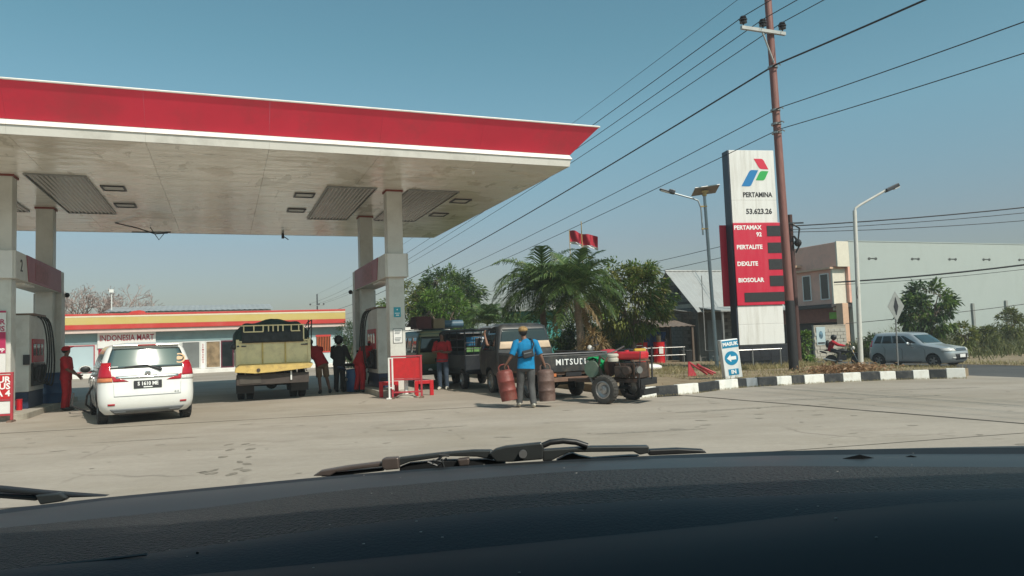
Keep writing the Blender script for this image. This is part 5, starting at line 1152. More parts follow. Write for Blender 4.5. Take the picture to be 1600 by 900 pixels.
# engine
q = MB(); q.bx(.08,.68,.12,.56,.53,.86); q.bx(.12,.45,.02,.118,.55,.80); q.cyl((.45,.06,.70),(.45,-.06,.70),.10,n=14); q.build('engine_block', M['engine_grime'], r, bevel=.02)
q = MB(); q.bx(.06,.74,.10,.50,.93,1.10); o = q.build('fuel_tank', M['engine_red'], r, bevel=.05, seg=3)
q = MB(); q.cyl((.3,.3,1.10),(.3,.3,1.13),.05,n=12); q.build('tank_cap', M['engine_red'], o)
q = MB(); q.lathe([(.0,0),(.115,0),(.12,.02),(.12,.07),(.10,.08),(.10,.10),(.125,.11),(.125,.15),(.10,.17),(0,.17)],18,c=(.12,.0,.90),caps=False); q.build('air_filter', mat('filter_cream',(.55,.52,.44),.45,var=.1), r, smooth=40)
q = MB(); q.lathe([(0,-.05),(.20,-.05),(.22,-.03),(.22,.03),(.20,.05),(0,.05)],24,c=(-.12,.30,.78),axis='X',caps=False); q.build('flywheel', mat('flywheel_rust',(.14,.06,.04),.7,var=.3,scale=6), r, smooth=40)
q = MB(); q.tube([(-.12,.05,.95),(-.2,.0,1.02),(-.25,.02,.80),(-.15,-.03,.62),(-.05,-.02,.55)],.03,8); q.build('exhaust_pipe', M['engine_grime'], r)
q = MB(); q.lathe([(0,-.30),(.18,-.30),(.19,-.28),(.19,.28),(.18,.30),(0,.30)],22,c=(-.42,.28,.74),axis='Y',caps=False); q.build('green_drum', M['drum_green'], r, smooth=40)
q = MB(); g = []
for i in range(9):
    rowp = []
    for j in range(9):
        a = R(-20)+R(160)*i/8; y = .0+.46*j/8; rr = .205+.02*math.sin(i*1.7+j*2.1)
        rowp.append((-.42+rr*math.cos(a)*1.05, y, .78+rr*math.sin(a)+.03*math.sin(j*1.3)))
    g.append(rowp)
q.grid(g); o = q.build('green_cloth', M['cloth_green'], r, smooth=60, fix=False); sd = o.modifiers.new('thick','SOLIDIFY'); sd.thickness = .008
q = MB(); q.box((-.52,.02,.63),(.045,.035,.72), ry=R(-28)); q.build('strut', M['zinc'], r)
q = MB(); q.tube([(-.75,.0,1.0),(-.3,-.02,1.03),(.05,.05,1.08),(.35,.1,1.22)],.018,6); q.build('control_rod', M['zinc'], r)
q = MB(); q.bx(.70,.80,.05,.75,.18,.30); q.build('bumper_bar', M['black'], r)
for k in range(5):
    q = MB(); q.bx(.10+.11*k,.135+.11*k,.085,.119,.58,.84); q.build('cooling_fin', M['engine_grime'], r)
q = MB(); q.lathe([(0,-.02),(.10,-.02),(.085,0),(.10,.02),(0,.02)],18,c=(-.25,.28,1.0),axis='Y',caps=False); q.build('pulley', M['zinc'], r, smooth=40)
q = MB(); q.tube([(-.12,.30,1.0),(-.30,.29,1.10),(-.34,.28,1.0),(-.28,.28,.90),(-.12,.30,.56)],.012,6); q.build('drive_belt', M['black_rubber'], r)
q = MB(); q.tube([(.2,.09,.9),(.28,.03,.75),(.4,.02,.62),(.55,.05,.58)],.014,6); q.tube([(.55,.08,.92),(.66,.02,.8),(.62,.03,.6)],.012,6); q.build('fuel_hose', M['black_rubber'], r, smooth=60)
q = MB(); q.cyl((.70,.0,.72),(.77,-.03,.72),.075,n=16); q.build('radiator_cap', M['zinc'], r)
for k in range(4):
    q = MB(); q.cyl((.12+.16*k,.115,.555),(.12+.16*k,.10,.555),.016,n=8); q.build('bolt', M['steel'], r)
q = MB(); q.tube([(.78,.5,.5),(.80,.5,1.2)],.02,6); q.tube([(.72,.0,.35),(.79,-.02,1.1)],.012,6); q.build('upright', M['dark_metal'], r)
q = MB(); q.bx(-1.5,-.9,.30,.44,.45,.51); q.build('drawbar', M['engine_grime'], r)
# ------------------------------------------------------------------ yellow truck
mk('truck_yellow', (.84,.70,.40), .5, var=.08, scale=3, dirt=(.30,.22,.11), dscale=2.5, damt=.45); mk('lip_yellow', (.62,.44,.14), .5, var=.12, scale=5, dirt=(.25,.15,.07), dscale=6, damt=.6); mk('tarp_green', (.012,.034,.032), .75, var=.35, scale=4, bump=.4, bscale=6); mk('tarp_grey', (.03,.034,.036), .75, var=.4, scale=7)
mk('frame_brown', (.055,.042,.036), .7, var=.25, scale=4)
r = thing('yellow_truck', 'yellow tipper truck from behind with a dark green tarpaulin over its load', 'truck', (-6.63, 20.2, 0), TH)
q = MB(); q.bx(-.92,.92,0,.05,.98,1.66); gate = q.build('tailgate', M['truck_yellow'], r)
for x in (-.94,.94):
    q = MB(); q.bx(x-.04,x+.04,-.03,4.0,.90,1.70); q.build('bed_side', M['truck_yellow'], r, bevel=.01)
for x in (-.30,.30):
    q = MB(); q.bx(x-.02,x+.02,-.025,-.001,1.0,1.64); q.build('gate_rib', M['lip_yellow'], gate)
for z in (1.0,1.64):
    q = MB(); q.bx(-.9,.9,-.03,-.002,z-.02,z+.02); q.build('gate_rail', M['truck_yellow'], gate)
for sx_ in (-1,1):
    q = MB(); q.bx(sx_*.90-.06,sx_*.90+.0,-.04,-.031,1.5,1.54); q.bx(sx_*.78-.06,sx_*.78+.06,-.03,-.002,1.50,1.53); q.build('gate_latch', M['dark_metal'], gate)
q = MB(); q.prism([(-1.0,.93),(-.9,1.0),(.9,1.0),(1.02,.97),(.95,.86),(.0,.79),(-.5,.77),(-1.02,.82)], (0,-.24,0),(1,0,0),(0,0,1),(0,.21,.03)); q.build('tipping_lip', M['lip_yellow'], r, bevel=.01)
q = MB(); q.lathe([(0,0),(.05,0),(.05,.02),(0,.02)],12,c=(-.42,-.262,.86),axis='Y'); q.build('lip_bolt', M['frame_brown'], r)
q = MB(); q.bx(-.90,.90,.0,4.0,.86,.975); q.build('bed_floor', M['frame_brown'], r)
q = MB(); q.bx(-.98,.92,-.06,.06,.46,.74); q.build('rear_beam', M['frame_brown'], r, bevel=.01)
q = MB(); q.bx(-.90,-.35,-.08,-.062,.50,.70); q.build('beam_panel', mat('beam_panel',(.07,.06,.05),.7,var=.2), r)
q = MB(); q.bx(.42,.46,-.1,-.062,.55,.80); q.build('white_marker', M['poster_white'], r)
q = MB(); q.lathe([(.14,-.09),(.30,-.11),(.37,-.08),(.385,0),(.37,.08),(.30,.11),(.14,.09)],26,c=(-.02,.42,.55),caps=False); o = q.build('spare_wheel', M['rubber_worn'], r, smooth=50)
for x in (-.35,.35):
    q = MB(); q.bx(x-.06,x+.06,.3,5.2,.60,.855); q.build('chassis_rail', M['black'], r)
q = MB(); q.tube([(-.6,1.3,.42),(.6,1.3,.42)],.07,10); q.ball((0,1.3,.42),.17,12,8); q.build('rear_axle', M['black'], r)
for sg in (-1,1):
    for xx in (.60,.84): wheel(r, sg*xx, 1.3, .41, .20, M['frame_brown'], sg, style='steel')
    wheel(r, sg*.78, 4.7, .41, .20, M['frame_brown'], sg, style='steel')
    q = MB(); q.bx(sg*.5,sg*.98,.72,.74,.2,.62); q.build('mudflap', M['black'], r)
# tarpaulin, rack and load
q = MB(); g = []
prof = []
for i in range(41):
    t = i/40; a = math.pi*(1-t)
    x = .99*math.copysign(abs(math.cos(a))**.75, math.cos(a)); z = 1.60 + .60*(math.sin(a)**.55 if math.sin(a) > 0 else 0) + .04*math.sin(9*t*math.pi)*math.sin(a)
    prof.append((x - .04, z))
for y in (-.02,.10,.5,1.2,2.0,3.0,3.9,4.0):
    k = {-.02:.93,.10:1,4.0:.9}.get(y, 1); g.append([(x*k, y, 1.60+(z-1.60)*k*(1+.05*math.sin(3*y+x*4))) for x, z in prof])
q.grid(g); o = q.build('tarpaulin', M['tarp_green'], r, smooth=60, fix=False); sd = o.modifiers.new('thick','SOLIDIFY'); sd.thickness = .03
q = MB(); q.add([(x*.92, .0, 1.62+(z-1.62)*.90) for x, z in prof] + [(0,.0,1.62)], [(i,i+1,41) for i in range(40)]); q.build('tarpaulin_end', M['tarp_green'], r, fix=False)
q = MB(); q.grid([[(-.83+1.62*i/24, -.06+.03*math.sin(i*1.9+j), 1.60+.32*j/5+(.03*math.sin(i*.8) if j == 5 else 0)) for i in range(25)] for j in range(6)]); o = q.build('tarpaulin_flap', M['tarp_grey'], r, smooth=60, fix=False); sd = o.modifiers.new('thick','SOLIDIFY'); sd.thickness = .02
for z in (2.07,1.90):
    q = MB()
    if z > 2: q.bx(-.86,.80,-.095,-.055,z-.015,z+.015)
    else: q.bx(-.78,-.28,-.095,-.055,z-.015,z+.015)
    q.build('rack_bar', M['truck_yellow'], r)
q = MB(); q.bx(.46,.70,-.095,-.055,1.885,1.915); q.build('rack_bar', M['truck_yellow'], r)
for x in (-.78,-.52,-.28,-.14,-.02,.11,.24,.46,.66,.79):
    q = MB(); q.bx(x-.016,x+.016,-.09,-.06,1.90 if x not in (.79,) else 1.66,2.06); q.build('rack_post', M['truck_yellow'], r)
for x, dx in ((.93,0),(1.0,.02)):
    q = MB(); q.cyl((x,-.02,1.66),(x+dx,-.02,2.20),.016,n=8); q.build('stake', M['black'], r)
q = MB(); q.tube([(.85,-.02,2.0),(.9,-.03,2.12),(1.0,-.02,2.18)],.016,6); q.tube([(.84,-.02,1.75),(.95,-.03,1.95),(1.0,-.02,2.02)],.016,6); q.build('stake_brace', M['black'], r)
q = MB(); q.tube([(-.86,.9,1.75),(-1.02,.2,1.55),(-1.03,.1,1.35)],.012,5); q.ball((-1.03,.08,1.52),.09,10,7); q.build('side_mirror', M['dark_metal'], r)
TC = [(.55,0,1.7,.80,.06,.15),(.75,0,1.75,.86,.06,.18),(1.25,0,1.72,.87,.06,.18),(1.9,.08,1.45,.80,.09,.15),(2.02,.15,1.35,.70,.12,.15),(2.06,.4,1.1,.45,.1,.1)]
s = Shell([(z,a+4.1,b_+4.1,w,rr,rf) for z,a,b_,w,rr,rf in TC], [0,.2,.4,.7,.9,1], .02); s.body('cab', M['truck_yellow'], r)
for sg in (1,-1): s.patch('side_window', M['glass_dark'], r, 1.32, 1.85, sg*11, sg*14, .006, 3, 6)
s.patch('windscreen', M['glass_tint'], r, 1.32, 1.85, s.half-6, s.half+6, .006, 3, 12)
# ================================================================== PEOPLE
def skin_mesh(name, verts, edges, rad, m, parent, lev=1, root=0):
    me = bpy.data.meshes.new(name); me.from_pydata([tuple(v) for v in verts], edges, []); o = bpy.data.objects.new(name, me); C.objects.link(o)
    o.modifiers.new('skin', 'SKIN'); lay = me.skin_vertices[0].data
    for i, r in enumerate(rad):
        lay[i].radius = (r, r) if not isinstance(r, tuple) else r
        lay[i].use_root = (i == root)
    ss = o.modifiers.new('sub', 'SUBSURF'); ss.levels = lev; ss.render_levels = lev
    dg = bpy.context.evaluated_depsgraph_get(); m2 = bpy.data.meshes.new_from_object(o.evaluated_get(dg)); m2.name = name
    bpy.data.objects.remove(o); bpy.data.meshes.remove(me)
    m2.materials.clear(); m2.materials.append(m); m2.polygons.foreach_set('use_smooth', [True]*len(m2.polygons))
    o = bpy.data.objects.new(name, m2); C.objects.link(o); o.parent = parent; return o
BASE = {'pelvis':(0,0,.94),'spine':(0,.01,1.12),'chest':(0,.01,1.29),'neckb':(0,-.01,1.44),'neck':(0,.0,1.49),'jaw':(0,.025,1.555),'head':(0,.005,1.625),'top':(0,-.005,1.685),
 'shl':(-.185,0,1.395),'ell':(-.235,-.02,1.12),'wrl':(-.245,.03,.87),'pal':(-.245,.05,.80),
 'shr':(.185,0,1.395),'elr':(.235,-.02,1.12),'wrr':(.245,.03,.87),'par':(.245,.05,.80),
 'hil':(-.095,0,.90),'knl':(-.105,.02,.49),'anl':(-.11,-.02,.085),'tol':(-.125,.13,.035),
 'hir':(.095,0,.90),'knr':(.105,.02,.49),'anr':(.11,-.02,.085),'tor':(.125,.13,.035)}
RAD = {'pelvis':.125,'spine':.092,'chest':.10,'neckb':.075,'neck':.054,'jaw':.066,'head':.088,'top':.066,'sh':.068,'el':.043,'wr':.029,'pa':.034,'hi':.088,'kn':.056,'an':.038,'to':.032}
def rr_(k): return RAD.get(k, RAD.get(k[:2]))
def person(label, loc, rz, pose=None, shirt=None, trousers=None, shoes=None, sleeve=.62, short=False, hat=None, hair=True, scale=1., group=None, skin=None, extra_r=1., grip=('r','l'), eyes=False):
    J = {k: Vector(v) for k, v in BASE.items()}
    for k, v in (pose or {}).items(): J[k] = Vector(v)
    r = thing('person', label, 'person', loc, rz, group); r.scale = (scale,)*3; sk = skin or M['skin']
    V, E, Rd, ix = [], [], [], {}
    def add(n, p, rad, par=None):
        ix[n] = len(V); V.append(Vector(p)); Rd.append(rad)
        if par is not None: E.append((ix[par], ix[n]))
    add('pelvis', J['pelvis'], .095)
    for k, p in (('spine','pelvis'),('chest','spine'),('neckb','chest'),('neck','neckb'),('jaw','neck'),('head','jaw'),('top','head')): add(k, J[k], rr_(k), p)
    up = (J['top']-J['jaw']).normalized(); fw = (J['jaw']-J['head']); fw = (fw - up*fw.dot(up)); fw = fw.normalized() if fw.length > 1e-3 else Vector((0,1,0))
    add('nose', J['head'] + fw*.098 - up*.012, .013, 'head')
    for s in 'lr':
        add('sh'+s, J['sh'+s], .066, 'chest'); add('ua'+s, J['sh'+s].lerp(J['el'+s], .5), .051, 'sh'+s); add('el'+s, J['el'+s], .042, 'ua'+s)
        add('fa'+s, J['el'+s].lerp(J['wr'+s], .4), .040, 'el'+s); add('wr'+s, J['wr'+s], .028, 'fa'+s); add('pa'+s, J['pa'+s], .033, 'wr'+s)
        d = (J['pa'+s]-J['wr'+s]).normalized(); lat = Vector((0,1,0)) - d*d.y; lat = lat.normalized() if lat.length > .1 else Vector((1,0,0)); inn = d.cross(lat); inn = inn if inn.x*(1 if s == 'l' else -1) > 0 else -inn
        for k, (off_, L) in enumerate(((.030,.070),(.010,.080),(-.010,.075),(-.030,.060))):
            b0 = J['pa'+s] + d*.035 + lat*off_; b1 = b0 + d*L*.55 + inn*.008*(k % 2+1); b2 = b1 + d*L*.30 + inn*L*.45
            add('f%d%s'%(k,s), b0, .0105, 'pa'+s); add('g%d%s'%(k,s), b1, .0095, 'f%d%s'%(k,s)); add('h%d%s'%(k,s), b2, .008, 'g%d%s'%(k,s))
        t0 = J['pa'+s] - d*.01 + lat*.038; add('t0'+s, t0, .012, 'pa'+s); add('t1'+s, t0 + d*.035 + lat*.018 + inn*.02, .010, 't0'+s)
        add('hi'+s, J['hi'+s], .078, 'pelvis'); add('th'+s, J['hi'+s].lerp(J['kn'+s], .5), .070, 'hi'+s); add('kn'+s, J['kn'+s], .054, 'th'+s); add('ca'+s, J['kn'+s].lerp(J['an'+s], .35) - Vector((0,.015,0)), .054, 'kn'+s); add('an'+s, J['an'+s], .036, 'ca'+s); add('to'+s, J['to'+s], .030, 'an'+s)
    skin_mesh('body', V, E, Rd, sk, r)
    def part(name, keys, edges, rads, m):
        skin_mesh(name, keys, edges, rads, m, r)
    g = extra_r
    lat0 = (J['shr']-J['shl']); lat0 = lat0.normalized()
    def rings(b, cs, n=18):
        vs = []
        for i, (c, rw, rd) in enumerate(cs):
            p0, p1 = cs[max(0,i-1)][0], cs[min(len(cs)-1,i+1)][0]; t = (p1-p0).normalized(); l_ = (lat0 - t*lat0.dot(t)).normalized(); f_ = t.cross(l_)
            for k in range(n):
                a = 2*math.pi*k/n; wv = 1+.035*noise.noise(Vector((k*.9, i*1.7, c.x*9)))
                vs.append(c + l_*rw*wv*math.copysign(abs(math.cos(a))**.85, math.cos(a)) + f_*rd*wv*math.copysign(abs(math.sin(a))**.85, math.sin(a)))
        m_ = len(cs); b.add(vs, [(i*n+k, i*n+(k+1)%n, (i+1)*n+(k+1)%n, (i+1)*n+k) for i in range(m_-1) for k in range(n)] + [tuple(range(n-1,-1,-1)), tuple(range((m_-1)*n, m_*n))])
    def limb(b, pts, rs, seg=3):
        P, Q = [], []
        for i in range(len(pts)-1):
            for k in range(seg):
                t = k/seg; P.append(pts[i].lerp(pts[i+1], t)); Q.append((rs[i]+(rs[i+1]-rs[i])*t)*(1+.05*noise.noise(Vector((i*3+k*1.9, pts[i].x*7, pts[i].z*5)))))
        P.append(pts[-1]); Q.append(rs[-1]); b.tube(P, Q, 12)
    if shirt:
        dn = (J['pelvis']-J['spine']).normalized(); b = MB(); sc_ = J['shl'].lerp(J['shr'], .5)
        hem = J['pelvis']+dn*.10
        rings(b, [(hem,.185*g,.130*g),(J['pelvis']+dn*.02,.180*g,.128*g),(J['pelvis'].lerp(J['spine'],.6),.170*g,.124*g),(J['spine'],.172*g,.124*g),(J['spine'].lerp(J['chest'],.55),.186*g,.130*g),(J['chest'],.198*g,.128*g),(sc_.lerp(J['chest'],.25),.196*g,.112*g),(sc_.lerp(J['neckb'],.35),.165*g,.090*g),(sc_.lerp(J['neckb'],.8),.095,.074),(J['neckb'].lerp(J['neck'],.35),.066,.062)])
        for s in 'lr':
            k = min(1, sleeve*1.6); e = J['sh'+s].lerp(J['el'+s], k); inn_ = J['sh'+s].lerp(sc_, .22)
            pts = [inn_, J['sh'+s], J['sh'+s].lerp(J['el'+s], k*.5), e]; rs = [.080*g,.084*g,.072*g,.064*g]
            if sleeve > .9: pts.append(J['el'+s].lerp(J['wr'+s], .95)); rs.append(.046*g)
            limb(b, pts, rs)
        b.build('shirt', shirt, r, smooth=75)
    if trousers:
        dn = (J['pelvis']-J['spine']).normalized(); b = MB(); hc_ = J['hil'].lerp(J['hir'], .5)
        rings(b, [(J['pelvis']-dn*.09,.160*g,.115*g),(J['pelvis'],.170*g,.124*g),(hc_+dn*.0,.178*g,.128*g),(hc_+dn*.07,.168*g,.118*g),(hc_+dn*.12,.10,.08)])
        for s in 'lr':
            k_ = J['kn'+s]; h_ = J['hi'+s]
            pts = [h_+Vector((0,0,.02)), h_.lerp(k_,.35), h_.lerp(k_,.95 if short else 1)]; rs = [.092*g,.094*g,(.088 if short else .074)*g]
            if not short: pts += [k_.lerp(J['an'+s],.5), J['an'+s]+Vector((0,0,.0))]; rs += [.070*g,.066*g]
            limb(b, pts, rs)
        b.build('trousers', trousers, r, smooth=75)
    if shoes:
        for s in 'lr':
            b = MB(); d = (J['to'+s]-J['an'+s]); dz_ = Vector((d.x, d.y, 0)); dz_ = dz_.normalized() if dz_.length > .01 else Vector((0,1,0)); c = Vector((J['an'+s].x, J['an'+s].y, J['an'+s].z-.035)) + dz_*.055
            rot = Vector((0,1,0)).rotation_difference(d.normalized()*.6+dz_*.4 if d.length > .01 else dz_).to_matrix()
            b.ball(c, .1, 12, 8, (.50,1.42,.50), rot); b.ball(c - dz_*.05 + Vector((0,0,.035)), .055, 10, 6, (.9,1.1,1)); b.build('shoe', shoes, r, smooth=60)
    q = Vector((0,0,1)).rotation_difference(up).to_matrix(); hc = J['head'] + up*.018
    if hair:
        b = MB(); b.ball(hc - fw*.014 + up*.012, .1, 14, 9, (.96,1.06,.98), q); b.build('hair', M['hair'], r, smooth=60)
    if hat == 'cap':
        b = MB(); b.ball(hc + up*.03 - fw*.004, .107, 16, 8, (1,1.08,.80), q); o = b.build('cap', shirt, r, smooth=60)
        b = MB(); b.ball(hc + fw*.125 + up*.045, .085, 14, 6, (.95,1.0,.14), q); b.build('cap_peak', shirt, o, smooth=60)
    if hat == 'helmet':
        b = MB(); b.ball(hc + up*.01 - fw*.008, .145, 18, 12, (.95,1.05,1.02), q); o = b.build('helmet', M['black'] if True else 0, r, smooth=60)
        b = MB(); b.ball(hc + fw*.10 + up*.05, .10, 14, 8, (1.0,.8,.35), q); b.build('visor', M['trim_grey'], o, smooth=60)
    if eyes:
        side = up.cross(fw)
        for k in (-1, 1):
            b = MB(); b.ball(J['head'] + fw*.083 + side*.032*k + up*.012, .012, 8, 6); b.build('eye', M['ink_black'], r)
        b = MB(); b.ball(J['jaw'] + fw*.062 + up*.015, .02, 8, 5, (1.2,.5,.3)); b.build('mouth', mat('lip', (.12,.03,.03), .6) if 'lip' not in bpy.data.materials else bpy.data.materials['lip'], r)
    return r, J
def cloth(n, c, **k): return mat(n, c, .85, var=.22, scale=7, bump=.5, bscale=14, **k)
RED_U = cloth('uniform_red', (.40,.012,.018)); BLUE = cloth('shirt_blue', (.0,.19,.40)); GREY = cloth('trousers_grey', (.075,.075,.075)); RED_S = cloth('shirt_red', (.30,.012,.02)); BROWN = cloth('shorts_brown', (.16,.10,.06)); BLACK_J = cloth('jacket_black', (.016,.017,.019)); JEANS = cloth('jeans', (.04,.06,.09)); SHOE_W = mat('shoe_pale', (.50,.47,.40), .7, var=.2, scale=12); SHOE_B = mat('shoe_black', (.02,.02,.02), .6); MAROON = cloth('jacket_red', (.42,.012,.025))
DARKSKIN = mat('skin_dark', (.15,.072,.048), .6, var=.12, scale=8)
# attendant at the left pump, in profile, holding the hose
person('fuel attendant in red uniform and red cap standing beside the white car', (-11.85, 19.35, 0), R(-78), {'elr':(.27,.10,1.13),'wrr':(.20,.30,.98),'par':(.18,.37,.95),'ell':(-.24,.04,1.12),'wrl':(-.2,.22,.93),'pal':(-.19,.28,.88)}, RED_U, RED_U, SHOE_B, .7, hat='cap', scale=.965, skin=DARKSKIN, extra_r=1.06, eyes=True)
# attendant bending over at the right pump
person('fuel attendant in red uniform bending over by the right pump, back turned', (-4.72, 22.35, 0), R(-35), {'spine':(0,.10,1.10),'chest':(0,.25,1.23),'neckb':(0,.36,1.32),'neck':(0,.40,1.35),'jaw':(0,.475,1.355),'head':(0,.47,1.42),'top':(0,.50,1.475),'shl':(-.19,.27,1.31),'shr':(.19,.27,1.31),'ell':(-.25,.42,1.07),'elr':(.27,.43,1.08),'wrl':(-.15,.62,1.0),'wrr':(.20,.65,1.02),'pal':(-.13,.69,.99),'par':(.18,.72,1.01),'anl':(-.14,-.05,.085),'tol':(-.16,.1,.035)}, RED_U, RED_U, SHOE_B, .95, hat='cap', extra_r=1.16)
# man leaning on the yellow truck
person('man in dark red shirt and brown shorts leaning against the yellow truck', (-5.95, 22.35, 0), R(22), {'pelvis':(.05,-.05,.93),'spine':(-.02,.04,1.10),'chest':(-.12,.14,1.25),'neckb':(-.19,.20,1.39),'neck':(-.21,.23,1.43),'jaw':(-.23,.29,1.48),'head':(-.24,.28,1.55),'top':(-.25,.29,1.61),'shl':(-.31,.15,1.34),'shr':(.06,.17,1.36),'ell':(-.37,.22,1.08),'wrl':(-.37,.30,.86),'pal':(-.37,.33,.79),'elr':(.05,.38,1.16),'wrr':(-.08,.52,1.08),'par':(-.14,.56,1.06),'hil':(-.04,-.05,.89),'hir':(.15,-.05,.89),'knl':(-.02,-.02,.48),'knr':(.20,-.02,.48),'anl':(.0,-.12,.085),'anr':(.28,-.10,.085),'tol':(-.02,.03,.035),'tor':(.30,.05,.035)}, RED_S, BROWN, SHOE_B, .55, short=True, extra_r=1.03, skin=DARKSKIN)
# motorcyclist standing astride a scooter at the pump
person('motorcyclist in black jacket and black helmet beside a parked scooter, back turned', (-5.45, 22.75, 0), R(-12), {'ell':(-.26,.06,1.13),'wrl':(-.22,.26,1.0),'pal':(-.21,.33,.98),'elr':(.27,.08,1.13),'wrr':(.26,.29,1.0),'par':(.25,.36,.98)}, BLACK_J, cloth('trousers_black',(.02,.018,.018)), SHOE_B, .95, hat='helmet', scale=.98, extra_r=1.1)
# man by the green van
person('man in bright red shirt and jeans standing with folded arms by the green van', (-2.18, 22.2, 0), R(172), {'ell':(-.27,.08,1.12),'elr':(.27,.08,1.12),'wrl':(-.08,.20,1.12),'wrr':(.08,.22,1.15),'pal':(.0,.22,1.14),'par':(.0,.245,1.17)}, cloth('polo_red', (.36,.012,.018)), JEANS, SHOE_W, .55, scale=1.0, skin=DARKSKIN, eyes=True)
# man carrying two gas cylinders, walking away
CX, CY = .24, 15.62
man, J = person('man in bright blue shirt walking away carrying two rusty steel gas cylinders', (CX, CY, 0), R(6), {
 'pelvis':(0,0,.92),'spine':(.01,.01,1.10),'chest':(.01,.02,1.27),'neckb':(.0,.02,1.42),'neck':(-.02,.04,1.47),'jaw':(-.03,.07,1.53),'head':(-.035,.05,1.60),'top':(-.035,.05,1.66),
 'shl':(-.19,.01,1.37),'shr':(.205,.01,1.36),'ell':(-.30,-.03,1.12),'elr':(.31,-.03,1.11),'wrl':(-.405,.03,.955),'wrr':(.385,.02,.93),'pal':(-.43,.05,.92),'par':(.40,.03,.885),
 'hil':(-.10,0,.88),'hir':(.095,0,.88),'knl':(-.13,.10,.49),'knr':(.10,.03,.47),'anl':(-.16,.10,.10),'anr':(.12,-.10,.085),'tol':(-.17,.26,.05),'tor':(.13,.06,.03)}, BLUE, GREY, SHOE_W, .60, scale=1.0, extra_r=1.04, hair=False)
b = MB(); b.ball((-.035,.035,1.618), .102, 14, 9, (.95,1.04,.98)); b.build('hair', M['hair'], man, smooth=60)
b = MB(); b.ball((-.035,.03,1.655), .105, 16, 8, (1,1.12,.72)); o = b.build('cap', mat('cap_ochre', (.30,.19,.08), .85, var=.5, scale=18), man, smooth=60)
b = MB(); b.ball((-.035,.16,1.65), .08, 12, 6, (.95,1.1,.14)); b.build('cap_peak', mat('peak', (.25,.15,.07), .85), o)
tag(bpy.data.objects.new('x', None)) if False else None
b = MB(); b.box((.03,-.165,1.14),(.24,.085,.17), ry=R(-12)); bag = b.build('sling_bag', mat('bag_dark', (.025,.028,.034), .75, var=.3, scale=9), man, bevel=.03, seg=3)
b = MB(); b.tube([(.12,-.165,1.22),(.16,-.155,1.34),(.13,-.06,1.455),(.08,.06,1.44),(.0,.17,1.3)], .017, 6); b.tube([(-.06,-.16,1.09),(-.17,-.06,1.06),(-.17,.09,1.1)], .015, 6); b.build('bag_strap', mat('strap', (.02,.022,.026), .8), bag)
b = MB(); b.box((.02,-.211,1.16),(.17,.012,.02), ry=R(-12)); b.build('bag_zip', M['trim_grey'], bag)
mk('cyl_red', (.20,.045,.035), .55, .1, var=.3, scale=4, dirt=(.13,.075,.055), dscale=3.5, damt=.8, bump=.35, bscale=22); mk('cyl_brown', (.125,.072,.058), .6, .1, var=.3, scale=5, dirt=(.22,.16,.13), dscale=4, damt=.6, bump=.35, bscale=22)
def cylinder(label, top, bot, m):
    top, bot = Vector(top), Vector(bot); d = (top-bot); L = d.length; r = thing('gas_cylinder', label, 'gas cylinder', bot, 0, 'gas cylinders carried by the man')
    r.rotation_mode = 'QUATERNION'; r.rotation_quaternion = Vector((0,0,1)).rotation_difference(d.normalized())
    R0 = .178
    b = MB(); b.lathe([(0,.035),(R0*.86,.035),(R0*.88,0),(R0*.95,0),(R0*.97,.05),(R0,.10),(R0*1.0,L*.30),(R0*1.03,L*.31),(R0*1.03,L*.34),(R0,L*.35),(R0,L*.60),(R0*1.03,L*.61),(R0*1.03,L*.64),(R0,L*.65),(R0,L*.86),(R0*.93,L*.94),(R0*.72,L*.985),(R0*.4,L),(0,L)], 30, caps=False); b.build('shell', m, r, smooth=45)
    b = MB(); b.tube([(-.11,0,L*.96),(-.10,0,L+.075),(-.05,0,L+.115),(.05,0,L+.115),(.10,0,L+.075),(.11,0,L*.96)], .016, 8); b.build('handle', m, r, smooth=50)
    b = MB(); b.cyl((0,0,L-.002),(0,0,L+.045),.035,n=12); b.build('valve', M['dark_metal'], r)
cylinder('reddish steel gas cylinder hanging tilted from the left hand of the walking man', (-.24,15.68,.81), (-.135,15.66,.165), M['cyl_red'])
cylinder('brown rusty steel gas cylinder hanging upright from the right hand of the walking man', (.645,15.70,.79), (.67,15.66,.12), M['cyl_brown'])
# passenger in the black pickup
person('passenger with a raised arm at the open window of the black pickup cab', at(PICK, -.42, 3.55, .28), TH, {'hil':(-.1,.1,.72),'hir':(.1,.1,.72),'pelvis':(0,0,.72),'spine':(0,-.02,.9),'chest':(0,-.02,1.05),'neckb':(0,0,1.18),'neck':(0,0,1.22),'jaw':(0,.03,1.28),'head':(0,.01,1.35),'top':(0,0,1.41),'shl':(-.19,0,1.14),'shr':(.19,0,1.14),'ell':(-.46,.02,1.02),'wrl':(-.49,.10,1.27),'pal':(-.49,.12,1.34),'elr':(.23,.05,.9),'wrr':(.18,.25,.85),'par':(.17,.3,.84),'knl':(-.1,.50,.66),'knr':(.1,.50,.66),'anl':(-.1,.55,.35),'anr':(.1,.55,.35),'tol':(-.1,.65,.32),'tor':(.1,.65,.32)}, BLACK_J, JEANS, None, .5, skin=mat('skin_light', (.26,.13,.085), .6))
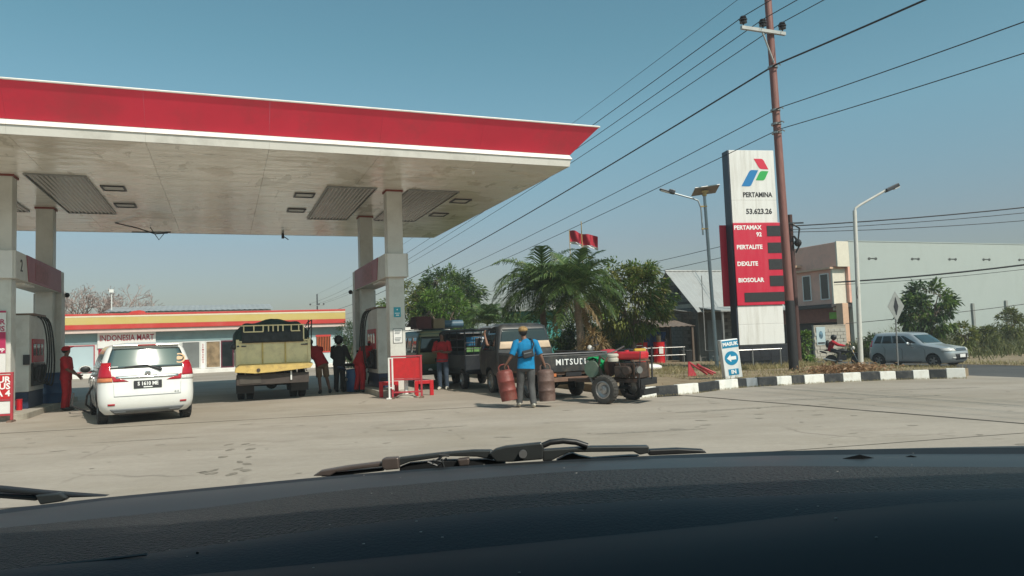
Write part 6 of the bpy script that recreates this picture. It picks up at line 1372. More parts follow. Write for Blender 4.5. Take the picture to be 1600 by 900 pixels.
# ------------------------------------------------------------------ motorbikes
def motorbike(name, label, loc, rz, body, tall=False):
    r = thing(name, label, 'motorbike', loc, rz)   # forward = +y
    wr = .30 if tall else .25
    for y, nm in ((0,'rear'),(1.25,'front')):
        b = MB(); b.lathe([(wr*.78,-.045),(wr*.95,-.05),(wr,0),(wr*.95,.05),(wr*.78,.045)],24,axis='X',c=(0,y,wr)); o = b.build('wheel', M['black_rubber'], r, smooth=50)
        b = MB(); b.lathe([(wr*.78,-.02),(wr*.72,-.02),(wr*.72,.02),(wr*.78,.02)],24,axis='X',c=(0,y,wr),caps=False)
        for k in range(8): a = 2*math.pi*k/8; b.tube([(0,y,wr),(0,y+wr*.75*math.cos(a),wr+wr*.75*math.sin(a))],.008,5)
        b.cyl((-.06,y,wr),(.06,y,wr),.035,n=10); b.build('rim', M['steel'], o)
    b = MB(); b.tube([(-.06,0,wr),(-.06,.45,.45),(-.05,.8,.72),(-.04,1.0,.82)],.03,8); b.tube([(.06,0,wr),(.06,.45,.45),(.05,.8,.72),(.04,1.0,.82)],.03,8); b.build('frame', M['black'], r)
    for x in (-.08,.08):
        b = MB(); b.tube([(x,1.25,wr),(x,1.08,.72),(x*.7,.98,.95)],.022,8); b.build('fork', M['steel'], r)
    b = MB(); b.bx(-.12,.12,.30,.75,.30,.58); b.build('engine', M['dark_metal'], r, bevel=.03)
    b = MB(); b.ball((0,.55,.78),.17,12,8,(.85,1.9,.62)) ; b.build('tank', body, r, smooth=60)
    b = MB(); b.ball((0,.02,.83),.15,12,8,(.9,2.3,.36)); b.build('seat', M['black'], r, smooth=60)
    b = MB(); b.ball((0,-.35,.74),.10,12,7,(.9,2.1,.5), Matrix.Rotation(R(-18),3,'X')); b.build('tail', body, r, smooth=60)
    b = MB(); b.ball((0,1.20,wr*2+.05),.12,12,7,(.7,2.2,.35)); b.build('mudguard', body, r, smooth=60)
    b = MB(); b.tube([(-.33,.88,1.02),(-.15,.98,1.0),(.15,.98,1.0),(.33,.88,1.02)],.016,8); b.build('handlebar', M['dark_metal'], r)
    for x in (-.3,.3):
        b = MB(); b.tube([(x,.9,1.02),(x*1.2,.95,1.2)],.008,5); b.ball((x*1.2,.95,1.23),.06,10,6,(1,.3,.7)); b.build('mirror', M['black'], r)
    b = MB(); b.ball((0,1.10,.92),.10,12,8,(1,.8,1)); b.build('headlamp', M['lens_clear'], r, smooth=60)
    b = MB(); b.tube([(.13,.55,.3),(.15,.2,.28),(.16,-.35,.40)],[.03,.035,.045],8); b.build('exhaust', M['steel'], r)
    return r
motorbike('scooter', 'dark scooter standing beside the black jacketed motorcyclist at the pump', (-5.15, 22.75, 0), R(-25), M['navy'])
bk = motorbike('motorbike', 'black trail motorbike ridden along the road left of the silver car', (16.62, 38.55, -.615), R(-118), M['black'], True)
b = MB(); b.tube([(.0,1.12,.50),(.02,1.02,.92)],.05,8); b.build('yellow_fork_guard', mat('fork_yellow', (.55,.30,.03), .5), bk)
person('motorbike rider in red jacket, black helmet and backpack on the road', at(bk, 0, -.02, -.02), R(-118), {'pelvis':(0,.02,.92),'spine':(0,.05,1.08),'chest':(0,.12,1.22),'neckb':(0,.17,1.34),'neck':(0,.19,1.38),'jaw':(0,.24,1.43),'head':(0,.225,1.50),'top':(0,.22,1.56),'shl':(-.18,.15,1.29),'shr':(.18,.15,1.29),'ell':(-.28,.42,1.12),'elr':(.28,.42,1.12),'wrl':(-.30,.74,1.06),'wrr':(.30,.74,1.06),'pal':(-.30,.83,1.06),'par':(.30,.83,1.06),'hil':(-.12,.06,.87),'hir':(.12,.06,.87),'knl':(-.2,.48,.72),'knr':(.2,.48,.72),'anl':(-.17,.35,.32),'anr':(.17,.35,.32),'tol':(-.17,.52,.28),'tor':(.17,.52,.28)}, MAROON, cloth('trousers_dark',(.03,.03,.034)), SHOE_B, .97, hat='helmet', extra_r=1.08)
b = MB(); b.ball((0,-.13,1.18), .16, 12, 8, (.95,.75,1.35)); tag(b.build('backpack', M['black'], smooth=60, loc=at(bk,0,.02,-.02), rot=(0,0,R(-118))), 'black backpack on the back of the motorbike rider', 'backpack')
b = MB(); b.lathe([(0,0),(.20,0),(.21,.02),(.21,.62),(.19,.68),(0,.70)],20,caps=False); tag(b.build('plastic_drum', M['blue_drum'], smooth=40, loc=(-4.98,22.55,.02)), 'tall blue plastic drum standing between the scooter and the bending attendant', 'drum')
# scooter and yellow jerrycan parked behind the engine cart
motorbike('scooter', 'scooter parked on the dirt behind the red engine cart', (3.3, 21.4, .17), R(75), M['red_faded'])
r = thing('jerrycan', 'yellow jerrycan standing on a small rusty stand behind the red engine', 'jerrycan', (3.35, 19.6, .16))
b = MB(); b.bx(-.16,.16,-.1,.1,.62,.92); b.build('can_body', mat('jerry_yellow', (.55,.33,.03), .5, var=.1), r, bevel=.04, seg=3)
b = MB(); b.tube([(-.1,0,.92),(-.08,0,.99),(.08,0,.99),(.1,0,.92)],.018,6); b.cyl((-.12,0,.92),(-.12,0,.97),.03,n=10); b.build('can_handle', M['dark_metal'], r)
b = MB()
for x in (-.2,.2):
    for y in (-.12,.12): b.bx(x-.02,x+.02,y-.02,y+.02,0,.58)
b.bx(-.24,.24,-.16,.16,.58,.619); b.build('stand', M['rust_wood'], r)
b = MB(); b.ball((0,0,.13),.3,14,8,(1.25,.8,.42)); tag(b.build('white_sack', M['white_plain'], smooth=60, loc=(4.75,25.5,.15)), 'white sack lying on the dirt right of the engine cart', 'sack')
# ================================================================== VEGETATION
class Leaves:
    def __init__(s): s.v = []; s.f = []
    def leaf(s, p, d, up, L, w, droop=.15):
        d = d.normalized(); sd = d.cross(up)
        if sd.length < 1e-3: sd = d.orthogonal()
        sd.normalize(); n = sd.cross(d); o = len(s.v)
        m = p + d*L*.45 + n*L*.06; t = p + d*L - Vector((0,0,1))*L*droop
        s.v += [p, m + sd*w*.5 - n*w*.12, t, m - sd*w*.5 - n*w*.12]; s.f += [(o,o+1,o+2),(o,o+2,o+3)]
    def strip(s, pts, w, side):
        o = len(s.v); n = len(pts)
        for i, p in enumerate(pts):
            k = w*(1-.85*(i/(n-1))**1.5)*.5; s.v += [p+side*k, p-side*k]
        s.f += [(o+2*i, o+2*i+1, o+2*i+3, o+2*i+2) for i in range(n-1)]
    def build(s, name, m, parent=None, loc=None):
        me = bpy.data.meshes.new(name); me.from_pydata([tuple(p) for p in s.v], [], s.f); me.materials.append(m)
        o = bpy.data.objects.new(name, me); C.objects.link(o)
        if parent: o.parent = parent
        if loc: o.location = loc
        return o
rnd_ = random.Random(11)
def rv(a=1.): return Vector((rnd_.gauss(0,a), rnd_.gauss(0,a), rnd_.gauss(0,a)))
def rdir():
    v = rv(); return v.normalized() if v.length > 1e-4 else Vector((0,0,1))
M['bark'] = mat('bark', (.16,.12,.09), .9, var=.3, scale=6, bump=.5, bscale=20); M['bark_pale'] = mat('bark_pale', (.26,.20,.15), .9, var=.3, scale=6, bump=.4, bscale=20)
L1 = leafmat('leaf_mango', (.055,.105,.022), (.16,.25,.045), (.27,.27,.07)); L2 = leafmat('leaf_dark', (.028,.062,.022), (.08,.14,.04)); L3 = leafmat('leaf_bright', (.07,.16,.02), (.19,.31,.045)); L4 = leafmat('leaf_yellowing', (.085,.12,.028), (.24,.26,.06), (.38,.29,.09)); L5 = leafmat('leaf_weed', (.08,.10,.035), (.17,.18,.065), (.28,.24,.11))
LP = leafmat('leaf_palm', (.04,.085,.028), (.135,.21,.055), (.26,.26,.10)); LD = leafmat('leaf_dry', (.28,.19,.09), (.48,.36,.19)); LG = leafmat('grass_dry', (.24,.20,.09), (.42,.35,.18), (.16,.20,.06)); LB = leafmat('litter', (.22,.12,.06), (.40,.25,.14))
def tree(name, label, loc, H, crown, nclump, per, L, w, lm, cat='tree', trunk_r=.13, clump=.45, group=None, bark=None, fork=3, stem_h=None, spread=.8):
    """crown = (cx,cy,cz,rx,ry,rz): clumps of leaves sit on limbs that fork out of a tapered trunk"""
    r = thing(name, label, cat, loc, 0, group); cx, cy, cz, rx, ry, rz = crown; c = Vector((cx,cy,cz))
    tips = []
    for i in range(nclump):
        d = rdir(); k = rnd_.uniform(.35,1)**.5; tips.append(c + Vector((d.x*rx, d.y*ry, d.z*rz))*k)
    b = MB(); sh_ = stem_h or max(.3, cz-rz*.7); top = Vector((cx*.4, cy*.4, sh_))
    b.tube([(0,0,-.15),(.03,.02,sh_*.5),top], [trunk_r*1.25, trunk_r, trunk_r*.8], 9)
    limbs = []
    for i in range(fork+2):
        a = 2*math.pi*i/(fork+2)+rnd_.uniform(-.4,.4); e = c + Vector((math.cos(a)*rx*.55, math.sin(a)*ry*.55, rz*rnd_.uniform(-.1,.55))); m = top.lerp(e,.5)+Vector((0,0,.12*rz))
        b.tube([top, m, e], [trunk_r*.65, trunk_r*.42, trunk_r*.2], 7); limbs.append((m, e))
    for t in tips:
        m, e = min(limbs, key=lambda q: min((q[0]-t).length, (q[1]-t).length)); s0 = e if (e-t).length < (m-t).length else m
        b.tube([s0, s0.lerp(t,.55)+rv(.06), t], [trunk_r*.16, trunk_r*.11, trunk_r*.05], 4, caps=False)
    b.build('trunk', bark or M['bark'], r, smooth=60)
    ms = lm if isinstance(lm, (list, tuple)) else [lm]
    Ls = [Leaves() for _ in ms]
    for i, t in enumerate(tips):
        q = Ls[rnd_.randrange(len(ms))]; cr = clump*rnd_.uniform(.6,1.25)
        for k in range(int(per*rnd_.uniform(.7,1.3))):
            d = rdir(); p = t + Vector((d.x, d.y, d.z*.8))*cr*rnd_.uniform(.2,1); o = (p-c); o = o.normalized() if o.length > .01 else d
            dr = (d*.6 + o*.7 + rv(.3)); dr.z -= .25
            q.leaf(p, dr, (Vector((0,0,1))+rv(.45)).normalized(), L*rnd_.uniform(.7,1.25), w*rnd_.uniform(.75,1.2), rnd_.uniform(.05,.4))
    for q, m in zip(Ls, ms):
        if q.v: q.build('crown', m, r)
    return r
G1 = 'mango trees behind the green van'
tree('mango_tree', 'tall dark green mango tree behind the green van, its crown the highest', (-3.9, 46.5, 0), 6, (-.2,0,3.8,2.2,1.9,2.4), 110, 80, .30, .075, [L1, L2], group=G1, clump=.5)
tree('mango_tree', 'bright yellow green tree in front of the taller mango, behind the green van', (-4.1, 43.3, 0), 4, (-.1,0,2.7,1.8,1.4,1.95), 90, 80, .28, .07, [L3, L1], group=G1, clump=.42)
tree('mango_tree', 'olive green tree seen just right of the right hand canopy column', (-6.5, 44.5, 0), 5, (0,0,3.0,1.6,1.5,2.3), 85, 75, .28, .07, [L1, L4], group=G1, clump=.45)
tree('bushy_tree', 'round bushy tree with yellowing leaves to the right of the palms', (4.75, 29, .1), 4.6, (-.05,0,2.75,1.62,1.2,1.6), 135, 60, .20, .075, [L4, L4, L1], trunk_r=.07, clump=.34, bark=M['bark_pale'], stem_h=1.3)
tree('roadside_tree', 'leafy dark green tree standing before the pale warehouse wall behind the silver car', (24.15, 42.3, -.6), 4, (.0,0,2.85,1.55,1.3,1.65), 62, 60, .30, .12, [L2, L1], trunk_r=.09, clump=.42)
tree('sapling', 'yellowish sapling at the right foot of the roadside tree by the wall', (25.7, 41.8, -.6), 2, (0,0,1.3,.55,.5,.8), 22, 34, .26, .07, [L4], trunk_r=.03, clump=.25, group='saplings along the warehouse wall')
for i, (x, y, h, lb) in enumerate(((21.4,43.5,1.25,'small green shrub left of the road sign, before the pale wall'),(22.6,43.5,1.2,'small green shrub right of the road sign, before the pale wall'),(31.6,46.5,2.6,'tall slender sapling with drooping leaves near the right edge of the wall'),(34.2,47.0,2.9,'pale green sapling at the far right before the pale wall'),(29.4,45.5,1.5,'scrubby weed bush before the wall, right of the roadside tree'))):
    tree('sapling', lb, (x, y, -.6), h, (0,0,h*.72,.38+.12*h,.4,h*.38), 20+6*i, 34, .28, .06, [L5, L4] if i > 1 else [L3, L5], trunk_r=.03, clump=.26, group='saplings along the warehouse wall')
tree('shrub', 'dark leafy shrub at the right end of the shop building', (-9.9, 44.2, 0), 2.4, (0,0,1.4,.8,.7,1.35), 40, 50, .20, .05, [L2], trunk_r=.04, clump=.3)
for i, (x, y, rx, rz_, lb) in enumerate(((1.4,31,1.15,1.25,'dark dense shrub behind the black pickup cab, left'),(2.9,31.4,1.2,1.2,'dark dense shrub behind the tailgate of the black pickup, centre'),(3.9,30.6,.75,.85,'low dark shrub right of the pale palm trunk'),(.0,33,.9,1.1,'mid green shrub between the small palm and the large palm'))):
    tree('shrub', lb, (x, y, .1), 2, (0,0,rz_+.05,rx,.9,rz_), 60, 55, .17, .06, [L2, L2, L1], trunk_r=.04, clump=.3, group='shrubs behind the black pickup')
tree('creeper', 'green creeper climbing the ground right of the price pylon', (12.3, 30.8, -.2), 1.6, (0,0,.85,.3,.3,.8), 22, 40, .13, .07, [L3, L1], trunk_r=.025, clump=.2, cat='plant')
# palms: every frond its own part
def frond(root, origin, az, el, L, droop, m, leaf_l=.55, leaf_w=.045, n=26, name='frond', stem=None):
    q = Leaves(); pts = []; d = Vector((math.cos(az)*math.cos(el), math.sin(az)*math.cos(el), math.sin(el))); p = Vector(origin); st = L/n
    for i in range(n+1):
        pts.append(p.copy()); p = p + d*st; d.z -= droop*st*(.6+1.2*i/n); d.normalize()
    for i in range(3, n+1):
        t = i/n; tan = (pts[i]-pts[i-1]).normalized(); sd = tan.cross(Vector((0,0,1)))
        if sd.length < .05: sd = Vector((-math.sin(az), math.cos(az), 0))
        sd.normalize(); up = sd.cross(tan); ll = leaf_l*math.sin(math.pi*min(1,.12+.88*t)**.8)*rnd_.uniform(.85,1.1)+.08
        for s in (-1,1):
            for h in (0,.5):
                b0 = pts[i-1].lerp(pts[i],h); dd = (sd*s*.82 + tan*.55 + up*.22 + rv(.07)).normalized(); e1 = b0 + dd*ll*.55; e2 = b0 + dd*ll*.95 - Vector((0,0,1))*ll*rnd_.uniform(.22,.5)
                q.strip([b0,e1,e2], leaf_w, (tan*.8+up*.3).normalized())
    o = len(q.v); sd0 = Vector((-math.sin(az), math.cos(az), 0))
    q.strip(pts, .05, sd0); q.strip([x+Vector((0,0,.012)) for x in pts], .03, Vector((0,0,1)))
    return q.build(name, m, root)
def palm(name, label, loc, th, n, L, lean=(0,0), tr=.11, dry=0, group='palms behind the black pickup', el0=.2, el1=1.25, leaf_l=.55, bark=None):
    r = thing(name, label, 'palm tree', loc, 0, group); b = MB(); N = 14; pts = []; rs = []
    for i in range(N+1):
        t = i/N; pts.append((lean[0]*t*t, lean[1]*t*t, th*t-.1)); rs.append(tr*(1.25-.45*t)*(1+.06*(i % 2)))
    b.tube(pts, rs, 12); b.build('trunk', bark or M['bark'], r, smooth=30)
    o = Vector((lean[0], lean[1], th-.1)); b = MB(); b.tube([o-Vector((0,0,.25)), o+Vector((0,0,.15)), o+Vector((0,0,.5))], [tr*.8,tr*.75,tr*.3], 10); b.build('crown_shaft', mat('shaft_green', (.13,.16,.05), .6, var=.3) if 'shaft_green' not in bpy.data.materials else bpy.data.materials['shaft_green'], r, smooth=50)
    for k in range(n):
        az = 2.4*k + rnd_.uniform(-.2,.2); t = k/n; el = el0+(el1-el0)*(1-t)
        frond(r, o+Vector((0,0,.3)), az, el, L*rnd_.uniform(.85,1.1), rnd_.uniform(.6,.95), LP, leaf_l)
    for k in range(dry):
        az = 2.4*k+1; frond(r, o+Vector((0,0,.05)), az, -.5-rnd_.random()*.5, L*.75, .9, LD, leaf_l*.8, name='dry_frond')
    return r
palm('palm_tree', 'large feathery palm with a dark trunk behind the black pickup cab', (1.15, 28, .1), 2.95, 34, 2.3, (0,0), .12, leaf_l=.8, el0=-.25)
palm('palm_tree', 'palm with a pale trunk and straw at its foot behind the pickup tailgate', (2.40, 26, .15), 2.75, 30, 2.0, (-.12,0), .13, bark=M['bark_pale'], leaf_l=.72, el0=-.2, dry=3)
palm('palm_tree', 'small palm with dry hanging brown fronds left of the large palm', (-1.35, 38, 0), 2.0, 17, 1.9, (0,0), .10, dry=9, leaf_l=.6)
palm('palm_tree', 'low palm with arching fronds just right of the small dry palm', (.1, 36.5, 0), 1.4, 15, 1.9, (0,0), .09, dry=2, leaf_l=.45, el0=.35)
# dry straw plant
r = thing('dry_yucca', 'clump of straw coloured dry spiky leaves beside the pale palm trunk', 'plant', (2.75, 25.5, .15))
q = Leaves()
for c, n in ((Vector((0,0,1.35)),170),(Vector((.30,.1,1.05)),130),(Vector((-.22,.05,.95)),110),(Vector((.1,-.1,.6)),70)):
    for k in range(n):
        d = rdir(); d.z = d.z*.75+.12; d.normalize(); L = rnd_.uniform(.35,.62); sd = d.cross(Vector((0,0,1))); sd = sd.normalized() if sd.length > .05 else Vector((1,0,0))
        q.strip([c, c+d*L*.6, c+d*L-Vector((0,0,1))*L*.22], .03, sd)
q.build('leaf_rosette', LD, r)
b = MB()
for x, y, h in ((0,0,1.35),(.30,.1,1.05),(-.22,.05,.95)): b.tube([(x*.5,y*.5,-.1),(x,y,h)], [.05,.035], 7)
b.build('stem', M['bark_pale'], r)
# bare tree far left
r = thing('bare_tree', 'wide bare leafless tree with reddish twigs behind the shop roof', 'tree', (-35.3, 62, 0))
b = MB(); tw = Leaves(); tw2 = MB()
def grow(p, d, L, rad, lev):
    e = p + d*L; m = p.lerp(e,.5) + rv(L*.05)
    (b if lev < 4 else tw2).tube([p, m, e], [rad, rad*.85, rad*.7], 6 if lev < 3 else 4 if lev < 5 else 3, caps=False)
    if lev == 6:
        for k in range(1): tw.leaf(e, rdir(), Vector((0,0,1)), .22, .07)
        return
    for k in range(3 if lev < 5 else 3):
        nd = (d + rdir()*.75 + Vector((0,0,.10))); nd.z *= .85; grow(e, nd.normalized(), L*rnd_.uniform(.62,.86), rad*.66, lev+1)
for k in range(6):
    a = 2*math.pi*k/6; grow(Vector((0,0,2.0)), Vector((math.cos(a)*.75, math.sin(a)*.75, .62)).normalized(), 1.75, .15, 1)
b.tube([(0,0,-.1),(0,0,2.05)], [.34,.26], 10); M['bark_far'] = mat('bark_far', (.28,.21,.18), .9, var=.2); b.build('trunk', M['bark_far'], r, smooth=60); tw2.build('crown', mat('twig_red', (.32,.24,.21), .9, var=.15), r); tw.build('withered_leaves', leafmat('leaf_pinkish', (.36,.26,.23), (.48,.36,.31)), r)
# far tree line closing the horizon
q = Leaves()
for k in range(5200):
    a = rnd_.uniform(-95, 150); y = rnd_.uniform(135, 160); h = 3.4+1.6*noise.noise(Vector((a*.07,0,1)))+.8*noise.noise(Vector((a*.3,5,1)))
    p = Vector((a, y, -.6+rnd_.random()**.7*h)); q.leaf(p, rdir(), rdir(), rnd_.uniform(.8,1.5), .7)
tag(q.build('far_trees', leafmat('leaf_far', (.07,.10,.07), (.13,.165,.11))), kind='stuff')
# weeds, dry grass and leaf litter
def scatter(name, n, pos, L0, L1, w, m, lean=.45):
    q = Leaves()
    for k in range(n):
        p, s = pos(); L = rnd_.uniform(L0, L1)*s; d = Vector((rnd_.gauss(0,lean), rnd_.gauss(0,lean), 1)).normalized(); a = rnd_.uniform(0, 6.28); sd = Vector((math.cos(a), math.sin(a), 0))
        q.strip([p, p+d*L*.6, p+d*L+Vector((d.x,d.y,-.25))*L*.35], w, sd)
    return tag(q.build(name, m), kind='stuff')
def on_verge(a0, a1, b0, b1, th=-.15):
    def f():
        while True:
            a, bq = rnd_.uniform(a0,a1), rnd_.uniform(b0,b1); nv = noise.noise(Vector((a*.9,bq*.9,2)))+rnd_.uniform(-.25,.25)
            if inside(a, bq) and nv > th: p = W(a, bq, verge_h(a,bq)-.01); return p, .6+.8*max(0,nv)
    return f
scatter('dry_grass', 9000, on_verge(7.2,17.8,-6.2,4), .07, .22, .012, LG)
scatter('dry_grass', 5000, on_verge(10.2,14.5,-1.6,.2,-.4), .12, .36, .014, LG)
scatter('dry_grass', 5000, on_verge(5.0,12,-1.5,6,-.05), .08, .2, .014, LG)
scatter('kerb_weeds', 1200, lambda: (lambda i, t: (W(KERB[i][0]+(KERB[i+1][0]-KERB[i][0])*t, KERB[i][1]+(KERB[i+1][1]-KERB[i][1])*t-.02, ground_h(KERB[i][0])), 1))(rnd_.randrange(len(KERB)-1), rnd_.random()), .02, .07, .008, LG)
def litter_pos():
    while True:
        a = rnd_.gauss(11.9, .62); bq = rnd_.gauss(-4.5, .32)
        if inside(a, bq): return W(a, bq, verge_h(a,bq)+rnd_.random()**2*.20), 1
q = Leaves()
for k in range(1700):
    p, _ = litter_pos(); q.leaf(p, Vector((rnd_.gauss(0,1),rnd_.gauss(0,1),rnd_.gauss(0,.45))), rdir(), rnd_.uniform(.08,.20), rnd_.uniform(.03,.06), .2)
tag(q.build('leaf_litter', LB), kind='stuff')
q = Leaves()
for k in range(900):
    while True:
        a, bq = rnd_.uniform(5,17.5), rnd_.uniform(-6,5)
        if inside(a, bq): break
    p = W(a, bq, verge_h(a,bq)+.01); q.leaf(p, Vector((rnd_.gauss(0,1),rnd_.gauss(0,1),.1)), Vector((0,0,1)), rnd_.uniform(.05,.12), .03, .05)
tag(q.build('leaf_litter', LB), kind='stuff')
def wall_weeds():
    a = rnd_.uniform(31.0, 60); bq = 15.8-abs(rnd_.gauss(0,1))*3.0
    while a < 29.6 or bq < -2: bq = 15.8-abs(rnd_.gauss(0,1))*3.0
    k = .35+1.1*max(0, noise.noise(Vector((a*.45,bq*.4,7)))+.35); k *= min(1, .35+(a-30)*.11); p = W(a, bq, -.62); return p, k
scatter('weeds', 19000, wall_weeds, .55, 1.7, .05, L5, .3)
q = Leaves()
for k in range(16000):
    p, s = wall_weeds(); p.z += rnd_.random()*1.5*s; q.leaf(p, rdir(), rdir(), rnd_.uniform(.10,.24), .07, .2)
tag(q.build('weeds', L5), kind='stuff')
def road_edge():
    a = 29+abs(rnd_.gauss(0,.9)); bq = rnd_.uniform(-12, 30); return W(a, bq, -.61), .6
scatter('dry_grass', 5000, road_edge, .15, .5, .03, LG)
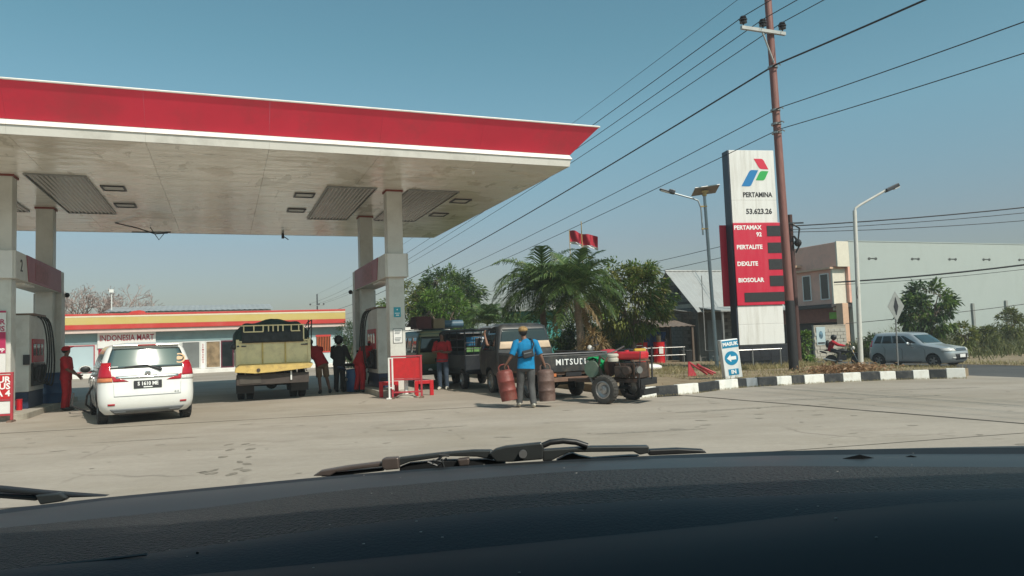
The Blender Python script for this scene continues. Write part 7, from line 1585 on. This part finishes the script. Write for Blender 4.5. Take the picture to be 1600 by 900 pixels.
DASH = {'seal': [(-0.7721, 0.7997, 1.3131), (-0.7621, 0.8397, 1.3131), (-0.7238, 0.8631, 1.3125), (-0.6809, 0.8847, 1.3125), (-0.6338, 0.9045, 1.3131), (-0.5827, 0.9225, 1.3142), (-0.5281, 0.9388, 1.3159), (-0.4703, 0.9532, 1.317), (-0.4098, 0.9659, 1.3184), (-0.3468, 0.9768, 1.3203), (-0.2817, 0.986, 1.3226), (-0.215, 0.9933, 1.3246), (-0.147, 0.9989, 1.3265), (-0.078, 1.0026, 1.3284), (-0.0085, 1.0047, 1.3299), (0.0611, 1.0049, 1.3314), (0.1306, 1.0033, 1.3326), (0.1994, 1.0, 1.3337), (0.2673, 0.9949, 1.3345), (0.3339, 0.988, 1.3356), (0.3988, 0.9793, 1.3365), (0.4615, 0.9688, 1.3371), (0.5219, 0.9566, 1.3377), (0.5794, 0.9426, 1.3384), (0.6337, 0.9268, 1.3395), (0.6845, 0.9092, 1.3409), (0.7314, 0.8898, 1.3427), (0.774, 0.8687, 1.3449), (1.06, 0.8087, 1.3449)], 'r0': [(-0.7605, 0.7872, 1.3084), (-0.7505, 0.8272, 1.3084), (-0.7129, 0.8502, 1.3084), (-0.6707, 0.8715, 1.3092), (-0.6243, 0.891, 1.3106), (-0.574, 0.9088, 1.3126), (-0.5202, 0.9248, 1.3151), (-0.4633, 0.939, 1.3161), (-0.4037, 0.9515, 1.3175), (-0.3416, 0.9623, 1.3193), (-0.2776, 0.9712, 1.3215), (-0.2119, 0.9785, 1.3237), (-0.1449, 0.984, 1.3259), (-0.077, 0.9877, 1.3281), (-0.0085, 0.9897, 1.3295), (0.0601, 0.9899, 1.3308), (0.1284, 0.9883, 1.3313), (0.1962, 0.9851, 1.3318), (0.2631, 0.98, 1.332), (0.3286, 0.9732, 1.3326), (0.3924, 0.9647, 1.3328), (0.4542, 0.9544, 1.3329), (0.5136, 0.9423, 1.3331), (0.5701, 0.9285, 1.3334), (0.6236, 0.9129, 1.3341), (0.6736, 0.8956, 1.3352), (0.7197, 0.8765, 1.3367), (0.7616, 0.8557, 1.3387), (1.06, 0.7957000000000001, 1.3387)], 'r1': [(-0.73, 0.712, 1.3166), (-0.6821, 0.752, 1.3166), (-0.6478, 0.7729, 1.3147), (-0.6095, 0.7923, 1.3135), (-0.5673, 0.81, 1.3127), (-0.5217, 0.8261, 1.3125), (-0.4729, 0.8407, 1.3127), (-0.4213, 0.8536, 1.3134), (-0.3671, 0.865, 1.3146), (-0.3108, 0.8748, 1.3182), (-0.2526, 0.8829, 1.3223), (-0.1929, 0.8895, 1.3254), (-0.1321, 0.8945, 1.3274), (-0.0704, 0.8979, 1.3298), (-0.0082, 0.8997, 1.3325), (0.0541, 0.8999, 1.3348), (0.1163, 0.8985, 1.3355), (0.1778, 0.8955, 1.3357), (0.2385, 0.8909, 1.3356), (0.298, 0.8847, 1.3358), (0.3559, 0.877, 1.3348), (0.4119, 0.8676, 1.3341), (0.4658, 0.8566, 1.3338), (0.5172, 0.8441, 1.3339), (0.5657, 0.8299, 1.3344), (0.611, 0.8142, 1.3352), (0.6529, 0.7968, 1.3365), (0.6909, 0.7779, 1.3383), (1.06, 0.7179, 1.3383)], 'r2': [(-0.73, 0.5448999999999999, 1.3213), (-0.5296, 0.5849, 1.3213), (-0.5031, 0.6012, 1.3197), (-0.4735, 0.6162, 1.3187), (-0.4409, 0.63, 1.3182), (-0.4055, 0.6426, 1.3183), (-0.3677, 0.6539, 1.3188), (-0.3277, 0.6639, 1.3199), (-0.2858, 0.6728, 1.322), (-0.2421, 0.6804, 1.3246), (-0.197, 0.6867, 1.3283), (-0.1508, 0.6919, 1.3312), (-0.1036, 0.6957, 1.3335), (-0.0557, 0.6984, 1.336), (-0.0075, 0.6998, 1.3389), (0.0408, 0.6999, 1.3402), (0.089, 0.6988, 1.3418), (0.1369, 0.6965, 1.3436), (0.184, 0.6929, 1.3442), (0.2302, 0.6881, 1.3449), (0.2752, 0.6821, 1.3459), (0.3187, 0.6748, 1.3466), (0.3606, 0.6663, 1.3474), (0.4005, 0.6565, 1.3484), (0.4382, 0.6455, 1.3498), (0.4734, 0.6333, 1.3516), (0.506, 0.6198, 1.3537), (0.5356, 0.605, 1.3561), (1.06, 0.5449999999999999, 1.3561)], 'r3': [(-0.73, 0.4613, 1.3366), (-0.4537, 0.5013, 1.3366), (-0.431, 0.5153, 1.3339), (-0.4056, 0.5282, 1.3316), (-0.3777, 0.54, 1.3297), (-0.3475, 0.5508, 1.3283), (-0.3152, 0.5605, 1.3273), (-0.281, 0.5691, 1.3267), (-0.2451, 0.5767, 1.3265), (-0.2078, 0.5832, 1.3266), (-0.1693, 0.5886, 1.3272), (-0.1298, 0.593, 1.3282), (-0.0895, 0.5963, 1.3297), (-0.0486, 0.5986, 1.3315), (-0.0074, 0.5998, 1.3336), (0.0339, 0.5999, 1.336), (0.0752, 0.599, 1.3387), (0.1161, 0.597, 1.3417), (0.1565, 0.5939, 1.345), (0.1962, 0.5898, 1.3491), (0.2349, 0.5846, 1.3533), (0.2724, 0.5784, 1.3575), (0.3085, 0.5711, 1.3617), (0.3428, 0.5627, 1.364), (0.3752, 0.5533, 1.3662), (0.4054, 0.5428, 1.3686), (0.4334, 0.5312, 1.3713), (0.4588, 0.5186, 1.3743), (1.06, 0.45859999999999995, 1.3743)], 'r4': [(-0.73, 0.34440000000000004, 1.3506), (-0.3472, 0.3844, 1.3506), (-0.3299, 0.3951, 1.3468), (-0.3105, 0.4049, 1.3433), (-0.2892, 0.414, 1.3402), (-0.2662, 0.4223, 1.3374), (-0.2416, 0.4297, 1.3349), (-0.2155, 0.4363, 1.3328), (-0.1882, 0.4421, 1.331), (-0.1598, 0.4471, 1.3295), (-0.1305, 0.4513, 1.3291), (-0.1004, 0.4546, 1.329), (-0.0697, 0.4572, 1.3292), (-0.0386, 0.4589, 1.3297), (-0.0072, 0.4598, 1.3306), (0.0243, 0.4599, 1.3317), (0.0557, 0.4592, 1.3332), (0.0868, 0.4577, 1.3349), (0.1176, 0.4554, 1.3369), (0.1477, 0.4522, 1.3392), (0.1771, 0.4482, 1.3414), (0.2056, 0.4434, 1.3439), (0.233, 0.4378, 1.3467), (0.2592, 0.4314, 1.3497), (0.2839, 0.4242, 1.3529), (0.3071, 0.4161, 1.3565), (0.3285, 0.4073, 1.3602), (0.3479, 0.3976, 1.3643), (1.06, 0.3376, 1.3643)], 'r5': [(-0.73, 0.2942, 1.2944), (-0.3, 0.3342, 1.2944), (-0.2852, 0.3435, 1.2879), (-0.2687, 0.3521, 1.2817), (-0.2506, 0.36, 1.276), (-0.2309, 0.3672, 1.2707), (-0.2099, 0.3736, 1.2658), (-0.1877, 0.3794, 1.2613), (-0.1644, 0.3844, 1.2573), (-0.1402, 0.3888, 1.2536), (-0.1152, 0.3924, 1.2504), (-0.0895, 0.3953, 1.2477), (-0.0634, 0.3976, 1.2453), (-0.0369, 0.3991, 1.2434), (-0.0102, 0.3999, 1.242), (0.0165, 0.4, 1.241), (0.0432, 0.3993, 1.2405), (0.0697, 0.398, 1.2405), (0.0958, 0.396, 1.2409), (0.1214, 0.3932, 1.2418), (0.1464, 0.3898, 1.2432), (0.1706, 0.3856, 1.245), (0.1938, 0.3807, 1.2474), (0.216, 0.3751, 1.2502), (0.237, 0.3689, 1.2535), (0.2567, 0.3619, 1.2574), (0.2748, 0.3542, 1.2618), (0.2913, 0.3457, 1.2666), (1.06, 0.2857, 1.2666)], 'cowl': [(-0.8877, 0.9291999999999999, 1.2071), (-0.8777, 0.9692, 1.2071), (-0.8339, 0.9962, 1.2099), (-0.7848, 1.0211, 1.2139), (-0.7308, 1.044, 1.219), (-0.6722, 1.0648, 1.2251), (-0.6094, 1.0836, 1.2323), (-0.543, 1.1003, 1.2403), (-0.4733, 1.1149, 1.2486), (-0.4007, 1.1275, 1.2558), (-0.3257, 1.138, 1.2636), (-0.2487, 1.1465, 1.272), (-0.1702, 1.1529, 1.2799), (-0.0905, 1.1573, 1.2872), (-0.0102, 1.1596, 1.295), (0.0703, 1.1599, 1.2985), (0.1505, 1.1581, 1.3022), (0.2301, 1.1542, 1.3058), (0.3085, 1.1483, 1.3084), (0.3853, 1.1403, 1.3092), (0.4602, 1.1303, 1.3104), (0.5327, 1.1182, 1.312), (0.6024, 1.1041, 1.3135), (0.6688, 1.0879, 1.3151), (0.7316, 1.0697, 1.317), (0.7903, 1.0494, 1.3193), (0.8445, 1.027, 1.3221), (0.8937, 1.0026, 1.3252), (1.06, 0.9425999999999999, 1.3252)]}
WIPER = {'blade_left': ([(-0.2871, 1.3173), (-0.2763, 1.3239), (-0.2405, 1.3288), (-0.1896, 1.3331), (-0.188, 1.3269), (-0.2228, 1.3246), (-0.2541, 1.3214), (-0.2631, 1.3164)], 1.03), 'blade_left_rubber': ([(-0.2778, 1.3151), (-0.2598, 1.3198), (-0.188, 1.3243), (-0.1881, 1.3199), (-0.2599, 1.3145)], 1.035), 'bracket_left': ([(-0.1886, 1.3383), (-0.1832, 1.3398), (-0.1655, 1.3401), (-0.1642, 1.3243), (-0.1827, 1.3233), (-0.1888, 1.327)], 1.02), 'arm_left': ([(-0.1672, 1.3376), (-0.1064, 1.3425), (-0.0617, 1.3445), (-0.0367, 1.3436), (-0.0298, 1.3363), (-0.0354, 1.3303), (-0.0575, 1.3355), (-0.0976, 1.3378), (-0.1513, 1.3318), (-0.1657, 1.327)], 1.03), 'spring_cover': ([(-0.1667, 1.3242), (-0.1522, 1.329), (-0.0983, 1.3315), (-0.0445, 1.3305), (-0.0177, 1.326), (-0.0179, 1.3216), (-0.1668, 1.3181)], 1.036), 'clip': ([(-0.0844, 1.3346), (-0.0676, 1.3357), (-0.0679, 1.3262), (-0.0812, 1.3249)], 1.02), 'hub_plate': ([(-0.0398, 1.3416), (-0.0299, 1.3474), (-0.0166, 1.3504), (0.0328, 1.3538), (0.036, 1.3468), (0.0337, 1.3312), (-0.0086, 1.3292), (-0.0305, 1.33)], 1.015), 'arm_right': ([(0.0343, 1.3434), (0.1025, 1.3454), (0.1811, 1.3435), (0.1815, 1.3338), (0.1681, 1.3317), (0.1595, 1.3364), (0.0713, 1.3386), (0.0605, 1.3347), (0.0461, 1.3282), (0.0337, 1.3278)], 1.02), 'arm_right_lower': ([(0.0537, 1.3271), (0.0674, 1.3337), (0.0764, 1.336), (0.0851, 1.3322), (0.1028, 1.328), (0.1564, 1.3297), (0.1698, 1.3292), (0.1562, 1.3253), (0.0536, 1.3245)], 1.03), 'blade_right': ([(0.1826, 1.3366), (0.2237, 1.3369), (0.2592, 1.3339), (0.2634, 1.3294), (0.2233, 1.329), (0.1822, 1.3287)], 1.03), 'left_arm': ([(-0.7304, 1.3335), (-0.68, 1.3276), (-0.6296, 1.3208), (-0.5876, 1.316), (-0.5415, 1.3111), (-0.5876, 1.3111), (-0.6799, 1.321), (-0.7303, 1.326)], 0.97), 'left_blade': ([(-0.734, 1.3177), (-0.6834, 1.3184), (-0.6412, 1.3152), (-0.6328, 1.3116), (-0.6369, 1.3076), (-0.6833, 1.3126), (-0.7339, 1.3102)], 0.975), 'left_bracket': ([(-0.6313, 1.317), (-0.5996, 1.3183), (-0.5896, 1.3122), (-0.5962, 1.3076), (-0.6245, 1.3045)], 0.965)}
CABLE = [(0.0328, 1.02, 1.3487), (0.0453, 1.02, 1.3535), (0.0631, 1.02, 1.3547), (0.0807, 1.02, 1.3523), (0.0963, 1.02, 1.3465)]
TIE = [[(-0.1207, 1.012, 1.3294), (-0.1047, 1.012, 1.3401)], [(-0.1138, 1.012, 1.3257), (-0.0977, 1.012, 1.3381)], [(-0.1241, 1.012, 1.3339), (-0.1103, 1.012, 1.3282)], [(-0.1081, 1.012, 1.3428), (-0.0941, 1.012, 1.3414)], [(-0.117, 1.012, 1.3362), (-0.1014, 1.012, 1.333)], [(-0.1047, 1.012, 1.3375), (-0.1016, 1.012, 1.3253)]]
SEAM = [[(-0.4657, 0.62, 1.3176), (-0.4338, 0.62, 1.3206), (-0.3753, 0.62, 1.3258), (-0.3114, 0.62, 1.3309)], [(-0.2693, 0.62, 1.3315), (-0.2715, 0.62, 1.3196), (-0.2747, 0.62, 1.3093)]]
VENT = [[(0.397, 0.915, 1.3332), (0.4232, 0.915, 1.3343), (0.4545, 0.915, 1.3296)], [(0.4665, 0.915, 1.3308), (0.4863, 0.915, 1.3312), (0.5176, 0.915, 1.3262)]]
# ================================================================== THE VIEWER'S OWN CAR
mk('dash_strip', (.030,.034,.036), .42, var=.06, scale=6); mk('dash_grain', (.019,.021,.022), .46, var=.3, scale=160, bump=1., bscale=260); mk('dash_pad', (.026,.028,.031), .62, spec=.35, var=.08, scale=3, bump=.12, bscale=300); mk('dash_low', (.013,.014,.016), .62, spec=.35, var=.1, scale=3)
mk('wiper_metal', (.055,.06,.06), .38, .5, var=.15, scale=20); mk('wiper_bronze', (.17,.135,.12), .35, .6, var=.25, scale=14); mk('wiper_black', (.014,.015,.016), .45, var=.2, scale=20)
M['vent_black'] = mat('vent_black', (.006,.007,.008), .9, var=0, spec=.05)
own = thing('own_car', 'dark dashboard and windscreen wipers of the car the photo is taken from', 'car', (0, 0, 0))
def rowpts(k): return [Vector(p) for p in DASH[k]]
def band(name, a, b_, m, n=5, bulge=0.):
    q = MB(); A, B = rowpts(a), rowpts(b_); rows = []
    for i in range(n+1):
        t = i/n; rows.append([p.lerp(s, t) + Vector((0, 0, bulge*math.sin(math.pi*t))) for p, s in zip(A, B)])
    q.grid(rows); return q.build(name, m, own, smooth=60, fix=False)
band('windscreen_seal', 'seal', 'r0', M['wiper_black'], 2)
band('dash_strip', 'r0', 'r1', M['dash_strip'], 4, .002); band('dash_grain_panel', 'r1', 'r2', M['dash_grain'], 5, .004); band('dash_pad', 'r2', 'r3', M['dash_pad'], 5, .006); band('dash_lower', 'r3', 'r4', M['dash_low'], 6, .008); band('dash_face', 'r4', 'r5', M['dash_low'], 3)
q = MB(); A, B = rowpts('cowl'), rowpts('seal'); q.grid([[p - Vector((0,-.6,.22)) for p in A], A, [p.lerp(s,.5)-Vector((0,0,.002)) for p, s in zip(A,B)], [s - Vector((0,0,.006)) for s in B]]); q.build('cowl', mat('cowl_black', (.03,.032,.033), .5, var=.1), own, smooth=60, fix=False)
for ln in SEAM:
    q = MB(); q.tube(ln, .0012, 5); q.build('panel_seam', M['trim_grey'] if ln is SEAM[0] else M['black'], own)
for ln in VENT:
    q = MB(); q.tube(ln, [.002,.006,.002], 6); q.build('defroster_vent', M['vent_black'], own)
def wpart(key, name, m, parent, th=.014):
    poly, d = WIPER[key]; q = MB(); q.prism(poly, (0,d,0),(1,0,0),(0,0,1),(0,th,0)); return q.build(name, m, parent, bevel=.0018)
hub = wpart('hub_plate', 'wiper_arm', M['wiper_metal'], own)
for k, nm, m in (('arm_right','arm_cover',M['wiper_metal']),('arm_right_lower','arm_frame',M['wiper_black']),('blade_right','blade_tip',M['wiper_black']),('arm_left','arm_frame',M['wiper_metal']),('spring_cover','blade_frame',M['wiper_black']),('clip','blade_clip',M['wiper_bronze']),('bracket_left','blade_bracket',M['wiper_bronze']),('blade_left','blade_tip',M['wiper_bronze']),('blade_left_rubber','blade_rubber',M['wiper_black'])):
    wpart(k, nm, m, hub)
q = MB(); q.tube(CABLE, .004, 8); q.build('washer_hose', M['wiper_black'], hub, smooth=60)
q = MB(); c = Vector(CABLE[0]); q.cyl((c.x-.026,1.012,c.z-.008),(c.x-.026,1.006,c.z-.008),.0055,n=14); q.build('rivet', M['steel'], hub)
for ln in TIE:
    q = MB(); q.tube(ln, .0016, 5); q.build('wire_tie', M['wiper_black'], hub)
lw = wpart('left_arm', 'wiper_arm', M['wiper_black'], own); wpart('left_blade', 'blade_frame', M['wiper_black'], lw); wpart('left_bracket', 'blade_bracket', M['wiper_metal'], lw)
# body of the car round the viewer: roof, rear, doors, and opaque windows added to keep sun off the dash (all outside the picture)
mk('headlining', (.22,.21,.20), .9, var=.05)
q = MB(); q.bx(-.72,1.05,-2.6,.30,1.86,1.95); q.build('roof', M['headlining'], own)
for x, nm in ((-.74,'left'),(1.07,'right')):
    q = MB(); q.bx(x-.02,x+.02,-2.6,.45,.35,1.20); q.build('door', M['dash_low'], own)
    q = MB(); q.bx(x-.01,x+.01,-2.6,.10,1.203,1.855); q.add([(x,.10,1.203),(x,.80,1.203),(x,.28,1.855),(x,.10,1.855)],[(0,1,2,3)]); q.build('sun_block_window', M['glass_dark'], own)
q = MB(); q.bx(-.72,1.05,-2.66,-2.6,.35,1.95); q.build('rear_wall', M['dash_low'], own)
q = MB(); q.bx(-.72,1.05,-2.6,.9,.30,.36); q.build('floor_pan', M['dash_low'], own)
q = MB(); _d = random.Random(3)
for k in range(38):
    key = _d.choice((('r0','r1'),('r1','r2'),('r2','r3'),('r3','r4'))); i = _d.randrange(2, len(DASH['r0'])-3); t = _d.random(); f = _d.random()
    A_ = Vector(DASH[key[0]][i]).lerp(Vector(DASH[key[0]][i+1]), f); B_ = Vector(DASH[key[1]][i]).lerp(Vector(DASH[key[1]][i+1]), f); p = A_.lerp(B_, t) + Vector((0,0,.0075*math.sin(math.pi*t)+.001)); r_ = _d.uniform(.0003,.0009)
    q.ball(p, r_, 6, 4, (1.6,1,.5))
tag(q.build('dust_specks', mat('dust', (.45,.43,.40), .9, var=0), own), kind='stuff')
# ================================================================== AIR, a thin haze added to lift the shadows
q = MB(); q.bx(-1900, 1900, -1300, 1900, -1.8, 13.9)
hm = bpy.data.materials.new('shadow_lift_haze'); hm.use_nodes = True; nn = hm.node_tree.nodes; nn.remove(nn['Principled BSDF'])
v = nn.new('ShaderNodeVolumePrincipled'); v.inputs['Color'].default_value = (.85,.90,.93,1); v.inputs['Density'].default_value = .0011
hm.node_tree.links.new(v.outputs[0], nn['Material Output'].inputs['Volume'])
tag(q.build('shadow_lift_haze', hm), kind='stuff')
